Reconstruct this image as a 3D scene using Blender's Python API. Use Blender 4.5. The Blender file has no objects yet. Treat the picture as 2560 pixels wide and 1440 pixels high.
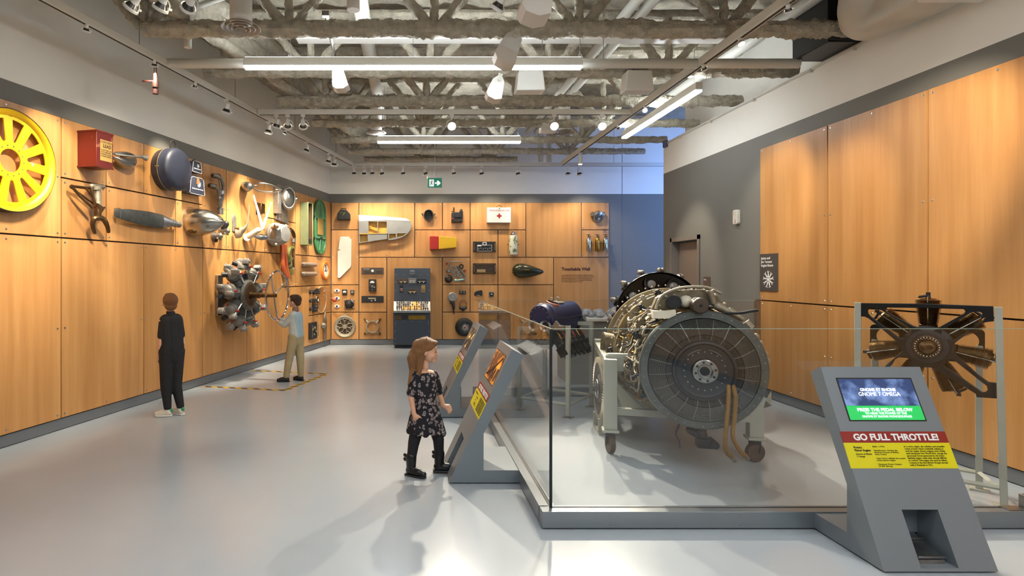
import bpy, math, random
from mathutils import Vector, Matrix, Euler, noise
from math import sin, cos, pi, radians, hypot, atan2

S = bpy.context.scene
COL = S.collection
random.seed(7)
# ---------------------------------------------------------------- camera
CX, CY, F, H = 1026.0, 684.0, 1456.0, 1.584      # principal point, focal length in pixels, eye height
cam_d = bpy.data.cameras.new('camera'); cam = bpy.data.objects.new('camera', cam_d); COL.objects.link(cam)
cam.location = (0, 0, H); cam.rotation_euler = (pi/2, 0, 0)
cam_d.sensor_width = 36; cam_d.lens = F/2560*36
cam_d.shift_x = (1280-CX)/2560; cam_d.shift_y = (CY-720)/2560
cam_d.clip_start = 0.05; cam_d.clip_end = 200
S.camera = cam
# ---------------------------------------------------------------- world, exposure, daylight-free room light
w = bpy.data.worlds.new('World'); S.world = w; w.use_nodes = True
w.node_tree.nodes['Background'].inputs[0].default_value = (1.0, 0.97, 0.93, 1)
w.node_tree.nodes['Background'].inputs[1].default_value = 0.5
S.view_settings.view_transform = 'Standard'; S.view_settings.look = 'None'
S.view_settings.exposure = 0.44; S.view_settings.gamma = 1; S.view_settings.use_curve_mapping = False
LAMP_W = 0.45       # overall level of the track spots
TUBE_E = 26.0       # emission of the linear pendants
def area_lamp(name, loc, size, sy, power, color=(1, 1, 1), rot=(0, 0, 0)):
    l = bpy.data.lights.new(name, 'AREA'); l.shape = 'RECTANGLE'; l.size = size; l.size_y = sy
    l.energy = power; l.color = color
    o = bpy.data.objects.new(name, l); COL.objects.link(o); o.location = loc; o.rotation_euler = rot
    return o
# fill lamps added behind the camera, and the blue-lit gallery round the far corner
area_lamp('fill_light_behind', (1.0, -1.6, 4.4), 7.0, 3.4, 170, (0.86, 0.93, 1.0))
area_lamp('fill_light_behind', (3.6, -1.4, 4.4), 1.5, 3.0, 50, (0.9, 0.95, 1.0))
area_lamp('blue_gallery_light', (6.5, 10.9, 2.9), 2.2, 2.4, 75, (0.14, 0.36, 1.0), (pi/2, 0, 0))

# ---------------------------------------------------------------- mesh helpers
def lin(c):
    return tuple(((x/12.92) if x <= .04045 else ((x+.055)/1.055)**2.4) for x in c)
def hexc(h):
    return lin(tuple(int(h[i:i+2], 16)/255 for i in (0, 2, 4)))
class MB:
    def __init__(s): s.v = []; s.f = []; s.m = []; s.mi = 0; s.T = Matrix.Identity(4)
    def add(s, vs, fs):
        b = len(s.v); s.v += [tuple(s.T @ Vector(v)) for v in vs]
        s.f += [tuple(i+b for i in f) for f in fs]; s.m += [s.mi]*len(fs); return s
    def mat(s, i): s.mi = i; return s
    def at(s, loc=(0, 0, 0), rot=(0, 0, 0), sc=(1, 1, 1)):
        s.T = Matrix.LocRotScale(Vector(loc), Euler(rot), Vector(sc)); return s
    def box(s, a, b):
        x0, y0, z0 = a; x1, y1, z1 = b
        x0, x1 = sorted((x0, x1)); y0, y1 = sorted((y0, y1)); z0, z1 = sorted((z0, z1))
        return s.add([(x0,y0,z0),(x1,y0,z0),(x1,y1,z0),(x0,y1,z0),(x0,y0,z1),(x1,y0,z1),(x1,y1,z1),(x0,y1,z1)],
                     [(3,2,1,0),(4,5,6,7),(0,1,5,4),(1,2,6,5),(2,3,7,6),(3,0,4,7)])
    def cbox(s, c, d): return s.box([c[i]-d[i]/2 for i in range(3)], [c[i]+d[i]/2 for i in range(3)])
    def frame(s, p0, p1):
        d = Vector(p1)-Vector(p0); L = d.length; d = d/L if L > 1e-9 else Vector((0,0,1))
        a = Vector((0,0,1)) if abs(d.z) < .95 else Vector((1,0,0))
        u = d.cross(a).normalized(); v = d.cross(u)
        return d, u, v, L
    def lathe(s, prof, p0=(0,0,0), p1=(0,0,1), n=24, caps=True, arc=None, sx=1, sy=1):
        """profile [(dist along axis, radius)] about the axis p0->p1 (dist in metres)"""
        d, u, v, L = s.frame(p0, p1); p0 = Vector(p0); vs = []; fs = []
        a0, a1 = arc if arc else (0, 2*pi); cnt = n if not arc else n+1
        for (t, r) in prof:
            for i in range(cnt):
                a = a0+(a1-a0)*i/n
                vs.append(tuple(p0+d*t+u*(r*cos(a)*sx)+v*(r*sin(a)*sy)))
        for j in range(len(prof)-1):
            for i in range(n):
                k = (i+1) % cnt
                fs.append((j*cnt+i, j*cnt+k, (j+1)*cnt+k, (j+1)*cnt+i))
        if caps and not arc:
            if prof[0][1] > 1e-6: fs.append(tuple(reversed(range(cnt))))
            if prof[-1][1] > 1e-6: fs.append(tuple((len(prof)-1)*cnt+i for i in range(cnt)))
        return s.add(vs, fs)
    def cyl(s, p0, p1, r0, r1=None, n=16):
        r1 = r0 if r1 is None else r1; L = (Vector(p1)-Vector(p0)).length
        return s.lathe([(0, r0), (L, r1)], p0, p1, n)
    def ring(s, c, ax, R, r, w=None, n=40, m=8):
        """torus of radius R about axis ax at c; w = axial half width"""
        c = Vector(c); p1 = c+Vector(ax); w = w or r
        return s.lathe([(w*sin(2*pi*k/m), R+r*cos(2*pi*k/m)) for k in range(m+1)], c, p1, n, False)
    def tube(s, pts, r, n=8, rough=0, seed=0, close=False):
        P = [Vector(p) for p in pts]; N = len(P); vs = []; fs = []
        R = r if isinstance(r, (list, tuple)) else [r]*N
        u = None
        for i in range(N):
            t = (P[min(i+1, N-1)]-P[max(i-1, 0)]).normalized() if not close else (P[(i+1) % N]-P[i-1]).normalized()
            if u is None:
                a = Vector((0,0,1)) if abs(t.z) < .9 else Vector((1,0,0)); u = t.cross(a).normalized()
            else:
                u = (u-t*u.dot(t)).normalized()
            v = t.cross(u)
            for k in range(n):
                a = 2*pi*k/n; q = R[i]
                if rough:
                    q *= 1+rough*(noise.noise(Vector((P[i].x*9+cos(a)*1.7, P[i].y*9+seed, P[i].z*9+sin(a)*1.7)))+.6*noise.noise(Vector((P[i].x*31+cos(a)*3, P[i].y*31+seed, P[i].z*31+sin(a)*3)))+.45*noise.noise(Vector((P[i].x*70+cos(a)*6, P[i].y*70+seed, P[i].z*70+sin(a)*6))))
                vs.append(tuple(P[i]+u*q*cos(a)+v*q*sin(a)))
        rows = N if close else N-1
        for j in range(rows):
            for k in range(n):
                j2 = (j+1) % N
                fs.append((j*n+k, j*n+(k+1) % n, j2*n+(k+1) % n, j2*n+k))
        if not close: fs += [tuple(reversed(range(n))), tuple((N-1)*n+k for k in range(n))]
        return s.add(vs, fs)
    def ball(s, c, r, n=14, m=9):
        r = (r, r, r) if not isinstance(r, (list, tuple)) else r
        vs = [(c[0], c[1], c[2]-r[2])]; fs = []
        for j in range(1, m):
            th = pi*j/m
            for i in range(n):
                a = 2*pi*i/n; vs.append((c[0]+r[0]*sin(th)*cos(a), c[1]+r[1]*sin(th)*sin(a), c[2]-r[2]*cos(th)))
        vs.append((c[0], c[1], c[2]+r[2])); last = len(vs)-1
        for i in range(n):
            fs.append((0, 1+(i+1) % n, 1+i)); fs.append((last, last-n+i, last-n+(i+1) % n))
        for j in range(m-2):
            for i in range(n):
                a = 1+j*n+i; b = 1+j*n+(i+1) % n; fs.append((a, b, b+n, a+n))
        return s.add(vs, fs)
    def cap(s, p0, p1, r0, r1, n=12):
        """tapered capsule"""
        d, u, v, L = s.frame(p0, p1); pr = []
        for k in range(5): a = -pi/2+pi/2*k/4; pr.append((r0*sin(a), max(r0*cos(a), 1e-5)))
        for k in range(5): a = pi/2*k/4; pr.append((L+r1*sin(a), max(r1*cos(a), 1e-5)))
        return s.lathe(pr, p0, p1, n, True)
    def prism(s, poly, y0, y1, axis='y'):
        """polygon in (x,z) pushed along y (axis y); axis x: polygon in (y,z) pushed along x; axis z: (x,y)"""
        n = len(poly)
        f = {'y': lambda a, b, t: (a, t, b), 'x': lambda a, b, t: (t, a, b), 'z': lambda a, b, t: (a, b, t)}[axis]
        vs = [f(a, b, y0) for a, b in poly]+[f(a, b, y1) for a, b in poly]
        fs = [tuple(range(n)), tuple(reversed(range(n, 2*n)))]+[(i+n, (i+1) % n+n, (i+1) % n, i) for i in range(n)]
        return s.add(vs, fs)
    def plate(s, outer, holes, y0, y1, bevel=0.0):
        """flat plate in the xz plane with holes, between y0 and y1"""
        cu = bpy.data.curves.new('tmp', 'CURVE'); cu.dimensions = '2D'; cu.fill_mode = 'BOTH'
        for lp in [outer]+list(holes):
            sp = cu.splines.new('POLY'); sp.points.add(len(lp)-1); sp.use_cyclic_u = True
            for i, p in enumerate(lp): sp.points[i].co = (p[0], p[1], 0, 1)
        cu.extrude = max(abs(y1-y0)/2-bevel, 1e-4); cu.bevel_depth = bevel; cu.bevel_resolution = 1
        if bevel: cu.offset = -bevel
        o = bpy.data.objects.new('tmp', cu); COL.objects.link(o)
        me = bpy.data.meshes.new_from_object(o.evaluated_get(bpy.context.evaluated_depsgraph_get()))
        ym = (y0+y1)/2
        s.add([(v.co.x, ym-v.co.z, v.co.y) for v in me.vertices], [tuple(p.vertices) for p in me.polygons])
        bpy.data.objects.remove(o); bpy.data.curves.remove(cu); bpy.data.meshes.remove(me); return s
def circ(cx, cz, r, n=32, rz=None, a0=0, a1=2*pi):
    rz = rz or r; full = abs(a1-a0-2*pi) < 1e-6
    return [(cx+r*cos(a0+(a1-a0)*i/(n if full else n-1)), cz+rz*sin(a0+(a1-a0)*i/(n if full else n-1))) for i in range(n)]
def rrect(x0, z0, x1, z1, r, k=5):
    out = []
    for cx, cz, a in ((x1-r, z1-r, 0), (x0+r, z1-r, pi/2), (x0+r, z0+r, pi), (x1-r, z0+r, 1.5*pi)):
        out += [(cx+r*cos(a+pi/2*i/k), cz+r*sin(a+pi/2*i/k)) for i in range(k+1)]
    return out
def bez(p0, p1, p2, n=10):
    p0, p1, p2 = map(Vector, (p0, p1, p2))
    return [tuple(p0*(1-t)**2+p1*2*t*(1-t)+p2*t*t) for t in [i/n for i in range(n+1)]]
def smoothpath(pts, k=6):
    P = [Vector(p) for p in pts]; out = []
    for i in range(len(P)-1):
        a = P[max(i-1, 0)]; b = P[i]; c = P[i+1]; d = P[min(i+2, len(P)-1)]
        for j in range(k):
            t = j/k; out.append(tuple(.5*((2*b)+(c-a)*t+(2*a-5*b+4*c-d)*t*t+(3*b-a-3*c+d)*t**3)))
    out.append(tuple(P[-1])); return out

def obj(name, mb, mats, parent=None, loc=(0,0,0), rot=(0,0,0), sharp=35, bevel=0, label=None):
    me = bpy.data.meshes.new(name); me.from_pydata(mb.v, [], mb.f); me.update()
    if not isinstance(mats, (list, tuple)): mats = [mats]
    for m in mats: me.materials.append(m)
    for p, i in zip(me.polygons, mb.m): p.material_index = min(i, len(mats)-1)
    for p in me.polygons: p.use_smooth = True
    me.set_sharp_from_angle(angle=radians(sharp))
    o = bpy.data.objects.new(name, me); COL.objects.link(o)
    o.location = loc; o.rotation_euler = rot
    if parent: o.parent = parent
    if bevel:
        b = o.modifiers.new('bevel', 'BEVEL'); b.width = bevel; b.segments = 2; b.limit_method = 'ANGLE'; b.angle_limit = radians(40)
        b.harden_normals = False
    if label: o['label'] = label
    return o
def tag(o, label, cat, group=None):
    o['label'] = label; o['category'] = cat
    if group: o['group'] = group
    return o
def thing(name, label, cat, loc=(0,0,0), rot=(0,0,0), group=None):
    o = bpy.data.objects.new(name, None); COL.objects.link(o); o.empty_display_size = .1
    o.location = loc; o.rotation_euler = rot if isinstance(rot, (tuple, list)) else (0, 0, rot)
    return tag(o, label, cat, group)
def struct(name, mb, mats, parent=None, **k):
    o = obj(name, mb, mats, parent, **k); o['kind'] = 'structure'; return o
def remesh(o, vox, sm=4):
    r = o.modifiers.new('r', 'REMESH'); r.mode = 'VOXEL'; r.voxel_size = vox; r.use_smooth_shade = True
    m = o.modifiers.new('s', 'SMOOTH'); m.iterations = sm; m.factor = .5
    return o
def text(name, body, size, m, parent, loc, rot=(pi/2, 0, 0), align='LEFT', width=None, ext=.0008, bold=0, spacing=1.0):
    cu = bpy.data.curves.new(name, 'FONT'); cu.body = body; cu.size = size; cu.align_x = align; cu.extrude = ext; cu.offset = bold
    cu.space_character = spacing; cu.space_line = 1.0; cu.resolution_u = 3
    o = bpy.data.objects.new('tmp', cu); COL.objects.link(o)
    me = bpy.data.meshes.new_from_object(o.evaluated_get(bpy.context.evaluated_depsgraph_get()))
    sx = 1
    if width:
        xs = [v.co.x for v in me.vertices]; sx = width/max(max(xs)-min(xs), 1e-6)
    bpy.data.objects.remove(o); bpy.data.curves.remove(cu)
    me.name = name; me.materials.clear(); me.materials.append(m)
    t = bpy.data.objects.new(name, me); COL.objects.link(t); t.parent = parent; t.location = loc; t.rotation_euler = rot
    t.scale = (sx, 1, 1)
    return t
# ---------------------------------------------------------------- materials
def mat(name, col, rough=.5, metal=0, var=0, scale=8, bump=0, bscale=None, coat=0, stretch=None, spec=None, col2=None, thr=None, emit=None, alpha=None):
    m = bpy.data.materials.new(name); m.use_nodes = True; nt = m.node_tree; b = nt.nodes['Principled BSDF']
    c = hexc(col) if isinstance(col, str) else col
    b.inputs['Base Color'].default_value = (*c, 1); b.inputs['Roughness'].default_value = rough; b.inputs['Metallic'].default_value = metal
    if coat: b.inputs['Coat Weight'].default_value = coat; b.inputs['Coat Roughness'].default_value = .15
    if spec is not None: b.inputs['Specular IOR Level'].default_value = spec
    if emit:
        b.inputs['Emission Color'].default_value = (*c, 1); b.inputs['Emission Strength'].default_value = emit
    if var or bump or col2:
        tc = nt.nodes.new('ShaderNodeTexCoord'); mp = nt.nodes.new('ShaderNodeMapping'); nt.links.new(tc.outputs['Object'], mp.inputs[0])
        if stretch: mp.inputs['Scale'].default_value = stretch
        nz = nt.nodes.new('ShaderNodeTexNoise'); nz.inputs['Scale'].default_value = scale; nz.inputs['Detail'].default_value = 5
        nt.links.new(mp.outputs[0], nz.inputs[0])
        rp = nt.nodes.new('ShaderNodeValToRGB'); c2 = hexc(col2) if col2 else None
        if c2:
            t = thr or .55
            rp.color_ramp.elements[0].position = t-.03; rp.color_ramp.elements[1].position = t+.03
            rp.color_ramp.elements[0].color = (*c, 1); rp.color_ramp.elements[1].color = (*c2, 1)
        else:
            rp.color_ramp.elements[0].position = .3; rp.color_ramp.elements[1].position = .7
            rp.color_ramp.elements[0].color = (*[x*(1-var) for x in c], 1); rp.color_ramp.elements[1].color = (*[min(1, x*(1+var*.6)) for x in c], 1)
        nt.links.new(nz.outputs[0], rp.inputs[0]); nt.links.new(rp.outputs[0], b.inputs['Base Color'])
        if bump:
            bp = nt.nodes.new('ShaderNodeBump'); bp.inputs['Distance'].default_value = .02; bp.inputs['Strength'].default_value = bump
            n2 = nt.nodes.new('ShaderNodeTexNoise'); n2.inputs['Scale'].default_value = bscale or scale*4; n2.inputs['Detail'].default_value = 4
            nt.links.new(mp.outputs[0], n2.inputs[0]); nt.links.new(n2.outputs[0], bp.inputs['Height']); nt.links.new(bp.outputs[0], b.inputs['Normal'])
    return m
def wood_mat():
    m = bpy.data.materials.new('beech_veneer'); m.use_nodes = True; nt = m.node_tree; N = nt.nodes; L = nt.links; b = N['Principled BSDF']
    tc = N.new('ShaderNodeTexCoord'); oi = N.new('ShaderNodeObjectInfo')
    ad = N.new('ShaderNodeVectorMath'); ad.operation = 'MULTIPLY_ADD'
    cm = N.new('ShaderNodeCombineXYZ')
    for i in range(3): L.new(oi.outputs['Random'], cm.inputs[i])
    ad.inputs[1].default_value = (37, 11, 23); L.new(cm.outputs[0], ad.inputs[0]); L.new(tc.outputs['Object'], ad.inputs[2])
    mp = N.new('ShaderNodeMapping'); mp.inputs['Scale'].default_value = (9, 9, .4); L.new(ad.outputs[0], mp.inputs[0])
    n1 = N.new('ShaderNodeTexNoise'); n1.inputs['Scale'].default_value = 1.2; n1.inputs['Detail'].default_value = 3; L.new(mp.outputs[0], n1.inputs[0])
    n2 = N.new('ShaderNodeTexNoise'); n2.inputs['Scale'].default_value = 9; n2.inputs['Detail'].default_value = 6; L.new(mp.outputs[0], n2.inputs[0])
    mx = N.new('ShaderNodeMath'); mx.operation = 'MULTIPLY_ADD'; mx.inputs[1].default_value = .3
    L.new(n2.outputs[0], mx.inputs[0]); L.new(n1.outputs[0], mx.inputs[2])
    rp = N.new('ShaderNodeValToRGB'); e = rp.color_ramp.elements
    e[0].position = .36; e[0].color = (.42, .19, .055, 1); e[1].position = .95; e[1].color = (.58, .305, .11, 1)
    x = rp.color_ramp.elements.new(.64); x.color = (.50, .243, .078, 1)
    L.new(mx.outputs[0], rp.inputs[0])
    hv = N.new('ShaderNodeHueSaturation'); mr = N.new('ShaderNodeMapRange'); mr.inputs[3].default_value = .88; mr.inputs[4].default_value = 1.12
    L.new(oi.outputs['Random'], mr.inputs[0]); L.new(mr.outputs[0], hv.inputs['Value']); L.new(rp.outputs[0], hv.inputs['Color'])
    L.new(hv.outputs[0], b.inputs['Base Color']); b.inputs['Roughness'].default_value = .38
    bp = N.new('ShaderNodeBump'); bp.inputs['Strength'].default_value = .04; L.new(n2.outputs[0], bp.inputs['Height']); L.new(bp.outputs[0], b.inputs['Normal'])
    return m
def glass_mat(name, tint=(.985, .99, .987), refl=1.0, ior=1.5):
    m = bpy.data.materials.new(name); m.use_nodes = True; nt = m.node_tree; N = nt.nodes; L = nt.links
    N.remove(N['Principled BSDF']); out = N['Material Output']
    t = N.new('ShaderNodeBsdfTransparent'); t.inputs[0].default_value = (*tint, 1)
    g = N.new('ShaderNodeBsdfGlossy'); g.inputs['Roughness'].default_value = .01
    fr = N.new('ShaderNodeFresnel'); ge = N.new('ShaderNodeNewGeometry'); m1 = N.new('ShaderNodeMath'); m1.operation = 'MULTIPLY_ADD'; m1.inputs[1].default_value = -2; m1.inputs[2].default_value = 1
    m2 = N.new('ShaderNodeMath'); m2.operation = 'POWER'; m2.inputs[0].default_value = ior; L.new(ge.outputs['Backfacing'], m1.inputs[0]); L.new(m1.outputs[0], m2.inputs[1]); L.new(m2.outputs[0], fr.inputs[0]); mx = N.new('ShaderNodeMixShader')
    L.new(fr.outputs[0], mx.inputs[0]); L.new(t.outputs[0], mx.inputs[1]); L.new(g.outputs[0], mx.inputs[2]); L.new(mx.outputs[0], out.inputs[0])
    return m
def emis(name, col, e):
    m = bpy.data.materials.new(name); m.use_nodes = True; nt = m.node_tree; b = nt.nodes['Principled BSDF']
    b.inputs['Base Color'].default_value = (*col, 1); b.inputs['Emission Color'].default_value = (*col, 1); b.inputs['Emission Strength'].default_value = e
    return m
WOOD = wood_mat()
M = dict(
 wall=mat('wall_white_paint', 'eeebe2', .8, var=.03, scale=2), grey=mat('wall_grey_paint', '74726b', .7, var=.03, scale=2),
 base=mat('baseboard_grey', '6d7074', .5), gap=mat('shadow_gap', '2c2824', .8), screw=mat('screw_steel', 'c8c4bc', .3, 1),
 fire=mat('sprayed_fireproofing', 'b4ac9a', .95, var=.25, scale=14, bump=1.0, bscale=45), deck=mat('sprayed_deck', 'a59d8c', .95, var=.3, scale=6, bump=1.0, bscale=30),
 white=mat('white_enamel', 'd9d7d0', .4), pipe=mat('painted_pipe', 'c9c7bd', .45), cable=mat('suspension_wire', '9a9a98', .4, 1),
 track=mat('white_track', 'cfcbc0', .5), black=mat('black_paint', '17171a', .4), dark=mat('black_crackle', '1f1e1f', .5, var=.2, scale=30),
 steel=mat('brushed_steel', 'a8a8a6', .3, 1, var=.15, scale=20), chrome=mat('chrome', 'd8d8da', .08, 1), alu=mat('aluminium', 'b9b7b1', .32, 1, var=.2, scale=10),
 worn=mat('worn_grey_metal', '8f8b84', .45, .7, var=.3, scale=18, bump=.2), bronze=mat('bronzed_steel', '6f5538', .35, .9, var=.35, scale=14),
 cast=mat('cast_metal', 'a49a86', .5, .6, var=.2, scale=25, bump=.25), tan=mat('aged_engine_casting', '7b7059', .5, .45, var=.35, scale=16, bump=.2),
 frame=mat('kiosk_grey', '7b8389', .38, .2), curb=mat('curb_grey_metal', '8a9094', .3, .55), stand=mat('engine_stand_paint', 'a9a99b', .45, var=.05, scale=5),
 rubber=mat('rubber', '1d1c1b', .7), red=mat('red_paint', '9c1f1a', .4), yellow=mat('yellow_paint', 'd8ac08', .4, var=.05, scale=5),
 green=mat('green_zinc_primer', '47805a', .5, var=.2, scale=12), olive=mat('olive_green_paint', '76805c', .55, var=.1, scale=10),
 navy=mat('navy_vinyl', '272b3a', .5, var=.1, scale=12), cream=mat('cream_paint', 'd8d0ba', .5, var=.06, scale=9),
 orange=mat('orange_hose', 'a8502a', .5, var=.15, scale=15), khaki=mat('khaki_hose', '6f7136', .5, var=.2, scale=15), brass=mat('brass', 'a5813c', .3, 1, var=.2, scale=15),
 amber=mat('amber_hose', '8f6a2a', .4, .2, var=.2, scale=15), skin=mat('skin', 'd7a384', .55, var=.04, scale=20), clearp=glass_mat('clear_plastic', (.96, .93, .88)),
 glass=glass_mat('case_glass'), gasket=mat('dark_gasket', '2a2420', .6), dial=mat('dial_face', 'e8e6dc', .4), ink=mat('ink_dark', '2b1c14', .6),
 wtxt=mat('white_lettering', 'f0f0ee', .5), cab=mat('slate_blue_enamel', '3a424d', .42), gold=mat('gold_knob_panel', 'c79d55', .45, .2, var=.15, scale=30),
 wing=mat('wing_sheet', '9a9994', .42, .5, var=.08, scale=6), wingw=mat('wing_light_sheet', 'ddd8cb', .5, .1, var=.05, scale=6), rib=mat('yellow_primer_rib', 'c79a3c', .5, var=.1, scale=8),
)
# ================================================================ ROOM
K = .2479; NL = 1.0303; RL = atan2(.9706, .2406)      # left wall slope, stretch, heading
def LW(u, z, q=0):                                    # left wall: u along it, z up, q out into the room
    Y0 = u/NL; return (-4.993+K*Y0+.9706*q, Y0-.2406*q, z)
def BW(px, py, q=0): return ((px-CX)*.0089, 12.96-q, H+(CY-py)*.0089)
def U(n): return 6.07+.6096*n
R_ = [.116, .726, 1.336, 1.947, 2.558, 3.168]
C_ = [(828+69.5*k-CX)*.0089 for k in range(11)]
fm = mat('floor_resin', 'aab1b6', .21, var=.03, scale=1.5, spec=.5)
struct('wall_front', MB().box((-6, -4.2, 0), (5.3, -4, 5.2)), M['grey'])
struct('floor', MB().box((-9, -4, -.05), (11, 15, 0)), fm)
def slab(name, quad, z0, zg, z1, parent=None):
    b = MB(); b.mat(0).prism(quad, z0, zg, 'z'); b.mat(1).prism(quad, zg, z1, 'z')
    return struct(name, b, [M['grey'], M['wall']], parent)
def lq(u, q): return LW(u, 0, q)[:2]
wl = slab('wall_left', [lq(-3.5, -.03), lq(-3.5, -.25), lq(13.7, -.25), lq(13.42, -.03)], 0, 3.36, 5.2)
wb = slab('wall_back', [(-1.95, 12.99), (9.5, 12.99), (9.5, 13.2), (-1.95, 13.2)], 0, 3.36, 5.2)
struct('trim_back', MB().box((4.72, 12.984, 0), (4.728, 12.995, 4.6)), M['base'])
# right wall: furred lower part with a ledge, set-back upper part, opening for the door
b = MB()
for (y0, y1, z0) in ((-4, 9.20, 0), (10.14, 10.49, 0), (9.20, 10.14, 2.16)):
    b.mat(0).box((4.56, y0, z0), (5.2, y1, 3.38)); b.mat(1).box((4.56, y0, 3.38), (5.2, y1, 3.93))
wr = struct('wall_right', b, [M['grey'], M['wall']])
b = MB().box((4.95, -4, 3.93), (5.2, 10.49, 5.2)); struct('wall_right_upper', b, M['wall'])
d = MB().box((4.66, 9.25, 0), (4.71, 10.09, 2.11))
dr = struct('door_1', d, mat('door_taupe', '7b6c60', .5))
b = MB()
for y0, y1 in ((9.16, 9.22), (10.12, 10.18)): b.box((4.535, y0, 0), (4.72, y1, 2.2))
b.box((4.535, 9.16, 2.13), (4.72, 10.18, 2.2)); struct('door_frame', b, mat('door_frame_grey', '77716b', .45), dr)
struct('door_handle', MB().cyl((4.66, 9.36, 1.0), (4.6, 9.36, 1.0), .012).cyl((4.6, 9.36, 1.0), (4.6, 9.48, 1.0), .011), M['steel'], dr)
struct('baseboard_left', MB().prism([lq(-3.5, -.012), lq(-3.5, -.03), lq(13.42, -.03), lq(13.38, -.012)], .008, .112, 'z'), M['base'])
struct('baseboard_back', MB().box((-1.78, 12.972, .008), (4.44, 12.99, .112)), M['base'])
struct('baseboard_right', MB().box((4.545, -4, .008), (4.56, 7.6, .112)), M['base'])
b = MB().prism([lq(-3.5, -.024), lq(-3.5, -.03), lq(13.4, -.03), lq(13.38, -.024)], .116, 3.17, 'z')
struct('trim_left', b, M['gap']); struct('trim_back_gap', MB().box((-1.77, 12.984, .116), (4.42, 12.99, 3.166)), M['gap'])
# veneer panels, screwed on, one mesh each
def panel(x0, x1, z0, z1, parent, origin, rot, mid=True):
    g = .008; w, h = (x1-x0), (z1-z0); b = MB().mat(0)
    b.box((g, 0, g), (w-g, .022, h-g)).mat(1)
    e = .045; nx = 3 if w > 1.1 else 2; nz = 2+int(h/1.0) if h > .8 else 2
    for i in range(nx):
        for j in range(nz):
            if 0 < i < nx-1 and 0 < j < nz-1: continue
            x = e+(w-2*e)*i/(nx-1); z = e+(h-2*e)*j/(nz-1)
            b.lathe([(0, .011), (.004, .009), (.005, 0)], (x, 0, z), (x, -1, z), 8)
    return struct('wood_panel', b, [WOOD, M['screw']], parent, loc=origin, rot=rot, sharp=30)
def lpanel(n0, n1, r0, r1): panel(U(n0), U(n1), R_[r0], R_[r1], wl, LW(U(n0), R_[r0]), (0, 0, RL))
for a in ((-14,-12,0,3),(-12,-10,0,3),(-10,-8,0,3),(-8,-6,0,3),(-6,-4,0,3),(-14,-10,3,5),(-10,-6,3,5),(-6,-4,3,5),(-4,-2,0,3),(-4,-2,3,5),
          (-2,0,0,3),(-2,0,3,5),(0,1,4,5),(1,2,4,5),(2,4,4,5),(0,1,3,4),(1,3,3,4),(3,4,3,4),(4,5,3,5),(5,7,3,5),(7,9,4,5),(7,8,3,4),
          (8,9,2,4),(9,10,3,5),(10,12,3,5),(9,11,2,3),(11,12,2,3),(10,11,1,2),(11,12,1,2),(10,11,0,1),(11,12,0,1),(8,10,0,2),
          (0,2,0,3),(2,4,0,3),(4,6,0,3),(6,8,0,3)): lpanel(*a)
for c0, c1, r0, r1 in ((0,1,4,5),(0,1,2,4),(0,1,1,2),(0,1,0,1),(1,3,3,5),(1,2,1,3),(1,2,0,1),(2,4,0,3),(3,4,4,5),(4,5,4,5),(3,5,3,4),(4,5,2,3),
                       (4,5,1,2),(4,6,0,1),(5,7,4,5),(5,6,2,4),(6,7,3,4),(5,6,1,2),(6,8,2,3),(6,8,0,2),(7,9,3,5),(9,10,4,5),(9,10,3,4),(8,10,0,3)):
    panel(C_[c0], C_[c1], R_[r0], R_[r1], wb, (C_[c0], 12.96, R_[r0]), (0, 0, 0))
for k in range(9):
    y1 = 7.547-1.224*k
    for z0, z1 in ((.116, 1.24), (1.24, 3.2)): panel(0, 1.221, z0, z1, wr, (4.53, y1, z0), (0, 0, -pi/2))
struct('trim_right', MB().box((4.556, -3.5, .116), (4.56, 7.54, 3.19)), M['gap'])

# ================================================================ CEILING
n = 110; b = MB(); vs = []; fs = []
for j in range(n+1):
    for i in range(n+1):
        x = -7+16*i/n; y = -2+15.4*j/n
        z = 4.86+.07*(1 if (i//3) % 2 else 0)-.05*abs(noise.noise(Vector((x*5, y*5, 0))))
        vs.append((x, y, z))
for j in range(n):
    for i in range(n): fs.append((j*(n+1)+i, (j+1)*(n+1)+i, (j+1)*(n+1)+i+1, j*(n+1)+i+1))
b.add(vs, fs); b.add([(-9, -4, 5.2), (11, -4, 5.2), (11, 15, 5.2), (-9, 15, 5.2)], [(0, 1, 2, 3)])
struct('ceiling', b, M['deck'])
JO = [(5.87, -2.69, .082), (7.12, -2.52, .066), (8.32, -1.9, .075), (9.55, -1.6, .062), (10.74, -1.45, .062), (11.74, -1.25, .058), (12.55, -1.0, .055), (4.62, -2.9, .08), (3.4, -3.1, .08)]
ords = ['first', 'second', 'third', 'fourth', 'fifth', 'sixth', 'seventh']
for k, (Y, xl, r) in enumerate(JO):
    xr = 4.72 if k != 6 else 2.3
    lab = f'fireproofed open-web steel joist, {ords[k]} one back across the ceiling' if k < 7 else f'fireproofed open-web steel joist overhead past the top edge of the frame, {["nearer", "farther"][k == 7]} of two'
    t = thing('steel_joist', lab, 'joist', (0, Y, 4.05), 0, 'sprayed open-web ceiling joists')
    pts = [(xl+(xr-xl)*i/320, 0, 0) for i in range(321)]
    obj('bottom_chord', MB().tube(pts, r, 18, .40, k*3), M['fire'], t)
    xw = max(xl-.8, -4.993+K*Y+.16); pts = [(xw+(xr-xw)*i/60, 0, .70) for i in range(61)]
    obj('top_chord', MB().tube(pts, r*.9, 8, .3, k*5+1), M['fire'], t)
    x = .24-1.46*3
    while x < 4.6:
        for dx in (-.6, 0, .6):
            if x > xl-.1 and x+dx < xr+.05:
                q = [(x+dx*(.08+.92*i/26), .02*(dx > 0), .03+.67*i/26) for i in range(27)]
                obj('web_member', MB().tube(q, .05 if dx else .042, 12, .42, k+x), M['fire'], t)
        x += 1.46
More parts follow.
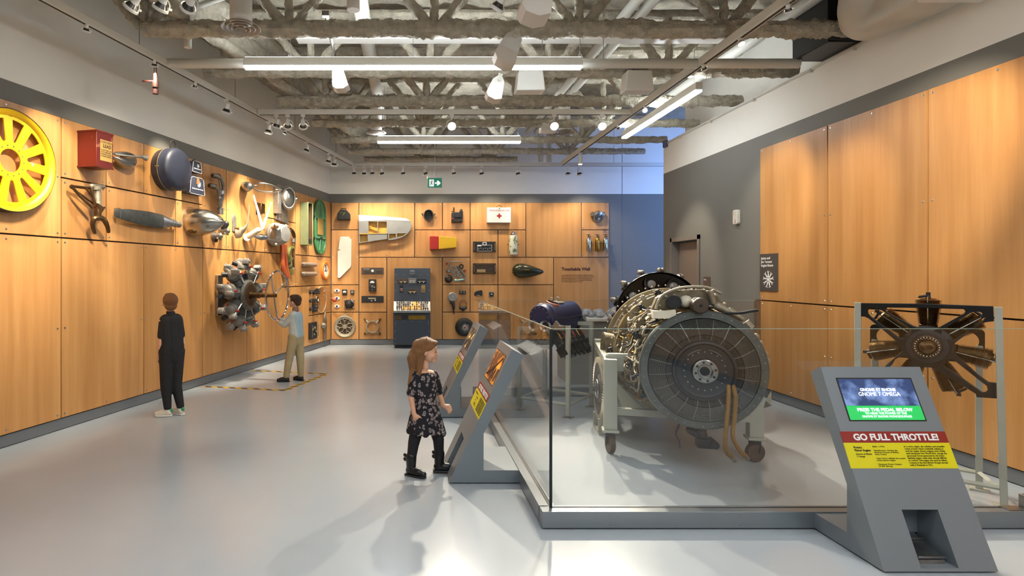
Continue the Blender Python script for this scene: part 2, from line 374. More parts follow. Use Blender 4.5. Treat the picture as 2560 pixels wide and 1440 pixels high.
t = thing('steel_girder', 'sprayed steel girder running above the left track along the joist ends', 'beam', (0, 0, 0))
p = [(-3.05+.2479*(y-4.2), y, 4.2) for y in [3.2+i*.12 for i in range(78)]]
obj('bottom_flange', MB().tube([(a+.35+.03*(c-4), bb, c-.02) for a, bb, c in p], [.07]*78, 10, .35, 4), M['fire'], t)
obj('top_flange', MB().tube([(a+.35, bb, c+.36) for a, bb, c in p], [.09]*78, 10, .35, 9), M['fire'], t)
b = MB()
for i in range(77):
    a, c = p[i], p[i+1]; b.add([(a[0]+.35, a[1], 4.2), (c[0]+.35, c[1], 4.2), (c[0]+.35, c[1], 4.55), (a[0]+.35, a[1], 4.55)], [(0, 1, 2, 3)])
obj('web_plate', b, M['fire'], t)
# track runs
def track(name, p0, p1, label, w=.05, h=.075):
    t = thing(name, label, 'track', p0); d = Vector(p1)-Vector(p0); L = d.length; t.rotation_euler = (0, 0, atan2(d.y, d.x))
    obj('channel', MB().box((0, -w/2, 0), (L, w/2, h)), M['track'], t, bevel=.006)
    obj('conductor_slot', MB().box((.02, -w*.2, -.003), (L-.02, w*.2, .002)), M['gap'], t)
    for x in [L*(i+.5)/max(2, int(L/1.8)) for i in range(max(2, int(L/1.8)))]:
        obj('suspension_rod', MB().cyl((x, 0, h), (x, 0, 4.76-p0[2]), .004, n=6), M['cable'], t)
    return t
ZT = 3.85
def lt(Y): return (-4.265+K*Y, Y)
track('lighting_track', (*lt(1.5), ZT), (*lt(12.25), ZT), 'long white lighting track running beside the left wall')
track('lighting_track', (lt(8.31)[0]+.03, 8.31, ZT), (3.15, 8.31, ZT), 'white lighting track crossing the room with three bright spots on it')
track('lighting_track', (lt(12.3)[0], 12.3, ZT), (5.4, 12.3, ZT), 'white lighting track in front of the back wall above the exit sign')
track('lighting_track', (3.18, 2.0, ZT), (3.18, 12.2, ZT), 'long white lighting track running diagonally to the upper right', .06, .09)
track('lighting_track', (lt(4.6)[0]+.03, 4.6, ZT), (3.1, 4.6, ZT), 'white lighting track across the top edge of the frame')
tag(obj('ceiling_pipe', MB().cyl((-2.7, 6.42, 3.9), (4.28, 6.42, 3.9), .052, n=20), M['pipe']), 'long horizontal white pipe just behind the nearest linear lamp', 'pipe')
t = thing('sprinkler_pipe', 'white sprinkler pipe running along the upper left wall with a drop', 'pipe', (0, 0, 0))
obj('pipe_run', MB().tube([(-4.0+K*y+.15+.0, y, 4.35) for y in (1.5, 3, 4.5, 6.1)], .045, 12).cyl((-2.33, 6.1, 4.35), (-2.33, 6.1, 3.95), .04).cyl((-2.33, 6.1, 4.35), (-1.6, 6.1, 4.6), .03), M['pipe'], t)
obj('coupling', MB().cyl((-2.33, 6.1, 4.28), (-2.33, 6.1, 4.2), .06), M['pipe'], t)
t = thing('drain_valve', 'small red-handled drain valve hanging below the left track', 'valve', (-2.75, 6.28, 3.62))
obj('valve_body', MB().cyl((0, 0, .12), (0, 0, -.06), .022).cyl((0, 0, .03), (0, 0, -.03), .034).cyl((0, 0, .3), (0, 0, .1), .015), mat('valve_bronze', '3a2420', .5, .4), t)
obj('lever', MB().box((-.14, -.01, .035), (0, .01, .045)), mat('lever_red', '5a1a16', .5), t); obj('tag_collar', MB().cyl((0, 0, -.05), (0, 0, -.1), .03), mat('valve_red', '3d1713', .6), t)
for i, (x, y0, y1, z, r, lab) in enumerate(((2.5, 3.0, 12.4, 4.6, .06, 'left one of the twin white pipes running to the back wall'), (2.68, 3.0, 12.4, 4.6, .06, 'right one of the twin white pipes running to the back wall'),
        (-.55, 5.2, 11.5, 4.55, .09, 'fat white duct pipe running back near the tilted speaker'), (4.2, 4.5, 9.9, 4.45, .07, 'white pipe running along the right wall above the ledge'))):
    tag(obj('ceiling_pipe', MB().cyl((x, y0, z), (x, y1, z), r, n=18), M['pipe']), lab, 'pipe', 'white pipes under the deck')
t = thing('drop_pipe', 'pair of white pipes dropping behind the back joists', 'pipe', (0, 12.3, 0))
for x in (2.75, 2.93): obj('pipe', MB().cyl((x, 0, 4.6), (x, 0, 3.95), .055, n=14), M['pipe'], t)
# big white ducts high up, lit by the pendants
t = thing('supply_duct', 'large bright white duct pipe across the top of the frame', 'duct', (0, 5.3, 4.4))
obj('duct_run', MB().tube([(-.62, 0, -.05), (-.72, 0, .05), (-.66, 0, .13)], .065, 14).cyl((-.62, 0, -.04), (3.3, 0, -.04), .085, n=20).cyl((-.7, 0, .18), (3.3, 0, .18), .07, n=20), M['white'], t)
obj('duct_drop', MB().cyl((-.52, 0, -.05), (-.52, 0, -.4), .045, n=14).cyl((-.52, 0, -.32), (-.52, 0, -.42), .06, n=14), M['white'], t)
b = MB().box((-.45, -.09, -.075), (.08, -.088, .02)); fl = obj('flow_label', b, mat('pipe_label_pink', 'c7a9a4', .5), t)
text('lettering', '< GLYCOL SUPPLY >', .07, M['red'], t, (-.42, -.092, -.06), width=.46)
tag(obj('rectangular_duct', MB().box((-1.35, 6.85, 4.35), (3.9, 7.02, 4.42)), M['white'], bevel=.01), 'flat white cable duct seen below the nearest joist', 'duct')
t = thing('cable_tray', 'white perforated cable tray hung between rods at upper right', 'tray', (1.15+.35, 6.75, 4.02))
b = MB().box((0, 0, 0), (.82, .02, .05)).box((0, .2, 0), (.82, .22, .05))
for i in range(11): b.box((.04+i*.072, 0, 0), (.065+i*.072, .22, .01))
obj('tray', b, M['pipe'], t)
for x in (.05, .77): obj('hanger_rod', MB().cyl((x, .1, 0), (x, .1, .8), .005, n=6), M['cable'], t)
# round diffusers on vertical necks
def diffuser(x, y, z, r, label):
    t = thing('ceiling_diffuser', label, 'air vent', (x, y, z), 0, 'round ceiling air diffusers')
    obj('duct_neck', MB().cyl((0, 0, .02), (0, 0, 4.76-z), r*.56, n=28), M['white'], t)
    b = MB().mat(0)
    for k, (a, c) in enumerate(((r, r*.8), (r*.74, r*.56), (r*.5, r*.34), (r*.28, r*.1))):
        b.lathe([(.0, c), (-.004, c), (-.03-.006*k, a-.006), (-.026-.006*k, a)], (0, 0, 0), (0, 0, 1), 36, False)
    obj('cone_rings', b, mat('diffuser_taupe', 'a39a90', .45), t)
diffuser(-1.60, 5.5, 3.93, .185, 'large round air diffuser at upper left in front of the nearest joist')
diffuser(-.58, 9.9, 4.0, .17, 'round air diffuser above the left end of the far linear lamp')
diffuser(2.62, 9.9, 4.0, .17, 'round air diffuser right of the far linear lamp')
# linear pendants
def pendant(p0, p1, label):
    d = Vector(p1)-Vector(p0); L = d.length
    t = thing('linear_pendant', label, 'lamp', p0, atan2(d.y, d.x), 'suspended linear lamps')
    obj('housing', MB().box((0, -.04, .022), (L, .04, .115)), M['white'], t, bevel=.004)
    obj('diffuser_strip', MB().box((.01, -.041, 0), (L-.01, .041, .024)), emis('tube_light', (.86, .94, 1.0), TUBE_E), t)
    obj('uplight_strip', MB().box((.02, -.03, .114), (L-.02, .03, .118)), emis('tube_light_up', (.86, .94, 1.0), TUBE_E*1.9), t)
    for x in ([.5, L/2, L-.02] if L > 3 else [.12, L-.05]):
        obj('suspension_cable', MB().cyl((x, 0, .11), (x, 0, 4.76-p0[2]), .0035, n=6).tube([(x-.03, 0, .115), (x, 0, .19), (x+.03, 0, .115)], .003, 5), M['cable'], t)
pendant((-1.80, 6.30, 3.80), (1.855, 6.30, 3.80), 'long bright linear lamp across the upper middle, the nearest one')
pendant((-.564, 9.89, 3.80), (1.874, 9.89, 3.80), 'shorter linear lamp hanging farther back over the room centre')
pendant((3.51, 7.08, 3.80), (3.51, 9.57, 3.80), 'linear lamp pointing toward the back wall at upper right')
pendant((-1.8, 2.2, 3.80), (1.855, 2.2, 3.80), 'added linear fill lamp out of frame overhead near the camera')  # unseen pendant added to brighten the room
pendant((3.51, .6, 3.80), (3.51, 3.0, 3.80), 'added linear fill lamp out of frame above the rotary engine')  # another unseen pendant, added as fill light on the right
# track heads
REFL = mat('lamp_reflector', '5c5a58', .25, .8); LENS = emis('lamp_lens', (1.0, .86, .66), 14); WARM = (1.0, .88, .70)
def head(x, y, aim, label, watts=55, ang=46, size=1.0, blend=.7, kind='cone', z=ZT, glow=True):
    t = thing('track_spotlight', label, 'spotlight', (x, y, z), 0, 'white track spotlights')
    d = (Vector(aim)-Vector((x, y, z-.16))).normalized(); rt = d.to_track_quat('-Z', 'Y').to_euler()
    obj('track_adapter', MB().box((-.03, -.018, -.03), (.03, .018, 0)).cyl((0, 0, -.03), (0, 0, -.075), .01), M['white'], t)
    c = Vector((0, 0, -.155*size)); a = MB()
    if kind == 'can':
        obj('lamp_body', MB().cyl((0, 0, -.07), (0, 0, -.22), .038, n=18), M['white'], t)
        obj('lens', MB().cyl((0, 0, -.221), (0, 0, -.224), .034, n=18), LENS, t)
    else:
        hd = obj('lamp_body', MB().lathe([(.10, .0), (.10, .026), (.035, .03), (.03, .032)], (0, 0, 0), (0, 0, 1), 18).lathe([(-.03, .058), (-.028, .064), (-.012, .064), (-.004, .058)], (0, 0, 0), (0, 0, 1), 24, False), M['white'], t, loc=c, rot=rt)
        b = MB()
        b.lathe([(.032, .03), (-.012, .056)], (0, 0, 0), (0, 0, 1), 24, False)
        for k in range(16): q = 2*pi*k/16; b.add([(cos(q)*.03, sin(q)*.03, .03), (cos(q)*.062, sin(q)*.062, -.01), (cos(q+.05)*.062, sin(q+.05)*.062, -.01), (cos(q+.05)*.03, sin(q+.05)*.03, .03)], [(0, 1, 2, 3)])
        obj('reflector_fins', b, REFL, hd)
        obj('lens', MB().lathe([(-.024, .055), (-.030, .03), (-.031, 0)], (0, 0, 0), (0, 0, 1), 20), LENS, hd)
        pr = c+d*.0; s_ = Vector((d.y, -d.x, 0)); s_ = s_.normalized() if s_.length > .1 else Vector((1, 0, 0))
        obj('yoke', MB().tube(smoothpath([(0, 0, -.07), tuple(s_*.05+Vector((0, 0, -.085))), tuple(s_*.072+Vector((0, 0, -.12))), tuple(c+s_*.068)], 4), .006, 6).cyl(tuple(c+s_*.058), tuple(c+s_*.088), .011, n=10), M['white'], t)
    if size != 1.0: t.scale = (size,)*3
    l = bpy.data.lights.new('spot_beam', 'SPOT'); l.energy = watts*LAMP_W*10; l.spot_size = radians(ang); l.spot_blend = blend; l.color = WARM; l.shadow_soft_size = .045
    lo = bpy.data.objects.new('spot_beam', l); COL.objects.link(lo); lo.parent = t; lo.location = c+d*.05; lo.rotation_euler = rt
    return t
def lspot(Y, u, z, label, **k): x, y = lt(Y); return head(x, y, LW(u, z), label, **k)
for a in ((7.56, 8.3, 1.9, 'single track spotlight on the left track, nearest hanging alone'),
          (10.0, 10.6, 2.0, 'track spotlight on the left track halfway between the cross track and the back'),
          (10.97, 11.9, 1.9, 'left one of the pair of spotlights near the far end of the left track'),
          (11.25, 12.6, 1.5, 'right one of the pair of spotlights near the far end of the left track')): lspot(*a)
lspot(8.67, 9.3, 1.2, 'spotlight at the left end of the cross track shining toward the room', watts=70)
for Y, u, z, l in ((2.3, 2.6, 1.8, 'first from the camera, out of frame'), (3.3, 3.9, 2.3, 'second from the camera, out of frame'), (4.3, 5.0, 1.7, 'third from the camera, out of frame'), (5.3, 6.0, 2.4, 'nearest one in frame'), (6.2, 7.2, 1.9, 'above the red valve'), (6.9, 7.8, 2.6, 'just before the large lone lamp'), (9.2, 9.6, 2.4, 'just behind the crossing of the tracks')):
    lspot(Y, u, z, f'small track spotlight on the left track, {l}', size=.55, watts=34)
for x, aim, lab in ((-1.91, (-2.6, 9.2, 1.9), 'leftmost of the three spotlights hanging together left on the cross track'),
                    (-1.75, (-2.2, 10.4, 2.2), 'middle of the three spotlights hanging together left on the cross track'),
                    (-1.53, (-1.9, 11.6, 1.6), 'rightmost of the three spotlights hanging together left on the cross track'),
                    (.59, (.55, 3.6, .4), 'bright spotlight on the cross track above the shorter linear lamp'),
                    (2.05, (2.0, 4.2, .9), 'bright spotlight on the cross track near the right diffuser'),
                    (2.73, (2.7, 3.6, .3), 'rightmost bright spotlight on the cross track')):
    head(x, 8.31, aim, lab, watts=60 if x < 0 else 130, ang=46 if x < 0 else 62)
ba = [(885, -1.2, 1.6), (910, -.9, 2.4), (931, -.5, 1.2), (955, -.2, 2.5), (1008, .3, 1.5), (1064, .9, 2.4), (1135, 1.5, 1.6), (1204, 2.0, 2.5), (1295, 2.9, 2.2), (1420, 3.5, 1.8), (1448, 4.1, 2.4)]
lb = ['leftmost', 'second from left', 'third from left', 'fourth from left', 'just left of the exit sign', 'directly above the exit sign', 'first right of the exit sign', 'second right of the exit sign', 'third right of the exit sign', 'left one of the right-hand pair', 'rightmost']
for (px, tx, tz), l in zip(ba, lb): head((px-CX)*.00845, 12.3, (tx, 12.96, tz-.5), f'spotlight on the back track, {l}', watts=11, ang=90)
for px, aim, l in ((330, (-3.7, 5.2, 2.2), 'left'), (403, (-3.6, 5.8, 1.4), 'middle'), (472, (-3.2, 6.4, 2.5), 'right')):
    head((px-CX)*.00316, 4.6, aim, f'large {l} one of three spotlights at the upper left edge of the frame', watts=45)
head(.69, 4.6, (-1.6, 6.9, .2), 'tilted glowing spotlight at the top centre of the frame', watts=40)
head(3.18, 10.9, (3.0, 10.0, 0), 'slim cylindrical white spotlight hanging from the right track', kind='can', watts=25)
head(3.18, 3.4, (4.53, 5.2, 2.4), 'track spotlight on the right track aimed at the tall panels', watts=60)
for y, aim, l in ((4.9, (4.53, 6.4, 1.8), 'second from the top edge'), (6.3, (4.53, 7.2, 2.3), 'beside the near end of the long lamp'), (5.6, (3.6, 4.3, .8), 'between the duct and the nearest pipe'), (7.9, (2.4, 4.6, .8), 'just before the cross track'), (8.9, (4.56, 9.4, 1.4), 'just beyond the cross track')):
    head(3.18, y, aim, f'small track spotlight on the right track, {l}', size=.55, watts=30)
# speakers
def wedge(x, y, z, rot, label, s=1.0):
    t = thing('ceiling_speaker', label, 'speaker', (x, y, z), rot, 'white hanging loudspeakers')
    w_ = .11*s
    pr = [(-.10*s, .02*s), (-.085*s, .11*s), (-.03*s, .17*s), (.03*s, .17*s), (.08*s, .11*s), (.11*s, -.12*s), (.03*s, -.155*s), (-.07*s, -.14*s), (-.11*s, -.1*s)]
    obj('cabinet', MB().prism(pr, -w_, w_, 'y'), M['white'], t, bevel=.008)
    g = [(-.108*s, -.02*s), (.095*s, -.02*s), (.113*s, -.122*s), (.03*s, -.158*s), (-.07*s, -.143*s), (-.113*s, -.1*s)]
    obj('grille', MB().prism(g, -w_-.004, w_+.004, 'y'), mat('speaker_grille', 'cfc5b8', .6), t, bevel=.004)
    obj('pivot', MB().cyl((0, -w_-.02, .12*s), (0, w_+.02, .12*s), .028*s, n=18), M['pipe'], t)
    obj('bracket', MB().box((-.03*s, -.01, .12*s), (.03*s, .01, .24*s)), M['pipe'], t); return t
wedge(.96, 5.72, 3.77, (0, radians(24), 0), 'tilted white loudspeaker in front of the nearest linear lamp', 1.0)
wedge(1.0, 6.85, 3.74, (0, radians(18), 0), 'tilted white loudspeaker just below the nearest linear lamp', .86)
wedge(.93, 4.3, 3.6, (0, radians(12), 0), 'white loudspeaker cut off by the top edge of the frame', 1.0)
sp = wedge(-.8, 6.62, 3.78, (0, radians(-10), 0), 'white loudspeaker on a perforated strut at left of the nearest lamp', .8)
t = thing('support_strut', 'galvanised perforated strut hanging from the nearest joist', 'strut', (-.83, 5.95, 4.1))
obj('channel', MB().tube([(-.03, -.03, .12), (0, .62, -.18)], .018, 4), M['chrome'], t); obj('clamp', MB().cbox((-.03, -.03, .12), (.07, .06, .05)), M['worn'], t)
for x, y, z, s, l in ((1.43, 7.0, 3.88, .2, 'boxy white loudspeaker right of the tilted one below the lamp'), (2.72, 7.0, 3.88, .2, 'boxy white loudspeaker beside the right track'), (2.26, 9.6, 4.0, .15, 'small boxy white loudspeaker behind the bright middle spotlight')):
    t = thing('ceiling_speaker', l, 'speaker', (x, y, z), 0, 'boxy white hanging loudspeakers')
    obj('cabinet', MB().prism([(-.85*s, -.6*s), (.85*s, -.6*s), (.85*s, -.5*s), (.72*s, .6*s), (-.72*s, .6*s), (-.85*s, -.5*s)], -.1, .1, 'y'), M['white'], t, bevel=.012)
    obj('bracket', MB().box((-.6*s, -.04, .6*s), (.6*s, .04, .82*s)), M['worn'], t); obj('cable', MB().tube(bez((-.3*s, -.05, .6*s), (-.4*s, -.08, .9*s), (0, -.05, .85*s)), .006, 6), M['rubber'], t)
# wrapped duct, filter frame and black fan box at upper right
t = thing('wrapped_duct', 'bulky white wrapped duct with an elbow at the upper right', 'duct', (0, 0, 0))
b = MB().ball((4.28, 5.35, 4.02), (.25, .35, .27), 20, 14).box((4.05, 1.5, 3.78), (4.46, 5.3, 4.4)).cap((4.12, 5.35, 4.0), (3.6, 4.4, 4.75), .17, .2, 20).ball((4.3, 4.8, 3.98), (.3, .5, .24), 20, 14)
o = obj('wrapped_body', b, mat('duct_wrap', 'c4bfb2', .75, var=.06, scale=4), t); remesh(o, .03, 8)
obj('filter_frame', MB().box((4.0, 3.4, 3.72), (4.5, 4.6, 3.77)).box((3.96, 3.36, 3.765), (4.52, 4.64, 3.79)), M['white'], t, bevel=.01)
t = thing('fan_box', 'black metal box on the ledge at the upper right corner', 'box', (4.4, 6.35, 3.93))
obj('case', MB().box((-.17, -.45, 0), (.45, .1, .62)), M['black'], t, bevel=.005); obj('hood', MB().prism([(-.17, .02), (.3, .0), (.3, .2), (-.02, .2)], -.47, -.45, 'y'), mat('box_dark_lip', '2c2a2b', .5), t)
# conduit along the ledge, strobe, signs
t = thing('ledge_conduit', 'thin white conduit along the top edge of the right wall', 'conduit', (0, 0, 0))
obj('conduit', MB().cyl((4.545, 2, 3.90), (4.545, 10.45, 3.90), .012, n=8), M['pipe'], t)
for y in (5.95, 6.6, 7.7, 8.8, 9.8): obj('clip', MB().cbox((4.54, y, 3.885), (.03, .02, .04)), M['pipe'], t)
obj('junction_box', MB().cbox((4.53, 10.35, 3.89), (.05, .1, .12)), mat('box_violet', '5c5a78', .5), t)
t = thing('fire_strobe', 'white fire alarm strobe on the grey wall beside the tall panels', 'alarm', (4.56, 8.1, 2.37), -pi/2)
obj('housing', MB().prism(rrect(-.055, -.1, .055, .1, .03), -.05, 0, 'y'), M['white'], t, bevel=.006); obj('strobe_lens', MB().cbox((0, -.065, .045), (.06, .04, .04)), M['clearp'], t)
text('lettering', 'FIRE', .03, M['red'], t, (.0, -.052, -.06), (pi/2, pi/2, 0), 'CENTER')
t = thing('room_plaque', 'dark plaque naming the engine room, with a white star-shaped engine emblem', 'sign', (4.53, 7.35, 1.6), -pi/2)
obj('plaque', MB().cbox((0, -.006, 0), (.36, .012, .47)), mat('plaque_charcoal', '45423f', .5), t)
text('lettering', 'Janice and\nJim Tennant\nEngine Room', .046, M['wtxt'], t, (-.15, -.013, .165))
b = MB()
for k in range(9):
    a = 2*pi*k/9+pi/2; b.at((0, 0, -.09), (0, -a, 0)); b.box((.02, -.015, -.008), (.075, -.012, .008)).add([(.07, -.015, 0), (.105, -.015, .022), (.11, -.015, .012), (.085, -.015, 0), (.11, -.015, -.012), (.105, -.015, -.022)], [(0, 3, 2, 1), (0, 5, 4, 3)])
b.at().lathe([(0, .03), (.003, .03)], (0, -.012, -.09), (0, -1, -.09), 20)
obj('emblem', b, M['wtxt'], t)
t = thing('door_plaque', 'small brown room plaque on the grey wall by the door', 'sign', (4.56, 8.95, 1.44), -pi/2)
obj('plaque', MB().cbox((0, -.005, 0), (.2, .01, .19)), mat('plaque_brown', '5c4c44', .5), t); text('lettering', 'Office', .03, M['wtxt'], t, (-.08, -.011, .04))
# exit sign, hung from the deck
t = thing('exit_sign', 'green running-man exit sign with a white arrow hanging before the back wall', 'exit sign', ((1087-CX)*.00845, 12.3, 3.6))
obj('mount', MB().box((-.16, -.03, .0), (.15, .03, .05)).cyl((0, 0, .05), (0, 0, .12), .025).cyl((0, 0, .1), (0, 0, 1.2), .009, n=8), M['white'], t)
obj('panel', MB().box((-.15, -.01, -.2), (.15, .01, 0)), mat('exit_green', '0b7a5c', .5, emit=.25), t)
b = MB(); b.box((-.115, -.0125, -.175), (-.02, -.011, -.03))
b.prism([(.0, -.09), (.06, -.09), (.035, -.055), (.075, -.055), (.125, -.105), (.075, -.155), (.035, -.155), (.06, -.12), (.0, -.12)], -.0125, -.011, 'y')
obj('door_and_arrow', b, emis('exit_white', (.9, .95, .92), .5), t)
b = MB().lathe([(0, .011), (.001, .011)], (-.06, -.014, -.05), (-.06, -1, -.05), 12)
for q in (((-.07, -.066), (-.055, -.062), (-.065, -.11), (-.082, -.108)), ((-.068, -.1), (-.052, -.128), (-.035, -.128), (-.035, -.136), (-.06, -.138), (-.08, -.108)), ((-.082, -.104), (-.07, -.12), (-.088, -.15), (-.108, -.152), (-.108, -.143), (-.093, -.14)),
          ((-.06, -.066), (-.035, -.085), (-.035, -.093), (-.062, -.08)), ((-.07, -.066), (-.095, -.08), (-.1, -.1), (-.092, -.1), (-.086, -.085), (-.068, -.078))): b.prism(list(q), -.015, -.0125, 'y')
obj('running_man', b, mat('exit_green_dark', '0a5c46', .5), t)

# ================================================================ GLASS CASE AND KIOSKS
PX, PY, PE, PYR = .8155, 3.60, 4.52, 7.62
t = thing('case_curb', 'low grey metal curb around the engine display', 'platform', (PX, PY, 0))
b = MB().box((0, 0, .01), (PE-PX, .062, .111)); b.box((0, .084, .01), (PE-PX, .10, .111))
obj('front_rail', b, M['curb'], t, bevel=.002)
obj('side_rail', MB().box((0, .062, .01), (.062, PYR-PY-.06, .111)).box((.084, .10, .01), (.10, PYR-PY-.1, .111)), M['curb'], t, bevel=.002)
obj('rear_rail', MB().box((0, PYR-PY-.1, .01), (PE-PX, PYR-PY-.072, .111)).box((0, PYR-PY-.05, .01), (PE-PX, PYR-PY, .111)), M['curb'], t, bevel=.002)
b = MB().box((.062, .062, .01), (PE-PX, .084, .108)).box((.062, .084, .01), (.084, PYR-PY-.072, .108)).box((.062, PYR-PY-.072, .01), (PE-PX, PYR-PY-.05, .108)).box((.02, .02, 0), (PE-PX, PYR-PY-.02, .004))
obj('glazing_gasket', MB().box((.062, .062, .01), (PE-PX, .084, .108)).box((.062, .084, .01), (.084, PYR-PY-.072, .108)).box((.062, PYR-PY-.072, .01), (PE-PX, PYR-PY-.05, .108)), M['gasket'], t)
b = MB()
for x in (.42, .82, 1.22, 3.2, 3.42, 3.62):
    for z in (.03, .09): b.lathe([(0, .005), (.002, .003)], (x, 0, z), (x, -1, z), 8)
for y in (.35, 2.3, 2.55):
    for z in (.03, .09): b.lathe([(0, .005), (.002, .003)], (0, y, z), (-1, y, z), 8)
obj('curb_screws', b, M['worn'], t)
edge = mat('glass_edge', '8fa9a0', .15, .1)
def pane(label, p0, p1, z1=1.236, cat='glass panel'):
    t = thing('glass_barrier', label, cat, (p0[0], p0[1], .1), 0, 'clear glass panels of the engine case')
    dx, dy = p1[0]-p0[0], p1[1]-p0[1]; L = hypot(dx, dy); t.rotation_euler = (0, 0, atan2(dy, dx))
    obj('pane', MB().box((0, -.006, 0), (L, .006, z1-.1)), M['glass'], t)
    b = MB().box((0, -.0062, z1-.101), (L, .0062, z1-.0985)); obj('polished_edge', b, edge, t); return t
g = pane('front glass panel of the engine case', (.888, 3.673), (3.67, 3.673))
obj('corner_joint', MB().box((-.012, -.012, 0), (.004, .0, 1.135)), mat('black_joint', '0e1a20', .4), g)
pane('front glass gate panel at the right edge of the frame', (3.68, 3.673), (4.5, 3.673))
pane('side glass panel of the case behind the kiosks, near half', (.888, 3.69), (.888, 5.62))
pane('side glass panel of the case behind the kiosks, far half', (.888, 5.63), (.888, 7.55))
pane('rear glass panel of the engine case', (.9, 7.56), (4.5, 7.56))
t = thing('glass_channel', 'vertical steel channel holding the rear glass at the wood panels', 'bracket', (4.5, 7.56, .1)); obj('channel', MB().box((-.02, -.03, 0), (.03, .03, 1.15)), M['steel'], t)
obj('channel_bolt', MB().cyl((-.02, -.032, .98), (-.02, -.036, .98), .006), M['screw'], t)
t = thing('gate_lock', 'brass coloured gate lock box on the curb at the right edge', 'lock', (3.84, 3.65, .111))
obj('lock_body', MB().box((0, -.03, 0), (.3, .03, .085)), M['worn'], t, bevel=.003); obj('lock_cylinder', MB().cyl((.14, -.03, .03), (.14, -.045, .03), .018), M['chrome'], t)
obj('strike_plate', MB().box((-.12, -.035, -.0), (-.01, .035, .006)), M['steel'], t)
tag(obj('floor_clip', MB().tube(bez((1.12, 3.77, .015), (1.2, 3.76, .04), (1.27, 3.77, .015)), .006, 6), M['steel']), 'small steel clip lying on the floor inside the front glass', 'clip')

TH = math.atan2(.475, 1.016)
PRO = [(-.525, .01), (-.05, 1.016), (.04, .968), (-.2645, .377), (-.2645, .103), (0, .103), (0, .01)]
SIDE_IN = mat('pedal_bay', '54595e', .5)
def face_frame(b, o=0): return b.at((0, -.525-o*cos(TH), o*sin(TH)), (-TH, 0, 0))
def ft(name, body, x, s, size, m, par, width=None, align='LEFT', bold=0, o=.004, ext=.0006):
    return text(name, body, size, m, par, (x, -.525+s*sin(TH)-o*cos(TH), s*cos(TH)+o*sin(TH)), (pi/2-TH, 0, 0), align, width, ext, bold)
def img_mat(name, ca, cb, sc, e, cc=None):
    m = emis(name, ca, e); nt = m.node_tree; b = nt.nodes['Principled BSDF']
    tc = nt.nodes.new('ShaderNodeTexCoord'); nz = nt.nodes.new('ShaderNodeTexNoise'); nz.inputs['Scale'].default_value = sc; nz.inputs['Detail'].default_value = 4
    nt.links.new(tc.outputs['Object'], nz.inputs[0]); rp = nt.nodes.new('ShaderNodeValToRGB'); el = rp.color_ramp.elements
    el[0].position = .45; el[0].color = (*ca, 1); el[1].position = .62; el[1].color = (*cb, 1)
    if cc: x = el.new(.52); x.color = (*cc, 1)
    nt.links.new(nz.outputs[0], rp.inputs[0]); nt.links.new(rp.outputs[0], b.inputs['Emission Color']); nt.links.new(rp.outputs[0], b.inputs['Base Color']); return m
SRED = mat('sign_red', '8f2218', .45); SYEL = mat('sign_yellow', 'dccf08', .45)
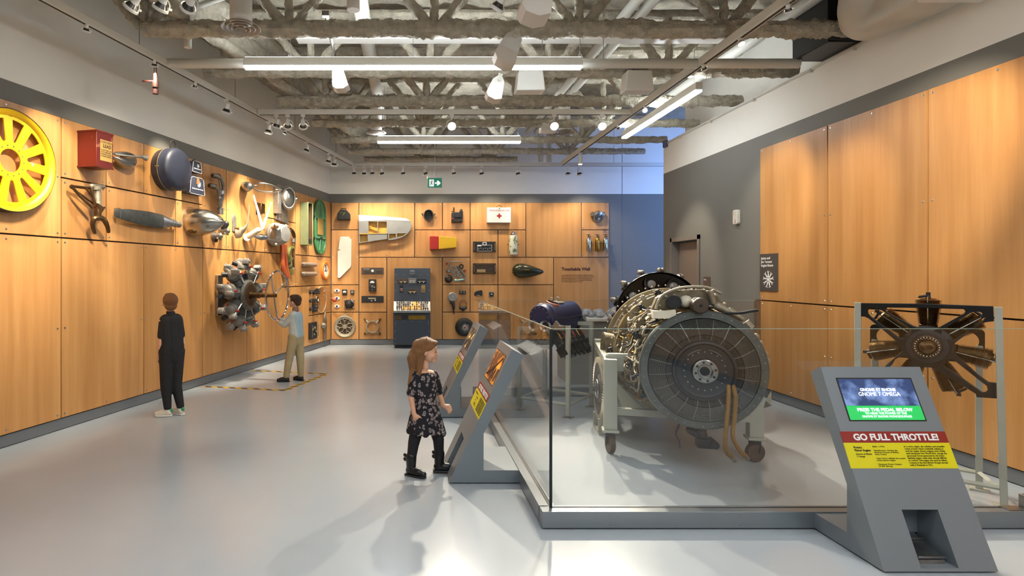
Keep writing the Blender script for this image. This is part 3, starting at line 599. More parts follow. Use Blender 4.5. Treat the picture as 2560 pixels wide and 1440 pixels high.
def kiosk(label, loc, rot, kind):
    t = thing('pedal_kiosk', label, 'kiosk', loc, rot, 'leaning grey kiosks with foot pedals')
    W_ = .605; a, c = .203, .402; b = MB()
    b.prism(PRO, 0, a, 'x').prism(PRO, c, W_, 'x')
    zt = .285; yf = -.525+.475*(zt-.01)/1.006
    b.prism([(yf, zt), (-.05, 1.016), (.04, .968), (-.2645, .377), (-.2645, zt)], a, c, 'x')
    b.prism([(-.525, .01), (-.518, .024), (-.2, .024), (-.2, .01)], a, c, 'x').box((a, -.2645, .01), (c, -.24, .3)).box((a, -.2645, .01), (c, 0, .103))
    obj('body', b, M['frame'], t, sharp=20)
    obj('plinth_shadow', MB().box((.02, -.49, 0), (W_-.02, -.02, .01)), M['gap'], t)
    b = face_frame(MB()); b.box((.07, -.0015, .793), (.525, .004, 1.053)); scb = obj('screen', b, M['black'], t)
    b = face_frame(MB())
    if kind == 'front': b.box((.079, -.003, .885), (.517, 0, 1.045))
    else: b.box((.079, -.003, .801), (.517, 0, 1.045))
    im = img_mat('screen_blue', hexc('22365f'), hexc('6780b0'), 9, .55) if kind == 'front' else (img_mat('screen_amber', hexc('5a2f12'), hexc('e59a35'), 5, .6, hexc('c27a2a')) if kind == 'mid' else img_mat('screen_gold', hexc('2b2a33'), hexc('e8d08a'), 8, .6, hexc('8b6b3a')))
    obj('screen_picture', b, im, scb)
    if kind == 'front':
        obj('screen_band', face_frame(MB()).box((.079, -.003, .801), (.517, 0, .884)), emis('screen_green', hexc('1fae52'), .55), scb)
        sw = emis('screen_lettering', (.9, .93, .97), 1.0)
        ft('lettering', 'GNOME ET RHONE', .297, .971, .025, sw, scb, .213, 'CENTER', .0006, .005)
        ft('lettering', 'GNOME 7 OMEGA', .297, .942, .034, sw, scb, .247, 'CENTER', 0, .005)
        ft('lettering', 'PRESS THE PEDAL BELOW', .298, .851, .027, sw, scb, .325, 'CENTER', .0005, .005)
        ft('lettering', 'TO HEAR THE POWER OF THE', .298, .833, .018, sw, scb, .245, 'CENTER', 0, .005)
        ft('lettering', 'GNOME ET RHONE MONOSOUPAGE', .298, .815, .018, sw, scb, .29, 'CENTER', 0, .005)
    else:
        b = MB(); face_frame(b)
        for k in range(5): x = .12+.08*k; b.prism([(x, .82+.02*(k % 2)), (x+.05, .83), (x+.07, .90+.02*k % .05), (x+.02, .93)], -.0045, -.003, 'y')
        b.tube([(.12, -.005, .83), (.3, -.005, .9), (.48, -.005, 1.02)], .006, 5)
        obj('screen_drawing', b, emis('screen_dark', hexc('3b2115' if kind == 'mid' else '2c2620'), .5), scb)
    obj('groove', face_frame(MB()).box((0, -.0008, .746), (W_, .002, .750)), M['gap'], t)
    sg = obj('sign_plate', face_frame(MB()).box((-.004, -.003, .671), (W_-.001, .001, .735)), SRED, t, label='red title plate')
    obj('text_plate', face_frame(MB()).box((-.004, -.003, .53), (W_-.001, .001, .671)), SYEL, t, label='yellow caption plate')
    ft('lettering', 'GO FULL THROTTLE!', .062, .686, .05, M['wtxt'], sg, .49, 'LEFT', .0019, .004)
    tx = M['ink']
    if kind == 'front':
        J = lambda *rows: '\n'.join(rows)
        ft('caption', J('Rotary', 'Piston Engine'), .045, .640, .0165, tx, sg, .092, 'LEFT', .0004)
        ft('caption', J('Gnome et Rhône', '7 Omega'), .047, .604, .0135, tx, sg, .090)
        ft('caption', J('Built: c.1910s', '', 'Manufacturer: Société des', 'Moteurs Gnome et Rhône,', 'Paris, France', '', 'Type: Seven-cylinder air-cooled', 'rotary piston engine', '', 'Maximum Power Output:', '37 kW (50 hp)'), .155, .646, .0108, tx, sg, .165)
        ft('caption', J('In a rotary engine, the cylinders and propeller', 'rotate around a fixed crankshaft, helping to', 'cool the engine. Rotary engines were widely', 'used during the First World War, though the', 'gyroscopic forces generated by the heavy', 'spinning engine could make aircraft difficult', 'to control. This engine was used by Albert', 'Contant in the first Blériot XI-type aircraft', 'built in Manitoba in 1915.'), .335, .646, .0128, tx, sg, .235)
    else:
        ft('caption', 'Piston Engine', .047, .640, .017, tx, sg, .09, 'LEFT', .0004)
        ft('caption', 'Built\n\nManufacturer\n\nType\n\nMaximum\nPower Output', .155, .64, .0118, tx, sg, .1)
        ft('caption', '\n'.join(['the cylinders and crankshaft of an engine']*8), .325, .646, .0135, tx, sg, .25)
    pd = obj('pedal', MB().at((a+.1, -.40, .075), (radians(14), 0, 0)).box((-.075, -.075, -.006), (.075, .075, .006)), M['steel'], t, bevel=.002)
    obj('pedal_base', MB().box((a+.03, -.47, .024), (c-.03, -.33, .045)), M['worn'], pd)
    obj('pedal_bracket', MB().box((a+.04, -.34, .06), (c-.04, -.30, .10)).box((a+.03, -.345, .10), (c-.03, -.27, .108)), M['steel'], pd)
    return t
kiosk('nearest kiosk, blue and green screen above a go full throttle sign', (2.50, PY, 0), 0, 'front')
kiosk('grey kiosk beside the girl, amber picture on its screen', (PX, 4.989, 0), -pi/2, 'mid')
kiosk('farthest kiosk, behind the one the girl stands at', (PX, 6.994, 0), -pi/2, 'far')

# ================================================================ MAIN JET ENGINE
ZC = .823
t = thing('jet_engine', 'large jet engine with a wire-mesh intake facing the front glass', 'engine', (2.31, 4.6, ZC), radians(-14))
JE = t
DG = mat('dark_green_grey_metal', '5f6360', .45, .5, var=.15, scale=12); DK = mat('intake_dark', '0e1013', .7, 0); WIRE = mat('mesh_wire', '9a9c98', .4, .5)
b = MB().lathe([(.045, .44), (.045, .471), (0, .471), (-.012, .462), (-.012, .412), (.03, .40), (.12, .395)], (0, 0, 0), (0, 1, 0), 96, False)
fl = obj('intake_flange', b, DG, t)
b = MB()
for k in range(40):
    a = 2*pi*k/40; x, z = .442*cos(a), .442*sin(a); b.lathe([(0, .0055), (.005, .0055), (.006, .003)], (x, -.012, z), (x, -1, z), 6)
obj('flange_bolts', b, M['worn'], fl)
b = MB().lathe([(.0, .40), (.12, .395), (.14, .39), (.14, .16), (.10, .10), (.10, 0)], (0, 0, 0), (0, 1, 0), 64, False)
obj('intake_throat', b, DK, t)
b = MB()
for k in range(36):
    a = 2*pi*k/36; ca, sa = cos(a), sin(a); da = .05
    b.add([(.2*ca, .08, .2*sa), (.395*ca, .08, .395*sa), (.395*cos(a+da), .13, .395*sin(a+da)), (.2*cos(a+da*1.6), .13, .2*sin(a+da*1.6))], [(0, 1, 2, 3)])
obj('guide_vanes', b, mat('vane_dark', '101214', .6, .0), t)
b = MB()
def gy(r): return -.006-.055*min(1, max(0, (.405-r)/.12)) if r > .285 else -.061+.02*(.285-r)/.05
for k in range(18):
    r = .402-.0067*k; b.ring((0, gy(r), 0), (0, 1, 0), r, .0011, n=84, m=4)
for k in range(9): r = .277-.0055*k; b.ring((0, gy(r), 0), (0, 1, 0), r, .0006, n=72, m=4)
for k in range(20):
    a = 2*pi*(k+.4)/20; b.tube([(r*cos(a), gy(r)-.002, r*sin(a)) for r in (.403, .35, .287, .235)], .0018, 4)
obj('wire_mesh', b, WIRE, t)
b = MB().lathe([(.10, .238), (-.04, .238), (-.062, .232), (-.066, .215), (-.05, .205), (-.045, .19), (-.052, .10), (-.06, .095)], (0, 0, 0), (0, 1, 0), 72, False)
hb = obj('hub_disc', b, mat('hub_blue_black', '20242a', .48, 0, var=.2, scale=10), t)
b = MB().lathe([(-.05, .094), (-.085, .092), (-.09, .085), (-.09, .058), (-.085, .053), (-.06, .05), (-.06, 0)], (0, 0, 0), (0, 1, 0), 48, False)
obj('hub_ring', b, M['steel'], hb)
b = MB()
for k in range(8): a = 2*pi*k/8+.2; b.cyl((.072*cos(a), -.0915, .072*sin(a)), (.072*cos(a), -.088, .072*sin(a)), .0095, n=12)
b.cyl((0, -.07, 0), (0, -.05, 0), .035, n=20)
obj('hub_holes', b, M['black'], hb)
b = MB()
for k in range(20): a = 2*pi*k/20; b.cyl((.15*cos(a), -.064, .15*sin(a)), (.15*cos(a), -.045, .15*sin(a)), .0055, n=8)
for a0 in (1.75, .75): b.tube([(.168*cos(a0+i*.08), -.058, .168*sin(a0+i*.08)) for i in range(9)], .003, 5)
obj('hub_studs', b, M['steel'], hb)
prof = [(.02, .44), (.06, .425), (.30, .44), (.32, .48), (.36, .48), (.38, .45), (.90, .50), (.98, .515), (.985, .572), (1.02, .572), (1.03, .53), (1.30, .55), (1.47, .555), (1.48, .60), (1.52, .60), (1.54, .55), (2.1, .50), (2.5, .43), (2.5, .3)]
obj('casing', MB().lathe(prof, (0, 0, 0), (0, 1, 0), 72, False), M['tan'], t, sharp=25)
obj('casing_flange', MB().lathe([(.975, .51), (.975, .583), (1.03, .583), (1.03, .51)], (0, 0, 0), (0, 1, 0), 72, False).lathe([(1.47, .54), (1.47, .612), (1.53, .612), (1.53, .54)], (0, 0, 0), (0, 1, 0), 72, False), mat('flange_bright_tan', '958a70', .35, .6), t)
def rad(y):
    for i in range(len(prof)-1):
        if prof[i][0] <= y <= prof[i+1][0]:
            f_ = (y-prof[i][0])/max(1e-6, prof[i+1][0]-prof[i][0]); return prof[i][1]*(1-f_)+prof[i+1][1]*f_
    return .5
def sp3(a, y, o): r = rad(y)+o; return (r*cos(a), y, r*sin(a))
rnd = random.Random(4)
mm = [M['cast'], M['tan'], M['worn'], M['tan'], M['dark'], M['brass']]
for i in range(84):
    a = radians(rnd.uniform(48, 215)); y = rnd.uniform(.12, .9); b = MB(); q = []
    L = rnd.uniform(.15, .45); turn = rnd.uniform(-.5, .5); o0 = rnd.uniform(.015, .07)
    for j in range(9):
        f_ = j/8; q.append(sp3(a+turn*f_+.08*sin(f_*7+i), min(1.4, max(.07, y+L*(f_-.5))), o0+.02*sin(f_*5+i)))
    r = rnd.uniform(.005, .013); b.tube(smoothpath(q, 2), r, 8)
    b.cyl(q[0], tuple(Vector(q[0])*.985), r*1.7, n=8).cyl(q[4], tuple((Vector(q[4])+Vector(q[5]))/2), r*1.6, n=8)
    obj('fuel_pipe', b, mm[i % 6], t)
for i in range(64):
    a = radians(rnd.uniform(45, 215)); y = rnd.uniform(.1, 1.35); c = Vector(sp3(a, y, .02)); n_ = Vector((cos(a), 0, sin(a)))
    r = rnd.uniform(.012, .034); h = rnd.uniform(.03, .075); b = MB()
    if i % 3: b.lathe([(0, r), (h*.6, r), (h*.62, r*.7), (h, r*.65), (h+.004, r*.3)], tuple(c), tuple(c+n_), 14); b.lathe([(0, r*1.35), (.008, r*1.35)], tuple(c), tuple(c+n_), 6)
    else: b.at(tuple(c+n_*h*.4), (0, -a+pi/2, 0)).cbox((0, 0, 0), (r*2.2, r*3.2, h*1.3)).cyl((0, -r, h*.5), (0, -r, h*.9), r*.4).cyl((0, r, h*.5), (0, r, h*1.0), r*.5)
    obj('valve_body', b, mm[(i*5) % 6], t)
for y in (.2, .55, .75, 1.15, 1.38):
    obj('clamp_band', MB().lathe([(y, rad(y)), (y, rad(y)+.022), (y+.022, rad(y+.02)+.022), (y+.022, rad(y+.02))], (0, 0, 0), (0, 1, 0), 60, False), M['cast'], t)
b = MB()
for j in range(6): a = radians(150+j*7); b.tube([sp3(a, .45+.02*j, .01), sp3(a+.02, .65, .03), sp3(a+.05, .93, .01)], .004, 5)
for k in range(60): a = 2*pi*k/60; p_ = sp3(a, 1.0, .035); b.ball(p_, .008, 6, 4); p_ = sp3(a+.03, 1.5, .04); b.ball(p_, .009, 6, 4)
obj('flange_nuts', b, M['cast'], t)['kind'] = 'stuff'
# side bleed opening (dark oval) at the left rear
b = MB().at((-.56, 1.2, -.02), (0, pi/2, radians(8))).lathe([(0, .17), (-.10, .19), (-.105, .17), (-.06, .15)], (0, 0, 0), (0, 0, 1), 32, False, sx=.72, sy=1.0)
o = obj('bleed_opening', b, M['tan'], t); obj('bleed_cover', MB().at((-.60, 1.2, -.02), (0, pi/2, radians(8))).lathe([(0, .01), (0, .165)], (0, 0, 0), (0, 0, 1), 32, False, sx=.72), M['black'], o)
# accessory gearbox and starter on top
b = MB().at((-.02, .17, .50)); b.prism([(-.34, -.04), (-.30, .06), (-.18, .125), (.08, .13), (.16, .08), (.22, -.02)], -.04, .06, 'y')
gb = obj('accessory_gearbox', b, M['tan'], t, bevel=.012)
b = MB()
for x, z in ((-.30, .50), (-.25, .575), (-.14, .625), (-.05, .63), (.04, .63), (.12, .59), (.19, .52)): b.cyl((x, .12, z), (x, .14, z), .011, n=8).cyl((x, .10, z), (x, .14, z), .007, n=6)
b.tube(smoothpath([(-.33, .11, .47), (-.28, .11, .58), (-.14, .11, .645), (.05, .11, .65), (.16, .11, .60)], 4), .012, 8)
obj('gearbox_bolts', b, M['cast'], gb)
b = MB().lathe([(-.12, .035), (-.118, .055), (-.10, .064), (-.03, .066), (-.02, .055), (.12, .055)], (-.03, .05, .51), (-.03, 1.05, .51), 32, True)
obj('starter', b, mat('starter_brown', '55493e', .4, .5), gb)
obj('starter_hub', MB().cyl((-.03, -.072, .51), (-.03, -.068, .51), .012, n=16), M['black'], gb)
b = MB().lathe([(0, .055), (.02, .06), (.03, .052), (.12, .045)], (-.20, .06, .53), (-.20, 1.06, .53), 28)
for k in range(8): a = 2*pi*k/8; b.cyl((-.2+.046*cos(a), .052, .53+.046*sin(a)), (-.2+.046*cos(a), .07, .53+.046*sin(a)), .005, n=6)
obj('fuel_pump', b, M['dark'], gb)
obj('pump_body', MB().cap((-.10, .1, .535), (-.10, .3, .535), .05, .045).cbox((-.28, .07, .43), (.17, .12, .06)).cap((-.38, .12, .42), (-.2, .05, .46), .014, .012), M['cream'], gb)
b = MB().cyl((.10, .1, .52), (.07, .08, .62), .022, .024, 14).cyl((.07, .08, .618), (.067, .079, .627), .03, n=14).cap((.13, .1, .50), (.22, .1, .45), .035, .025).cap((.22, .1, .46), (.30, .08, .40), .03, .02)
b.cyl((.32, .06, .38), (.36, .05, .33), .035, .03, 10)
obj('relief_valve', b, M['cast'], gb)
obj('cut_hose', MB().tube(smoothpath([(.14, .03, .45), (.25, .0, .452), (.33, -.03, .47), (.38, -.04, .48)], 4), .011, 8), M['rubber'], gb)
b = MB()
for a_, s_ in ((34, .03), (27, .024), (16, .026), (10, .03)): a = radians(a_); b.ball((.475*cos(a), .06, .475*sin(a)), (s_, s_, s_), 8, 6)
b.add([(.45, .02, -.22), (.49, .02, -.14), (.49, .02, -.26), (.46, .1, -.3)], [(0, 1, 2), (0, 2, 3)])
obj('side_fittings', b, M['cast'], t)
b = MB().tube(smoothpath([(.17, -.05, -.10), (.165, -.07, -.20), (.155, -.07, -.36), (.145, -.06, -.52), (.16, -.04, -.62), (.20, -.03, -.665)], 5), .0165, 10)
obj('drain_hose', b, M['amber'], t)
b = MB().tube(smoothpath([(.20, -.05, -.10), (.215, -.07, -.20), (.205, -.07, -.36), (.20, -.06, -.50), (.25, -.04, -.60), (.30, -.03, -.65)], 5), .0165, 10)
obj('drain_hose', b, M['amber'], t)
obj('hose_fitting', MB().cyl((.20, -.03, -.665), (.225, -.03, -.70), .014, n=8).cyl((.30, -.03, -.65), (.315, -.03, -.675), .014, n=8), M['worn'], t)
b = MB().cap((.0, .05, -.50), (.03, .05, -.60), .04, .035).cbox((.02, .03, -.58), (.12, .1, .07)).cap((-.08, .08, -.5), (-.02, .06, -.53), .03, .03).cyl((.08, .02, -.58), (.08, -.05, -.58), .03)
obj('oil_sump', b, M['dark'], t); obj('drain_line', MB().tube(smoothpath([(-.16, .05, -.45), (-.19, .05, -.53), (-.17, .04, -.58), (-.16, .03, -.64)], 4), .008, 7), M['dark'], t)
# stand with casters
t = thing('engine_stand', 'pale grey-green steel stand on casters under the jet engine', 'stand', (2.31, 4.6, 0), radians(-14))
ps = [(-.66, .40), (.50, .44), (-.64, 2.0), (.55, 2.05)]
for x, y in ps:
    obj('post', MB().box((x-.055, y-.055, .215), (x+.055, y+.055, .83 if x < 0 else .72)), M['stand'], t, bevel=.004)
    obj('foot_plate', MB().box((x-.07, y-.07, .19), (x+.07, y+.07, .215)), M['stand'], t, bevel=.006)
    c = obj('caster', MB().lathe([(-.024, .05), (-.024, .075), (-.018, .08), (.018, .08), (.024, .075), (.024, .05), (.012, .02)], (x, y, .08), (x+(1 if x < 0 else .35), y+(.25 if x < 0 else -.95), .08), 28), mat('caster_rust', '5d4a3a', .6, .3, var=.3, scale=20), t)
    obj('caster_fork', MB().box((x-.04, y-.03, .15), (x+.04, y+.03, .19)).box((x-.042, y-.02, .07), (x-.034, y+.02, .16)).box((x+.034, y-.02, .07), (x+.042, y+.02, .16)), M['dark'], c)
obj('cross_beam', MB().box((-.61, .38, .34), (.45, .44, .40)), M['stand'], t, bevel=.003)
obj('cross_beam', MB().box((-.59, 1.98, .34), (.5, 2.04, .40)), M['stand'], t, bevel=.003)
obj('side_beam', MB().box((-.69, .46, .72), (-.61, 1.95, .80)), M['stand'], t, bevel=.003)
obj('side_beam', MB().box((.46, .5, .62), (.54, 2.0, .70)), M['stand'], t, bevel=.003)
obj('trunnion', MB().cap((-.66, .47, .84), (-.50, .47, .84), .035, .035).box((-.62, .42, .72), (-.53, .5, .84)), M['stand'], t)
obj('cradle_plate', MB().prism([(-.62, .5), (-.45, .22), (-.2, .2), (-.38, .5)], 1.1, 1.13, 'y').prism([(-.62, .62), (-.52, .3), (-.3, .3)], .62, .65, 'y'), M['stand'], t)
# turbine rotor disc leaning beside the stand
t = thing('turbine_disc', 'bladed turbine disc standing on edge left of the jet engine', 'engine part', (1.93, 5.9, .42), radians(-9))
obj('disc', MB().lathe([(-.02, .05), (-.03, .12), (-.012, .15), (-.03, .265), (.03, .265), (.012, .15), (.03, .12), (.02, .05)], (0, 0, 0), (1, 0, 0), 56, False).cyl((-.04, 0, 0), (.04, 0, 0), .06, n=20), M['worn'], t)
b = MB()
for k in range(64):
    a = 2*pi*k/64; c_, s_ = cos(a), sin(a); c2, s2 = cos(a+.06), sin(a+.06)
    b.add([(-.035, .26*c_, .26*s_), (.035, .26*c2, .26*s2), (.035, .318*c2, .318*s2), (-.035, .318*c_, .318*s_), (-.03, .262*cos(a+.03), .262*sin(a+.03)), (-.03, .318*cos(a+.03), .318*sin(a+.03))], [(0, 1, 2, 3), (4, 1, 2, 5)])
obj('blade_ring', b, M['cream'], t); obj('hub_nuts', MB().ring((-.04, 0, 0), (1, 0, 0), .09, .008), M['steel'], t)
obj('cradle', MB().box((-.05, -.2, -.42), (.05, .2, -.40)).box((-.05, -.17, -.40), (.05, -.13, -.27)).box((-.05, .13, -.40), (.05, .17, -.27)), M['stand'], t)

# ================================================================ BLACK RADIAL ENGINE BEHIND
t = thing('radial_engine', 'black radial engine with a round backplate behind the jet engine', 'engine', (2.93, 6.87, 1.10), radians(-4))
bk = mat('gloss_black', '0c0c0e', .22, .2)
obj('backplate', MB().lathe([(.03, .46), (.03, .49), (-.03, .505), (-.04, .50), (-.0, .48), (.03, .30), (.02, .18), (-.08, .16), (-.10, .1), (-.10, 0)], (0, 0, 0), (0, 1, 0), 80, False), bk, t)
b = MB(); b2 = MB(); b3 = MB()
for k in range(9):
    a = 2*pi*k/9+.42; c_, s_ = cos(a), sin(a)
    obj('inspection_plate', MB().lathe([(-.03, .05), (.02, .046), (.024, .038), (.024, 0)], (.37*c_, -.01, .37*s_), (.37*c_, -1, .37*s_), 18), mat('grey_plate', '8b8c8c', .5, .2), t)
    b3.tube(smoothpath([(.16*c_, -.06, .16*s_), (.25*cos(a+.15), -.05, .25*sin(a+.15)), (.38*cos(a+.2), -.02, .38*sin(a+.2)), (.45*cos(a+.1), -.0, .45*sin(a+.1))], 3), .009, 8)
    b3.cap((.27*c_, -.02, .27*s_), (.31*c_, -.02, .31*s_), .02, .016)
obj('intake_manifold', b3, mat('dark_chrome', '55555a', .2, .9), t)
for k in range(14):
    a = 2*pi*k/14+.12; c_, s_ = cos(a), sin(a)
    b = MB().lathe([(0, .07)]+[(.01*i, .07 if i % 2 else .055) for i in range(1, 14)]+[(.15, .05)], (.34*c_, .16, .34*s_), (1.34*c_, .16, 1.34*s_), 14)
    cy = obj('cylinder', b, M['dark'], t)
    obj('rocker_box', MB().cap((.52*c_, .06, .52*s_), (.53*c_, .14, .53*s_), .028, .03, 10).ball((.53*c_, .03, .53*s_), .026, 8, 6).ball((.54*cos(a+.06), .02, .54*sin(a+.06)), .014, 6, 5), M['worn'], cy)
obj('crankcase', MB().cyl((0, 0, 0), (0, .5, 0), .3, .22, 32).cyl((0, .5, 0), (0, .8, 0), .05, n=16), M['worn'], t)
b = MB()
for x in (-.35, .35):
    b.tube([(x, .5, -1.1), (x, .15, -.45), (x*.6, .1, -.25)], .025, 8).tube([(x, -.3, -1.09), (x, .15, -.45)], .025, 8)
b.box((-.35, .08, -.5), (.35, .14, -.44)).box((-.38, -.35, -1.1), (-.32, .6, -1.06)).box((.32, -.35, -1.1), (.38, .6, -1.06))
obj('mount_frame', b, M['stand'], t)
# ================================================================ GREY CABINET AND FOILED PARTS BEYOND
t = thing('display_plinth', 'grey display plinth with a white top edge beyond the rear glass', 'plinth', (0, 0, 0))
obj('body', MB().box((2.27, 8.3, .0), (3.4, 9.0, .905)), mat('plinth_grey', '84847f', .55), t); obj('top', MB().box((2.23, 8.26, .905), (3.44, 9.04, .945)), M['white'], t, bevel=.004)
b = MB()
for k in range(26):
    x = 2.38+rnd.uniform(0, .95); y = 8.4+rnd.uniform(0, .4); r = rnd.uniform(.05, .12); b.ball((x, y, .95+r*.55), (r, r, r*rnd.uniform(.5, .9)), 7, 5)
o = tag(obj('crumpled_metal', b, mat('crumpled_silver', 'c4c6ca', .25, .8, var=.4, scale=20, bump=.8)), 'heap of crumpled silver metal on the grey plinth', 'scrap metal'); o['kind'] = 'stuff'
# ================================================================ BLUE INLINE ENGINE ON A FOUR LEG STAND
RB = atan2(-.629, .777)
t = thing('steel_stand', 'light grey four-legged steel frame carrying the blue engine', 'stand', (1.712, 6.859, 0), RB)
for x, y, top in ((-.3, -.333, .96), (.3, -.333, 1.01), (-.3, .333, .96), (.3, .333, 1.01)):
    l = obj('leg', MB().box((x-.022, y-.022, .02), (x+.022, y+.022, top)), M['stand'], t, bevel=.003); obj('foot', MB().box((x-.05, y-.05, 0), (x+.05, y+.05, .008)).cyl((x, y, 0), (x, y, .03), .012), M['steel'], l)
for p0, p1 in (((-.3, -.333), (.3, -.333)), ((.3, -.333), (.3, .333)), ((.3, .333), (-.3, .333)), ((-.3, .333), (-.3, -.333))):
    obj('crossbar', MB().tube([(*p0, .14), (*p1, .14)], .02, 4), M['stand'], t)
for y in (-.333, .333): obj('top_arm', MB().box((.14, y-.025, .965), (.32, y+.025, 1.01)).box((-.32, y-.025, .93), (-.14, y+.025, .965)), M['stand'], t)
t = thing('inline_engine', 'blue and black inverted vee aero engine on the steel stand', 'engine', (1.712, 6.859, 1.10), RB)
BL = mat('deep_blue_enamel', '272a4c', .35, .1, var=.15, scale=8)
b = MB().lathe([(-.42, .09), (-.42, .125), (-.36, .135), (-.34, .15), (.40, .15), (.42, .13), (.42, .05)], (0, 0, .0), (0, 1, .0), 36, True).box((-.14, -.38, -.16), (.14, .40, 0))
c = obj('crankcase', b, BL, t, bevel=.006)
b = MB()
for k in range(24): b.cyl((.152, -.3+k*.03, -.02), (.16, -.3+k*.03, -.02), .005, n=6)
for k in range(12): a = 2*pi*k/12; b.cyl((.105*cos(a), -.43, .105*sin(a)), (.105*cos(a), -.418, .105*sin(a)), .006, n=6)
obj('case_bolts', b, M['steel'], c)
for x in (-.07, .07): obj('port_ring', MB().lathe([(-.03, .04), (-.045, .062), (-.02, .066), (.0, .066)], (x, -.40, -.10), (x, .6, -.10), 8, False).cyl((x, -.41, -.10), (x, -.40, -.10), .045), M['steel'], c)
for x in (-.07, .07): obj('port_bore', MB().cyl((x, -.435, -.10), (x, -.412, -.10), .038, n=20), M['black'], c)
obj('hatch', MB().at((.02, -.0, .152), (0, radians(6), 0)).box((-.06, -.07, -.01), (.06, .07, .003)), mat('hatch_grey', '9a948a', .5), c)
obj('hatch_rim', MB().at((.02, -.18, .085), (0, radians(20), 0)).lathe([(0, .09), (.07, .075), (.075, .065)], (0, 0, 0), (0, 0, 1), 20, False), mat('rim_copper', 'a05a38', .4, .5), c)
for y in (-.13, .05): obj('lifting_eye', MB().ring((0, y, .18), (0, 1, 0), .024, .005, n=18).cyl((0, y, .13), (0, y, .16), .006), M['steel'], c)
for sgn in (-1, 1):
    for k in range(6):
        y = -.31+k*.125; d_ = Vector((sgn*.55, 0, -.84)); p0 = Vector((sgn*.07, y, -.12))
        cy = obj('cylinder', MB().lathe([(.0, .05)]+[(.02+.011*i, .052 if i % 2 else .042) for i in range(20)]+[(.26, .045)], tuple(p0), tuple(p0+d_), 14), M['dark'], t)
        p1 = p0+d_*.27; obj('cylinder_head', MB().at(tuple(p1), (0, sgn*radians(-33), 0)).cbox((0, 0, -.04), (.10, .10, .11)).cyl((.05, -.02, .0), (.08, -.02, .03), .012).cyl((.0, 0, -.09), (0, 0, -.125), .03), bk, cy)
        obj('spark_lead', MB().cap(tuple(p0+d_*.10+Vector((sgn*.045, 0, .02))), tuple(p0+d_*.15+Vector((sgn*.055, .01, .0))), .010, .010, 8), M['red'] if k % 2 else M['brass'], cy)
for y in (-.36, .38): obj('engine_mount', MB().prism([(.12, -.12), (.17, -.04), (.22, -.09), (.19, -.1), (.15, -.1)], y-.02, y+.02, 'y').box((.10, y-.05, -.14), (.28, y+.05, -.09)), M['steel'], t)
obj('mount_fork', MB().prism([(.05, .0), (.16, -.03), (.19, -.07), (.1, -.06)], .42, .46, 'y').tube([(0, .42, .05), (.03, .55, -.05)], .02, 6).tube([(.1, .42, .02), (.03, .55, -.05)], .02, 6), M['steel'], t)
b = MB().at((.45, 0, 0))
# ================================================================ ROTARY ENGINE IN ITS FRAME
HX, HY_, HZ = 3.745, 4.22, 1.056; RG = atan2(-.52, .535); gx = (cos(RG), sin(RG)); gn = (-sin(RG), cos(RG))
def GP(cx, cy):
    px, py = 2000+cx/3.6, 720+cy/3.6; r = ((px-CX)/F, 1, -(py-CY)/F)
    k = (HX*gn[0]+HY_*gn[1])/(r[0]*gn[0]+r[1]*gn[1]); p_ = (r[0]*k, k, H+r[2]*k)
    return ((p_[0]-HX)*gx[0]+(p_[1]-HY_)*gx[1], p_[2]-HZ)
t = thing('engine_cradle', 'dark X-shaped steel plate on four grey posts holding the rotary engine', 'frame', (HX, HY_, HZ), RG)
ob = lambda L: [GP(*p) for p in L]
outer = ob([(540,135),(1100,140),(1740,163),(1745,300),(1690,305),(1640,315),(1500,415),(1400,490),(1368,530),(1375,575),(1480,665),(1600,775),(1700,845),(1785,855),(1787,995),(1590,982),(1580,950),(1350,810),(1180,715),(1110,712),(1000,750),(760,900),(640,985),(545,990),(545,850),(640,820),(780,690),(915,570),(915,540),(880,490),(740,370),(620,275),(585,258),(540,255)])
h1 = ob([(612,205),(625,185),(650,178),(715,185),(760,215),(990,350),(1003,375),(995,420),(975,445),(940,455),(895,445),(640,255),(618,230)])
h2 = ob([(1270,410),(1285,375),(1330,345),(1530,225),(1580,212),(1620,215),(1655,235),(1668,262),(1640,300),(1400,458),(1360,470),(1310,460),(1280,440)])
h3 = ob([(770,195),(785,176),(1100,180),(1470,190),(1488,205),(1480,228),(1230,365),(1180,385),(1130,388),(1080,370),(1000,330),(780,212)])
h4 = ob([(1285,670),(1300,640),(1340,632),(1400,660),(1640,850),(1680,880),(1690,915),(1670,935),(1640,935),(1350,730),(1300,705)])
h5 = ob([(830,690),(860,640),(910,615),(960,620),(1000,650),(990,690),(930,720),(660,900),(625,905),(620,880),(640,855)])
pl = obj('support_plate', MB().plate(outer, [h1, h2, h3, h4, h5], -.012, .012, .004), mat('blackened_steel', '262422', .33, .45, var=.15, scale=6), t)
b = MB()
for k in range(12): a = 2*pi*k/12; b.lathe([(0, .007), (.007, .007)], (.10*cos(a), -.012, .10*sin(a)), (.10*cos(a), -1, .10*sin(a)), 6)
obj('hub_flange', MB().lathe([(.0, .118), (.006, .118), (.008, .112), (.008, .085), (.02, .08), (.022, .06)], (0, -.012, 0), (0, -1, 0), 48, False), M['dark'], pl)
obj('hub_bolts', b, M['dark'], pl)
b = MB()
for k in range(24): a = 2*pi*k/24; b.ball((.067*cos(a), -.036, .067*sin(a)), .0065, 8, 6)
obj('bearing_balls', b, M['chrome'], pl); obj('bearing_race', MB().ring((0, -.034, 0), (0, 1, 0), .076, .005, n=40).ring((0, -.034, 0), (0, 1, 0), .057, .005, n=40), M['bronze'], pl)
obj('crank_stub', MB().lathe([(0, .05), (.04, .045), (.05, .034), (.11, .03), (.112, .018), (.08, .018), (.08, 0)], (0, -.03, 0), (.15, -1, .05), 24, False), M['bronze'], t)
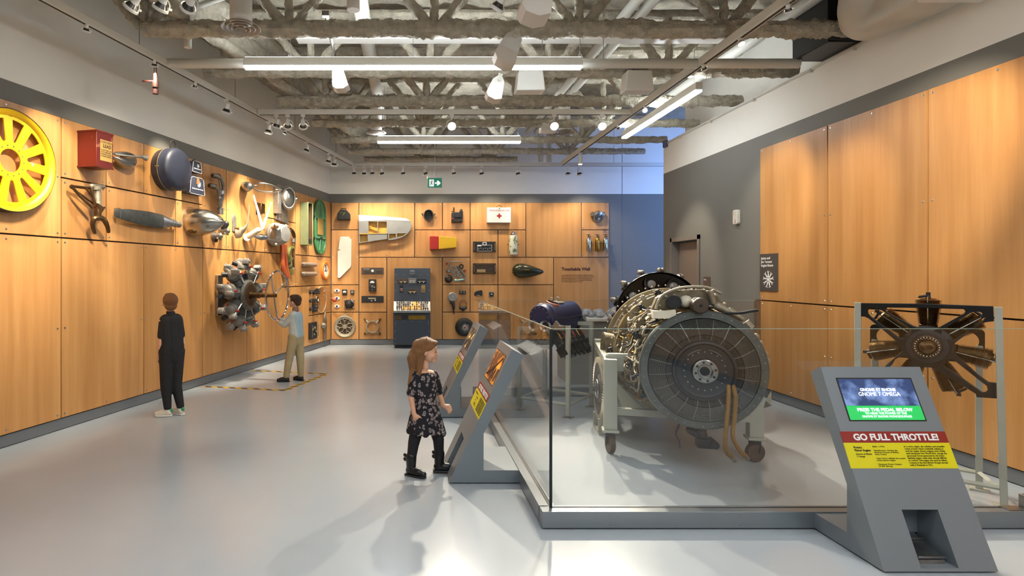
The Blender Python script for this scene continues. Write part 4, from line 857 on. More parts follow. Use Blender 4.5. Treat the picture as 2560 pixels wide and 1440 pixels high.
for x, y, top in ((-.401, .0, .305), (.362, .0, .30), (.27, .33, .0), (-.33, .33, .0)):
    lean = .028 if x == .362 else 0
    l = obj('post', MB().prism([(x-.02+lean, -HZ+.01), (x+.02+lean, -HZ+.01), (x+.02, top), (x-.02, top)], y-.018, y+.018, 'y'), M['stand'], t, bevel=.003)
    obj('foot', MB().box((x-.05+lean, y-.05, -HZ), (x+.05+lean, y+.05, -HZ+.01)), M['stand'], l)
for p0, p1 in (((.36, 0), (.27, .33)), ((.27, .33), (-.33, .33)), ((-.33, .33), (-.4, 0)), ((-.4, 0), (.38, 0))): obj('brace', MB().tube([(*p0, -.93), (*p1, -.93)], .017, 4), M['stand'], t)
obj('rear_plate', MB().plate(rrect(-.36, -.13, .30, .12, .03), [circ(-.25, .03, .07), circ(.2, .03, .07), circ(0, 0, .1)], .318, .33, 0), mat('blackened_plate', '232120', .4, .6), t)
t = thing('rotary_engine', 'seven-cylinder rotary engine with bronze cooling fins in the steel frame', 'engine', (HX, HY_, HZ), RG)
obj('crankcase', MB().lathe([(.03, .05), (.04, .13), (.05, .145), (.19, .145), (.20, .12), (.30, .06), (.318, .05)], (0, 0, 0), (0, 1, 0), 28, True), M['dark'], t)
FB = mat('finned_bronze', '6d5334', .3, .95, var=.35, scale=7)
for k in range(7):
    a = pi/2+2*pi*k/7; c_, s_ = cos(a), sin(a); pr = [(.13, .05), (.15, .055)]
    for i in range(26): y_ = .16+.0068*i; R_f = .058+.018*min(1, i/20); pr += [(y_, R_f-.012), (y_+.001, R_f), (y_+.0026, R_f), (y_+.0036, R_f-.012)]
    pr += [(.338, .05), (.345, .042), (.347, 0)]
    cy = obj('cylinder', MB().lathe(pr, (0, .12, 0), (c_, .12, s_), 26, False), FB, t, sharp=50)
    o_ = Vector((c_, 0, s_)); p_ = Vector((0, .12, 0))
    obj('valve_gear', MB().cyl(tuple(p_+o_*.34), tuple(p_+o_*.375), .018, .012, 10).cap(tuple(p_+o_*.355+Vector((-s_*.05, 0, c_*.05))), tuple(p_+o_*.365), .009, .009, 8).cbox(tuple(p_+o_*.38), (.025, .025, .02)), M['dark'], cy)
    obj('push_rod', MB().cyl(tuple(p_+o_*.13+Vector((0, -.06, 0))), tuple(p_+o_*.36+Vector((0, -.085, 0))), .0035, n=6), M['chrome'], cy)
# ================================================================ THINGS ON THE LEFT WALL
def lp(px, py, q=0):
    r = (px-CX)/F; Y0 = (-4.993+.9706*q+.2406*r*q)/(r-K); Y = Y0-.2406*q
    return Y0*NL, H+(CY-py)*Y/F
def LT(name, label, cat, u, z, group=None): return thing(name, label, cat, LW(u, z), RL, group)
def LQ(u0, z0): return lambda px, py, q=0: (lp(px, py, q)[0]-u0, -q, lp(px, py, q)[1]-z0)
# yellow wheel with wedge windows
t = LT('wheel_disc', 'large yellow slotted wheel with chipped paint at the left edge', 'wheel', 5.44, 2.605)
holes = [circ(0, 0, .105, 32)]
for k in range(11):
    a = radians(12+k*360/11); da0, da1 = .12, .165; r0, r1 = .185, .375; q = []
    q += [(r1*cos(a-da1+2*da1*i/6), r1*sin(a-da1+2*da1*i/6)) for i in range(7)]
    q += [(r0*cos(a+da0*.75), r0*sin(a+da0*.75)), (r0*.93*cos(a), r0*.93*sin(a)), (r0*cos(a-da0*.75), r0*sin(a-da0*.75))]
    holes.append(q)
pt = mat('chipped_yellow_paint', 'f0c400', .38, col2='b9b7ad', thr=.68, scale=6)
obj('disc', MB().plate(circ(0, 0, .405, 96), holes, -.075, -.06, .002), pt, t)
obj('rim', MB().lathe([(.02, .425), (.06, .40), (.075, .405), (.10, .435), (.105, .46), (.02, .46)], (0, 0, 0), (0, -1, 0), 96, False), M['yellow'], t)
obj('rim_edge', MB().lathe([(.004, .455), (.004, .465), (.104, .465), (.108, .458)], (0, 0, 0), (0, -1, 0), 96, False), M['dark'], t)
b = MB()
for k in range(14): a = 2*pi*k/14; b.lathe([(0, .007), (.004, .006)], (.135*cos(a), -.075, .135*sin(a)), (.135*cos(a), -1, .135*sin(a)), 8)
obj('hub_rivets', b, M['worn'], t); obj('mount', MB().box((-.02, -.075, .40), (.02, 0, .45)).box((-.02, -.075, -.45), (.02, 0, -.40)), M['dark'], t)
# red tin
t = LT('red_tin', 'scratched red metal can with a paper label reading contains lead', 'can', 6.273, 2.70)
rp = mat('scratched_red_paint', '6b1d13', .42, .1, col2='b06a4c', thr=.66, scale=7)
obj('body', MB().prism([(0, 0), (.237, .0), (.237, .375), (0, .375)], -.24, 0, 'y'), rp, t, bevel=.008)
obj('rims', MB().box((-.003, -.244, .36), (.24, -.236, .378)).box((-.003, -.244, -.003), (.24, -.236, .012)).box((-.004, -.24, .36), (.0, 0, .378)).box((-.004, -.24, -.003), (0, 0, .012)), rp, t)
lb = obj('paper_label', MB().box((.05, -.243, .07), (.215, -.2405, .29)), mat('aged_paper', 'c9a35c', .7), t)
text('lettering', 'CONTAINS', .034, M['ink'], lb, (.056, -.2435, .255), width=.15); text('lettering', 'LEAD', .05, M['ink'], lb, (.085, -.2435, .21), bold=.001)
text('lettering', 'DO NOT APPLY ON\nTOYS, FURNITURE,\nINTERIORS OR ANY\nEXTERIOR SURFACE', .021, M['ink'], lb, (.056, -.2435, .175), width=.15)
# propeller cuff of dented sheet
t = LT('sheet_fairing', 'dented silver sheet metal fairing with a tube end beside the red can', 'fairing', 6.95, 2.93); Q = LQ(6.95, 2.93)
lw_q = lambda L: [(Q(a, b_, .12)[0], Q(a, b_, .12)[2]) for a, b_ in L]
vs = []; fs = []
def leaf(top, bot, bulge):
    T_ = smoothpath([(x, 0, z) for x, z in lw_q(top)], 4); B2 = smoothpath([(x, 0, z) for x, z in lw_q(bot)], 4); vs = []; fs = []; n_ = min(len(T_), len(B2))
    for i in range(n_):
        for j in range(7): g_ = j/6; vs.append((T_[i][0]*(1-g_)+B2[i][0]*g_, -.08-bulge*sin(pi*g_)**.7*sin(pi*(i+.3)/n_), T_[i][2]*(1-g_)+B2[i][2]*g_))
    for i in range(n_-1):
        for j in range(6): fs.append((i*7+j, i*7+j+1, i*7+j+8, i*7+j+7))
    return MB().add(vs, fs)
for nm, tp_, bt_, bl_ in (('upper_leaf', [(285, 382), (300, 378.5), (325, 379), (345, 388)], [(285, 383), (300, 389), (325, 391), (347, 391)], .05), ('lower_leaf', [(285, 388), (300, 392), (325, 393), (348, 393)], [(286, 391), (303, 412), (327, 424), (346, 412)], .10)):
    o = obj(nm, leaf(tp_, bt_, bl_), M['steel'], t); sd = o.modifiers.new('s', 'SOLIDIFY'); sd.thickness = .005
obj('arm_tube', MB().tube([Q(288, 386, .10), Q(330, 391, .16), Q(355, 392, .18)], [.008, .011, .018], 10).lathe([(0, .018), (.06, .036), (.062, .03), (.01, .012)], Q(355, 392, .18), Q(372, 397, .2), 18, False), M['worn'], t)
obj('wall_pin', MB().cyl((-.05, 0, 0), (-.05, -.12, .0), .01), M['dark'], t)
# round navy case
t = LT('round_case', 'round navy blue hat case with a black handle', 'case', 7.66, 2.905)
obj('shell', MB().lathe([(.0, .235), (.01, .255), (.10, .268), (.104, .272), (.112, .272), (.116, .268), (.20, .268), (.235, .25), (.25, .21), (.262, .1), (.264, 0)], (0, 0, 0), (0, -1, 0), 72), M['navy'], t, sharp=50)
obj('zip', MB().ring((0, -.108, 0), (0, 1, 0), .272, .004, n=64, m=6).cbox((-.275, -.108, .0), (.01, .05, .012)), mat('zip_tan', 'a08c62', .4, .5), t)
obj('handle', MB().tube(smoothpath([(-.02, -.12, .26), (-.035, -.12, .33), (.03, -.12, .375), (.09, -.12, .33), (.08, -.12, .255)], 5), .008, 8), M['rubber'], t)
obj('studs', MB().ball((-.1, -.2, -.25), .008, 8, 6).ball((-.05, -.2, -.262), .008, 8, 6).ball((.06, -.2, -.262), .008, 8, 6), M['brass'], t)
def bag(u, z, w_, h, d, label, s):
    t = LT('shoulder_bag', label, 'bag', u, z, 'navy airline bags')
    pr = [(-w_*.5, -h*.45), (-w_*.42, h*.4), (-w_*.3, h*.5), (w_*.3, h*.5), (w_*.42, h*.4), (w_*.5, -h*.45), (w_*.45, -h*.5), (-w_*.45, -h*.5)]
    o = obj('body', MB().prism(pr, -d, -.0, 'y'), M['navy'], t, bevel=.012)
    obj('piping', MB().tube([(a, -d-.002, c) for a, c in pr], .0025, 6, close=True).tube([(-w_*.5, -d, -h*.45), (-w_*.45, -.01, -h*.45)], .002, 5), M['wtxt'], t)
    obj('handle', MB().tube(smoothpath([(-w_*.2, -d*.6, h*.48), (-w_*.1, -d*.6, h*.62), (w_*.15, -d*.6, h*.62), (w_*.22, -d*.6, h*.48)], 4), .006, 6), M['rubber'], t)
    b = MB(); c0 = (w_*.1, h*.12); b.plate(circ(*c0, h*.17, 24), [circ(*c0, h*.15, 24)], -d-.004, -d-.001)
    b.prism([(c0[0]+h*.13*cos(a_)*(1 if i % 2 else .55), c0[1]+h*.13*sin(a_)*(1 if i % 2 else .55)) for i, a_ in enumerate([pi/2+2*pi*j/11 for j in range(11)])], -d-.004, -d-.001, 'y')
    obj('badge', b, M['wtxt'], t); text('lettering', 'TRANS-CANADA AIR LINES', .02, M['wtxt'], t, (-w_*.36, -d-.003, -h*.22), width=w_*.74); return t
bag(8.20, 3.035, .21, .15, .12, 'small navy airline bag beside the round case, upper one', 1)
t = bag(8.19, 2.775, .34, .23, .13, 'larger navy airline bag with white piping under the small one', 1)
obj('luggage_tag', MB().prism([(-.03, .02), (.02, .03), (.03, .09), (-.02, .11)], -.142, -.136, 'y'), mat('tag_brown', 'a4562c', .5), t)
# aluminium prop blade
t = LT('propeller_blade', 'dark worn propeller blade with a pale root mounted horizontally', 'propeller blade', 7.3, 2.265); vs = []; fs = []
st = [(-.575, .02, .004), (-.56, .046, .006), (-.35, .074, .009), (0, .092, .013), (.25, .084, .02), (.36, .062, .028), (.46, .04, .034), (.50, .034, .034)]
for x, hh, th in st:
    for j in range(12): a = 2*pi*j/12; vs.append((x, -.07-th*sin(a), hh*cos(a)-.02-.03*x))
for i in range(7):
    for j in range(12): k = (j+1) % 12; fs.append((i*12+j, i*12+k, i*12+12+k, i*12+12+j))
fs += [tuple(range(12)), tuple(reversed(range(84, 96)))]
b = MB().add(vs[:60], [f for f in fs if max(f) < 60]); obj('blade', b, mat('blade_dark', '4a4b47', .5, .3, var=.35, scale=12), t)
b = MB().add(vs[48:], [tuple(i-48 for i in f) for f in fs if min(f) >= 48]); obj('blade_root', b, M['alu'], t)
obj('root_collar', MB().cyl((.49, -.07, -.035), (.53, -.07, -.036), .045, n=20).cyl((.53, -.07, -.036), (.56, -.07, -.037), .034, n=20).cyl((.56, -.07, -.037), (.58, -.07, -.038), .042, n=20), M['worn'], t)
obj('clamp_band', MB().box((-.505, -.082, -.055), (-.495, 0, .06)), M['steel'], t); obj('clamp_band', MB().box((.40, -.11, -.07), (.415, 0, .02)), M['steel'], t)
# landing gear fork
t = LT('landing_gear_fork', 'corroded landing gear fork and strut truss below the red can', 'landing gear', 6.34, 2.27); Q = LQ(6.34, 2.27)
b = MB().tube([Q(178, 465, .1), Q(205, 495, .12), Q(232, 520, .14)], .014, 8, .2).tube([Q(178, 465, .1), Q(215, 470, .12), Q(250, 468, .1)], .014, 8, .2).tube([Q(180, 470, .06), Q(240, 515, .08)], .010, 8, .2).tube([Q(212, 468, .12), Q(232, 490, .14)], .012, 8, .2).ball(Q(180, 467, .09), .025, 10, 7)
obj('side_brace', b, M['bronze'], t)
obj('strut_tube', MB().cyl(Q(243, 470, .12), Q(245, 520, .13), .036, n=20).cyl(Q(240, 466, .12), Q(241, 474, .12), .05, n=16).cap(Q(229, 465, .12), Q(257, 467, .1), .025, .028), M['cast'], t)
obj('torque_link', MB().cap(Q(245, 518, .13), Q(245, 545, .13), .04, .032).cap(Q(228, 470, .12), Q(238, 515, .13), .018, .016).tube([Q(262, 518, .1), Q(250, 534, .14)], .01, 6).prism([Q(243, 508, .16)[::2], Q(262, 521, .16)[::2], Q(246, 522, .16)[::2]], -.17, -.15, 'y'), M['bronze'], t)
b = MB().tube(smoothpath([Q(237, 583, .1), Q(231, 562, .12), Q(236, 548, .14), Q(247, 544, .15), Q(258, 548, .16), Q(267, 562, .16), Q(272, 581, .14)], 6), [.018+.012*sin(pi*i/36) for i in range(37)], 12, .12)
obj('fork', b, M['bronze'], t); obj('wall_pin', MB().cyl(Q(241, 480, .1), Q(241, 480, 0), .015), M['dark'], t)
# polished spinner
t = LT('nose_spinner', 'polished silver cone-shaped propeller spinner pointing out of the wall', 'spinner', 8.24, 2.285)
pr = [(.0, .19), (.06, .192), (.14, .188), (.24, .17), (.34, .138), (.43, .085), (.48, .045), (.505, .012), (.51, 0)]
obj('cone', MB().lathe(pr, (0, 0, 0), (.0, -1, 0), 64), mat('polished_aluminium', 'b9b5ac', .22, 1, var=.12, scale=5), t, sharp=60)
obj('blade_cutout', MB().ball((-.115, -.10, -.125), (.05, .075, .034), 16, 10), M['bronze'], t)
obj('rivets', MB().ring((0, -.012, 0), (0, 1, 0), .206, .002, n=48), M['worn'], t)
# twin hydraulic pipes
t = LT('exhaust_pipes', 'twin corroded pipes with clamps joining at one collar', 'pipe', 8.83, 2.72); Q = LQ(8.83, 2.72)
obj('pipe', MB().tube(smoothpath([Q(533, 438, .10), Q(543, 440, .12), Q(553, 448, .12), Q(558, 465, .1), Q(556, 490, .08), Q(551, 522, .07)], 4), .024, 10, .1), M['worn'], t)
obj('pipe', MB().tube(smoothpath([Q(525, 464, .1), Q(536, 465, .12), Q(544, 473, .12), Q(548, 490, .1), Q(550, 522, .07)], 4), .022, 10, .1).tube(smoothpath([Q(546, 445, .1), Q(550, 470, .09), Q(552, 500, .07)], 3), .01, 6), M['worn'], t)
obj('flange', MB().cap(Q(533, 439, .08), Q(546, 441, .1), .035, .04).cap(Q(525, 464, .08), Q(537, 467, .1), .035, .04), M['bronze'], t)
obj('clamp', MB().cyl(Q(548, 477, .1), Q(549, 488, .1), .034).cyl(Q(556, 477, .1), Q(556, 486, .1), .032).cyl(Q(549, 492, .1), Q(549, 497, .1), .03), M['steel'], t)
obj('collar', MB().cyl(Q(551, 520, .07), Q(551, 536, .07), .042, n=18).ring(Q(551, 521, .07), (0, 0, 1), .042, .006, n=20), M['steel'], t)
obj('wall_pin', MB().cyl(Q(552, 500, .08), Q(552, 500, 0), .012), M['dark'], t)
for px, py, l, k in ((540, 590, 'small dark actuator half hidden below the silver spinner', 0), (558, 578, 'small silver pump with a black top right of the silver spinner', 1)):
    u, z = lp(px, py, .05); t = LT('pump', l, 'pump', u, z)
    obj('body', MB().cap((0, -.03, 0), (0, -.12, 0), .05, .04).ball((.04, -.1, .03), .02, 8, 6).ball((.04, -.1, -.04), .02, 8, 6).ball((-.04, -.1, -.04), .018, 8, 6).cyl((0, 0, 0), (0, -.04, 0), .06), M['steel'] if k else M['worn'], t)
    obj('cap', MB().cap((0, -.05, .04), (.02, -.08, .11), .045, .05) if k else MB().prism([(-.05, 0), (.02, -.09), (.06, 0)], -.06, -.02), M['dark'], t)
# antennas and masts
t = LT('pitot_ring', 'bulb-ended pole with a long flat loop sticking out at the top', 'loop antenna', 9.60, 2.98); Q = LQ(9.60, 2.98)
obj('bulb', MB().ball(Q(617, 467, .08), (.075, .10, .075), 20, 14).cyl(Q(613, 467, 0), Q(616, 467, .06), .085, n=28), M['steel'], t)
obj('loop', MB().tube(smoothpath([Q(630, 464, .16), Q(650, 458, .3), Q(680, 463, .42), Q(702, 474, .5)], 6), .012, 8).tube(smoothpath([Q(630, 468, .16), Q(650, 478, .22), Q(680, 480, .34), Q(702, 476, .5)], 6), .012, 8).cap(Q(624, 466, .12), Q(640, 464, .2), .02, .014).cap(Q(690, 475, .46), Q(704, 475, .52), .016, .014), M['alu'], t)
t = LT('mast_antenna', 'curved grey blade antenna rising from a flanged base', 'antenna', 9.33, 2.36); Q = LQ(9.33, 2.36)
vs = []; fs = []
cen = smoothpath([Q(588, 583, .06), Q(600, 582, .14), Q(612, 572, .22), Q(620, 552, .26), Q(624, 505, .28)], 5)
for i, c in enumerate(cen):
    f_ = i/(len(cen)-1); w_ = .078 if f_ < .45 else .078*(1-(f_-.45)/.55)**.8+.006; h_ = .035*(1-f_)+.004
    for j in range(12): a = 2*pi*j/12; vs.append((c[0]+(h_ if f_ < .4 else w_*.55)*cos(a), c[1]+h_*cos(a)*.5, c[2]+w_*sin(a)*(1 if f_ < .4 else .55)))
for i in range(len(cen)-1):
    for j in range(12): k = (j+1) % 12; fs.append((i*12+j, i*12+k, i*12+12+k, i*12+12+j))
obj('mast', MB().add(vs, fs), mat('mast_grey', 'a6a08f', .4, .2, var=.1, scale=6), t); obj('base_flange', MB().prism([(-.05, -.12), (.05, -.14), (.06, .10), (.0, .15), (-.05, .1)], -.014, 0, 'y'), M['worn'], t, bevel=.004)
obj('band', MB().cbox(Q(594, 580, .10), (.05, .08, .13)), mat('band_brown', '6c4a25', .5), t)
t = LT('vee_antenna', 'white V-shaped blade antenna on a cream tube mast', 'antenna', 9.65, 2.3); Q = LQ(9.65, 2.3)
def blade(p0, p1, w0, w1, th):
    p0, p1 = Vector(p0), Vector(p1); d_ = (p1-p0).normalized(); s_ = Vector((d_.z, 0, -d_.x)).normalized(); n_ = d_.cross(s_); b = MB(); vs = []
    for p_, w_, t_ in ((p0, w0, th), (p0.lerp(p1, .5), (w0+w1)*.55, th*.8), (p1, w1, th*.4)):
        for j in range(10): a = 2*pi*j/10; vs.append(tuple(p_+s_*w_*cos(a)+n_*t_*sin(a)))
    fs = [(i*10+j, i*10+(j+1) % 10, i*10+10+(j+1) % 10, i*10+10+j) for i in range(2) for j in range(10)]+[tuple(range(10)), tuple(reversed(range(20, 30)))]
    return b.add(vs, fs)
obj('blade', blade(Q(657, 572, .30), Q(634, 488, .30), .045, .016, .016), M['cream'], t)
obj('blade', blade(Q(657, 572, .30), Q(679, 505, .32), .045, .012, .016), M['cream'], t)
obj('mast_tube', MB().cap(Q(619, 593, .06), Q(646, 575, .26), .055, .045, 16).cyl(Q(617, 594, .03), Q(618, 593, .08), .06), M['cream'], t)
t = LT('pitot_probe', 'small silver cone probe with a twin wire loop', 'probe', 9.85, 2.22); Q = LQ(9.85, 2.22)
obj('cone', MB().lathe([(0, .002), (.09, .045), (.14, .05), (.2, .04), (.24, .018)], Q(634, 592, .16), Q(657, 593, .26), 20).cyl(Q(642, 594, .02), Q(646, 594, .2), .02), M['steel'], t)
obj('wire_loop', MB().tube(smoothpath([Q(656, 591, .24), Q(672, 592, .3), Q(692, 601, .36)], 4), .006, 6).tube(smoothpath([Q(656, 594, .24), Q(672, 599, .3), Q(692, 602, .36)], 4), .006, 6), M['alu'], t)
t = LT('relay_box', 'small dark bracketed relay between the vee blades', 'relay', *lp(651, 522, .04))
obj('body', MB().cbox((0, -.05, 0), (.13, .09, .17)), M['bronze'], t, bevel=.012); obj('plate', MB().cbox((0, -.005, 0), (.16, .01, .2)), M['dark'], t)
obj('terminals', MB().cyl((-.03, -.09, .03), (-.03, -.11, .03), .01).cyl((.03, -.09, .03), (.03, -.11, .03), .01).cyl((0, -.09, -.04), (0, -.11, -.04), .012), M['brass'], t)
# intake casting
t = LT('intake_scoop', 'grey metal air scoop casting with a dark open mouth', 'air scoop', 10.9, 2.93); Q = LQ(10.9, 2.93)
obj('shell', MB().ball((.03, -.135, .02), (.2, .13, .22), 28, 18).prism([(-.24, .22), (.30, .25), (.25, -.1), (.17, -.12), (-.12, -.1), (-.2, 0)], -.06, -.02, 'y'), M['alu'], t)
obj('mouth', MB().at((-.07, -.21, .01), (0, 0, radians(-48)), (.62, 1, 1)).ball((0, 0, 0), (.18, .035, .18), 28, 12), M['rubber'], t)
obj('mouth_rim', MB().at((-.078, -.218, .01), (0, 0, radians(-48)), (.62, 1, 1)).ring((0, 0, 0), (0, 1, 0), .178, .012, n=36), M['wing'], t)
obj('riveted_skirt', MB().prism([(-.22, -.38), (.28, -.43), (.22, -.10), (-.12, -.08)], -.04, -.015, 'y').box((-.26, -.10, -.28), (-.14, 0, .24)), M['worn'], t, bevel=.004)
obj('side_tube', MB().lathe([(0, .05), (.1, .055), (.105, .045), (.0, .04)], (.22, -.12, .03), (.5, -.6, .05), 20, False), M['steel'], t)
# gearbox drum
t = LT('gearbox_drum', 'pale grey gearbox drum with two angled tubes', 'gearbox', 10.55, 2.27); Q = LQ(10.55, 2.27)
obj('drum', MB().lathe([(.0, .20), (.05, .205), (.07, .195), (.10, .2), (.12, .185), (.22, .17), (.28, .13), (.29, 0)], (0, -.05, 0), (-.25, -1.05, 0), 40), M['wing'], t)
obj('ribs', MB().ring((0, -.08, 0), (.25, 1, 0), .205, .006, n=40).ring((-.02, -.09, 0), (.25, 1, 0), .2, .006, n=40), M['worn'], t)
obj('neck', MB().lathe([(0, .07), (.16, .075), (.17, .08), (.185, .08)], Q(694, 592, .22), Q(688, 560, .26), 24), M['wing'], t)
obj('neck_cap', MB().cyl(Q(687, 569, .26), Q(686.6, 567, .26), .066, n=24).cyl(Q(686.5, 567, .26), Q(686.3, 561, .26), .012), M['bronze'], t)
obj('spout', MB().cyl(Q(710, 574, .14), Q(718, 563, .2), .04, n=18), M['wing'], t); obj('drain_plug', MB().cap(Q(690, 612, .16), Q(690, 610, .22), .022, .02), M['cream'], t)
# hoses
t = LT('orange_hose', 'two fat orange hoses hanging down under the gearbox drum', 'hose', 10.95, 1.9); Q = LQ(10.95, 1.9)
obj('hose', MB().tube(smoothpath([Q(706, 606, .10), Q(706, 640, .10), Q(708, 665, .10), Q(716, 692, .10)], 5), .042, 10), M['orange'], t)
obj('hose', MB().tube(smoothpath([Q(713, 612, .10), Q(714, 645, .10), Q(718, 675, .09), Q(722, 694, .09)], 5), .036, 10), M['orange'], t); obj('hose_end', MB().cyl(Q(716, 690, .1), Q(718, 697, .1), .03), M['worn'], t)
t = LT('khaki_hose', 'curved khaki hose with clamps beside the orange hoses', 'hose', 11.25, 2.0); Q = LQ(11.25, 2.0)
obj('hose', MB().tube(smoothpath([Q(732, 620, .05), Q(724, 622, .06), Q(721, 635, .06), Q(725, 650, .06), Q(726, 670, .06), Q(728, 685, .05)], 5), .04, 10), M['khaki'], t)
obj('clamp', MB().cyl(Q(721.5, 652, .06), Q(721.8, 656, .06), .045).cyl(Q(724, 664, .06), Q(724, 668, .06), .045), M['steel'], t); obj('hook', MB().tube(smoothpath([Q(726, 615, .05), Q(733, 630, .05), Q(731, 650, .05)], 4), .008, 6), M['worn'], t)
t = LT('metal_hose', 'dark braided pipe hanging at the right of the hoses', 'hose', 11.5, 2.2); Q = LQ(11.5, 2.2)
obj('hose', MB().tube(smoothpath([Q(726, 574, .05), Q(732, 580, .05), Q(736, 595, .05), Q(734, 615, .05), Q(733, 650, .05), Q(734, 672, .05)], 5), [.035]*10+[.024]*16, 10), M['bronze'], t)
obj('collar', MB().cyl(Q(734, 596, .05), Q(734, 606, .05), .042).cyl(Q(734, 668, .05), Q(734, 674, .05), .03), M['worn'], t)
# green box, green hatch
t = LT('door_box', 'tall narrow sage green metal box with an open slot', 'box', 11.76, 2.565)
obj('shell', MB().box((0, -.16, -.42), (.012, 0, .42)).box((.25, -.16, -.42), (.262, 0, .42)).box((0, -.16, .408), (.262, 0, .42)).box((0, -.16, -.42), (.262, 0, -.408)).box((0, -.165, -.42), (.035, -.155, .42)).box((.225, -.165, -.42), (.262, -.155, .42)).box((0, -.01, -.42), (.26, 0, .42)), M['olive'], t, bevel=.003)
obj('inner_panel', MB().box((.02, -.03, -.40), (.24, -.012, .40)).box((.232, -.15, -.40), (.249, -.02, .40)).box((.013, -.15, -.40), (.02, -.02, .40)), mat('box_brown', '4a3418', .6), t); obj('latch', MB().box((.08, -.15, -.36), (.2, -.02, -.3)), M['dark'], t)
t = LT('escape_hatch', 'green oval aircraft hatch with a brown panel in the middle', 'hatch', 12.69, 2.57)
obj('panel', MB().plate(rrect(-.26, -.55, .26, .55, .25, 10), [], -.03, -.008, 0), M['green'], t)
obj('rim', MB().tube([(a, -.035, c) for a, c in rrect(-.275, -.565, .275, .565, .265, 10)], .022, 8, close=True), mat('rim_green', '2f6b3e', .4, var=.2, scale=9), t)
obj('stiffeners', MB().box((-.26, -.055, .17), (.26, -.03, .20)).box((-.26, -.055, -.25), (.26, -.03, -.20)).tube([(-.02, -.06, .5), (.0, -.06, .22)], .012, 6).tube([(-.1, -.06, -.5), (-.03, -.06, -.26)], .012, 6).tube([(.1, -.06, -.5), (.05, -.06, -.26)], .012, 6), M['green'], t)
obj('brown_panel', MB().cbox((-.02, -.05, .0), (.28, .012, .34)), mat('canvas_brown', '9c7a3c', .7, var=.15, scale=20), t)
obj('latches', MB().cbox((-.30, -.03, .2), (.05, .04, .04)).cbox((-.30, -.03, -.25), (.05, .04, .04)).cbox((0, -.06, -.24), (.1, .03, .05)), M['dark'], t)
for z, l in ((1.765, 'upper one of two grey capped cylinders below the green box'), (1.577, 'lower one of two grey capped cylinders below the green box')):
    t = LT('capped_cylinder', l, 'cylinder', 12.08, z, 'grey capped cylinders')
    obj('tube', MB().cap((-.29, -.06, 0), (.29, -.06, 0), .045, .045, 20), mat('cylinder_taupe', '9a8b7c', .35, .5), t)
    obj('end_cap', MB().cap((-.33, -.06, .01), (-.30, -.06, 0), .025, .04, 14).cap((.30, -.06, 0), (.33, -.06, .01), .04, .025, 14), M['worn'], t); obj('bracket', MB().box((-.2, -.05, -.01), (-.18, 0, .01)).box((.18, -.05, -.01), (.2, 0, .01)), M['dark'], t)
t = LT('wall_clock', 'round gauge with an orange ring near the corner', 'gauge', 13.0, 1.655)
obj('ring', MB().lathe([(0, .20), (.03, .205), (.05, .19), (.05, .15), (.03, .145)], (0, 0, 0), (0, -1, 0), 48, False), mat('orange_ring', 'd9772a', .45), t)
fc = obj('dial', MB().lathe([(.0, .15), (.03, .15), (.03, 0)], (0, 0, 0), (0, -1, 0), 40), M['dial'], t)
obj('dial_ticks', MB().box((-.07, -.034, -.02), (.09, -.031, -.005)).prism([(-.02, 0), (.0, .12), (.03, .12), (.01, 0)], -.035, -.031).prism([(-.05, .06), (-.02, .12), (.0, .1)], -.034, -.031).prism([(.07, 0), (.08, .1), (.09, 0)], -.034, -.031), M['ink'], fc)
# small instruments in three rows
inst = [(777.5, 730, .035, 'round black gauge, first in the top row of the small instruments', 0), (786, 730, .04, 'black lever switch in the middle of the top row of small instruments', 1), (794, 728, .045, 'black rectangular gauge at the right end of the top row of small instruments', 2),
        (777.5, 752, .03, 'small round knob at the left of the middle instrument row', 0), (786, 751, .05, 'wide black switch box in the middle instrument row', 3), (794, 750, .04, 'oval white-faced gauge in the middle instrument row', 4),
        (777.5, 772, .03, 'small round gauge at the left of the bottom instrument row', 0), (786, 770, .06, 'large black control box in the bottom instrument row', 2), (794.5, 769, .02, 'tiny black knob at the right of the bottom instrument row', 0)]
for px, py, s, l, k in inst:
    u, z = lp(px, py, .03); t = LT('cockpit_gauge', l, 'gauge', u, z, 'small cockpit instruments on the left wall')
    if k in (0, 1, 4):
        obj('case', MB().lathe([(0, s*1.2), (.04, s*1.2), (.045, s), (.04, s*.95), (.04, 0)], (0, 0, 0), (0, -1, 0), 20, sy=1.3 if k == 4 else 1), M['dark'], t)
        if k == 1: obj('lever', MB().cap((.02, -.04, -.02), (.1, -.07, -.02), .015, .01), M['dark'], t)
        else: obj('dial', MB().lathe([(.045, s*.8), (.046, 0)], (0, 0, 0), (0, -1, 0), 16), M['dial'] if k == 4 else M['worn'], t)
    else:
        w_ = s*(2.0 if k == 3 else 1.3); obj('case', MB().cbox((0, -.035, 0), (w_*1.6, .07, s*(1.6 if k == 3 else 2.6))), M['dark'], t, bevel=.006)
        obj('dials', MB().cyl((0, -.07, s*.5), (0, -.075, s*.5), s*.4).cyl((-.02, -.07, -s*.5), (-.02, -.078, -s*.5), s*.25), M['worn'], t)
t = LT('clear_dome', 'clear plastic observation dome with a red handle', 'dome', 12.80, 1.03)
obj('bowl', MB().lathe([(.02, .275), (.03, .27), (.09, .262), (.16, .235), (.23, .17), (.26, .09), (.265, .0)], (0, 0, 0), (0, -1, 0), 48), M['clearp'], t, sharp=70)
obj('handle', MB().cap((.0, -.27, .02), (.01, -.31, -.01), .03, .045, 16), mat('handle_red', 'a8401c', .4), t); obj('handle_stem', MB().cyl((0, -.22, .02), (0, -.30, .01), .018), M['worn'], t)
obj('edge_ring', MB().ring((0, -.015, 0), (0, 1, 0), .275, .008, n=48), mat('dome_edge', 'c9b18a', .3), t)
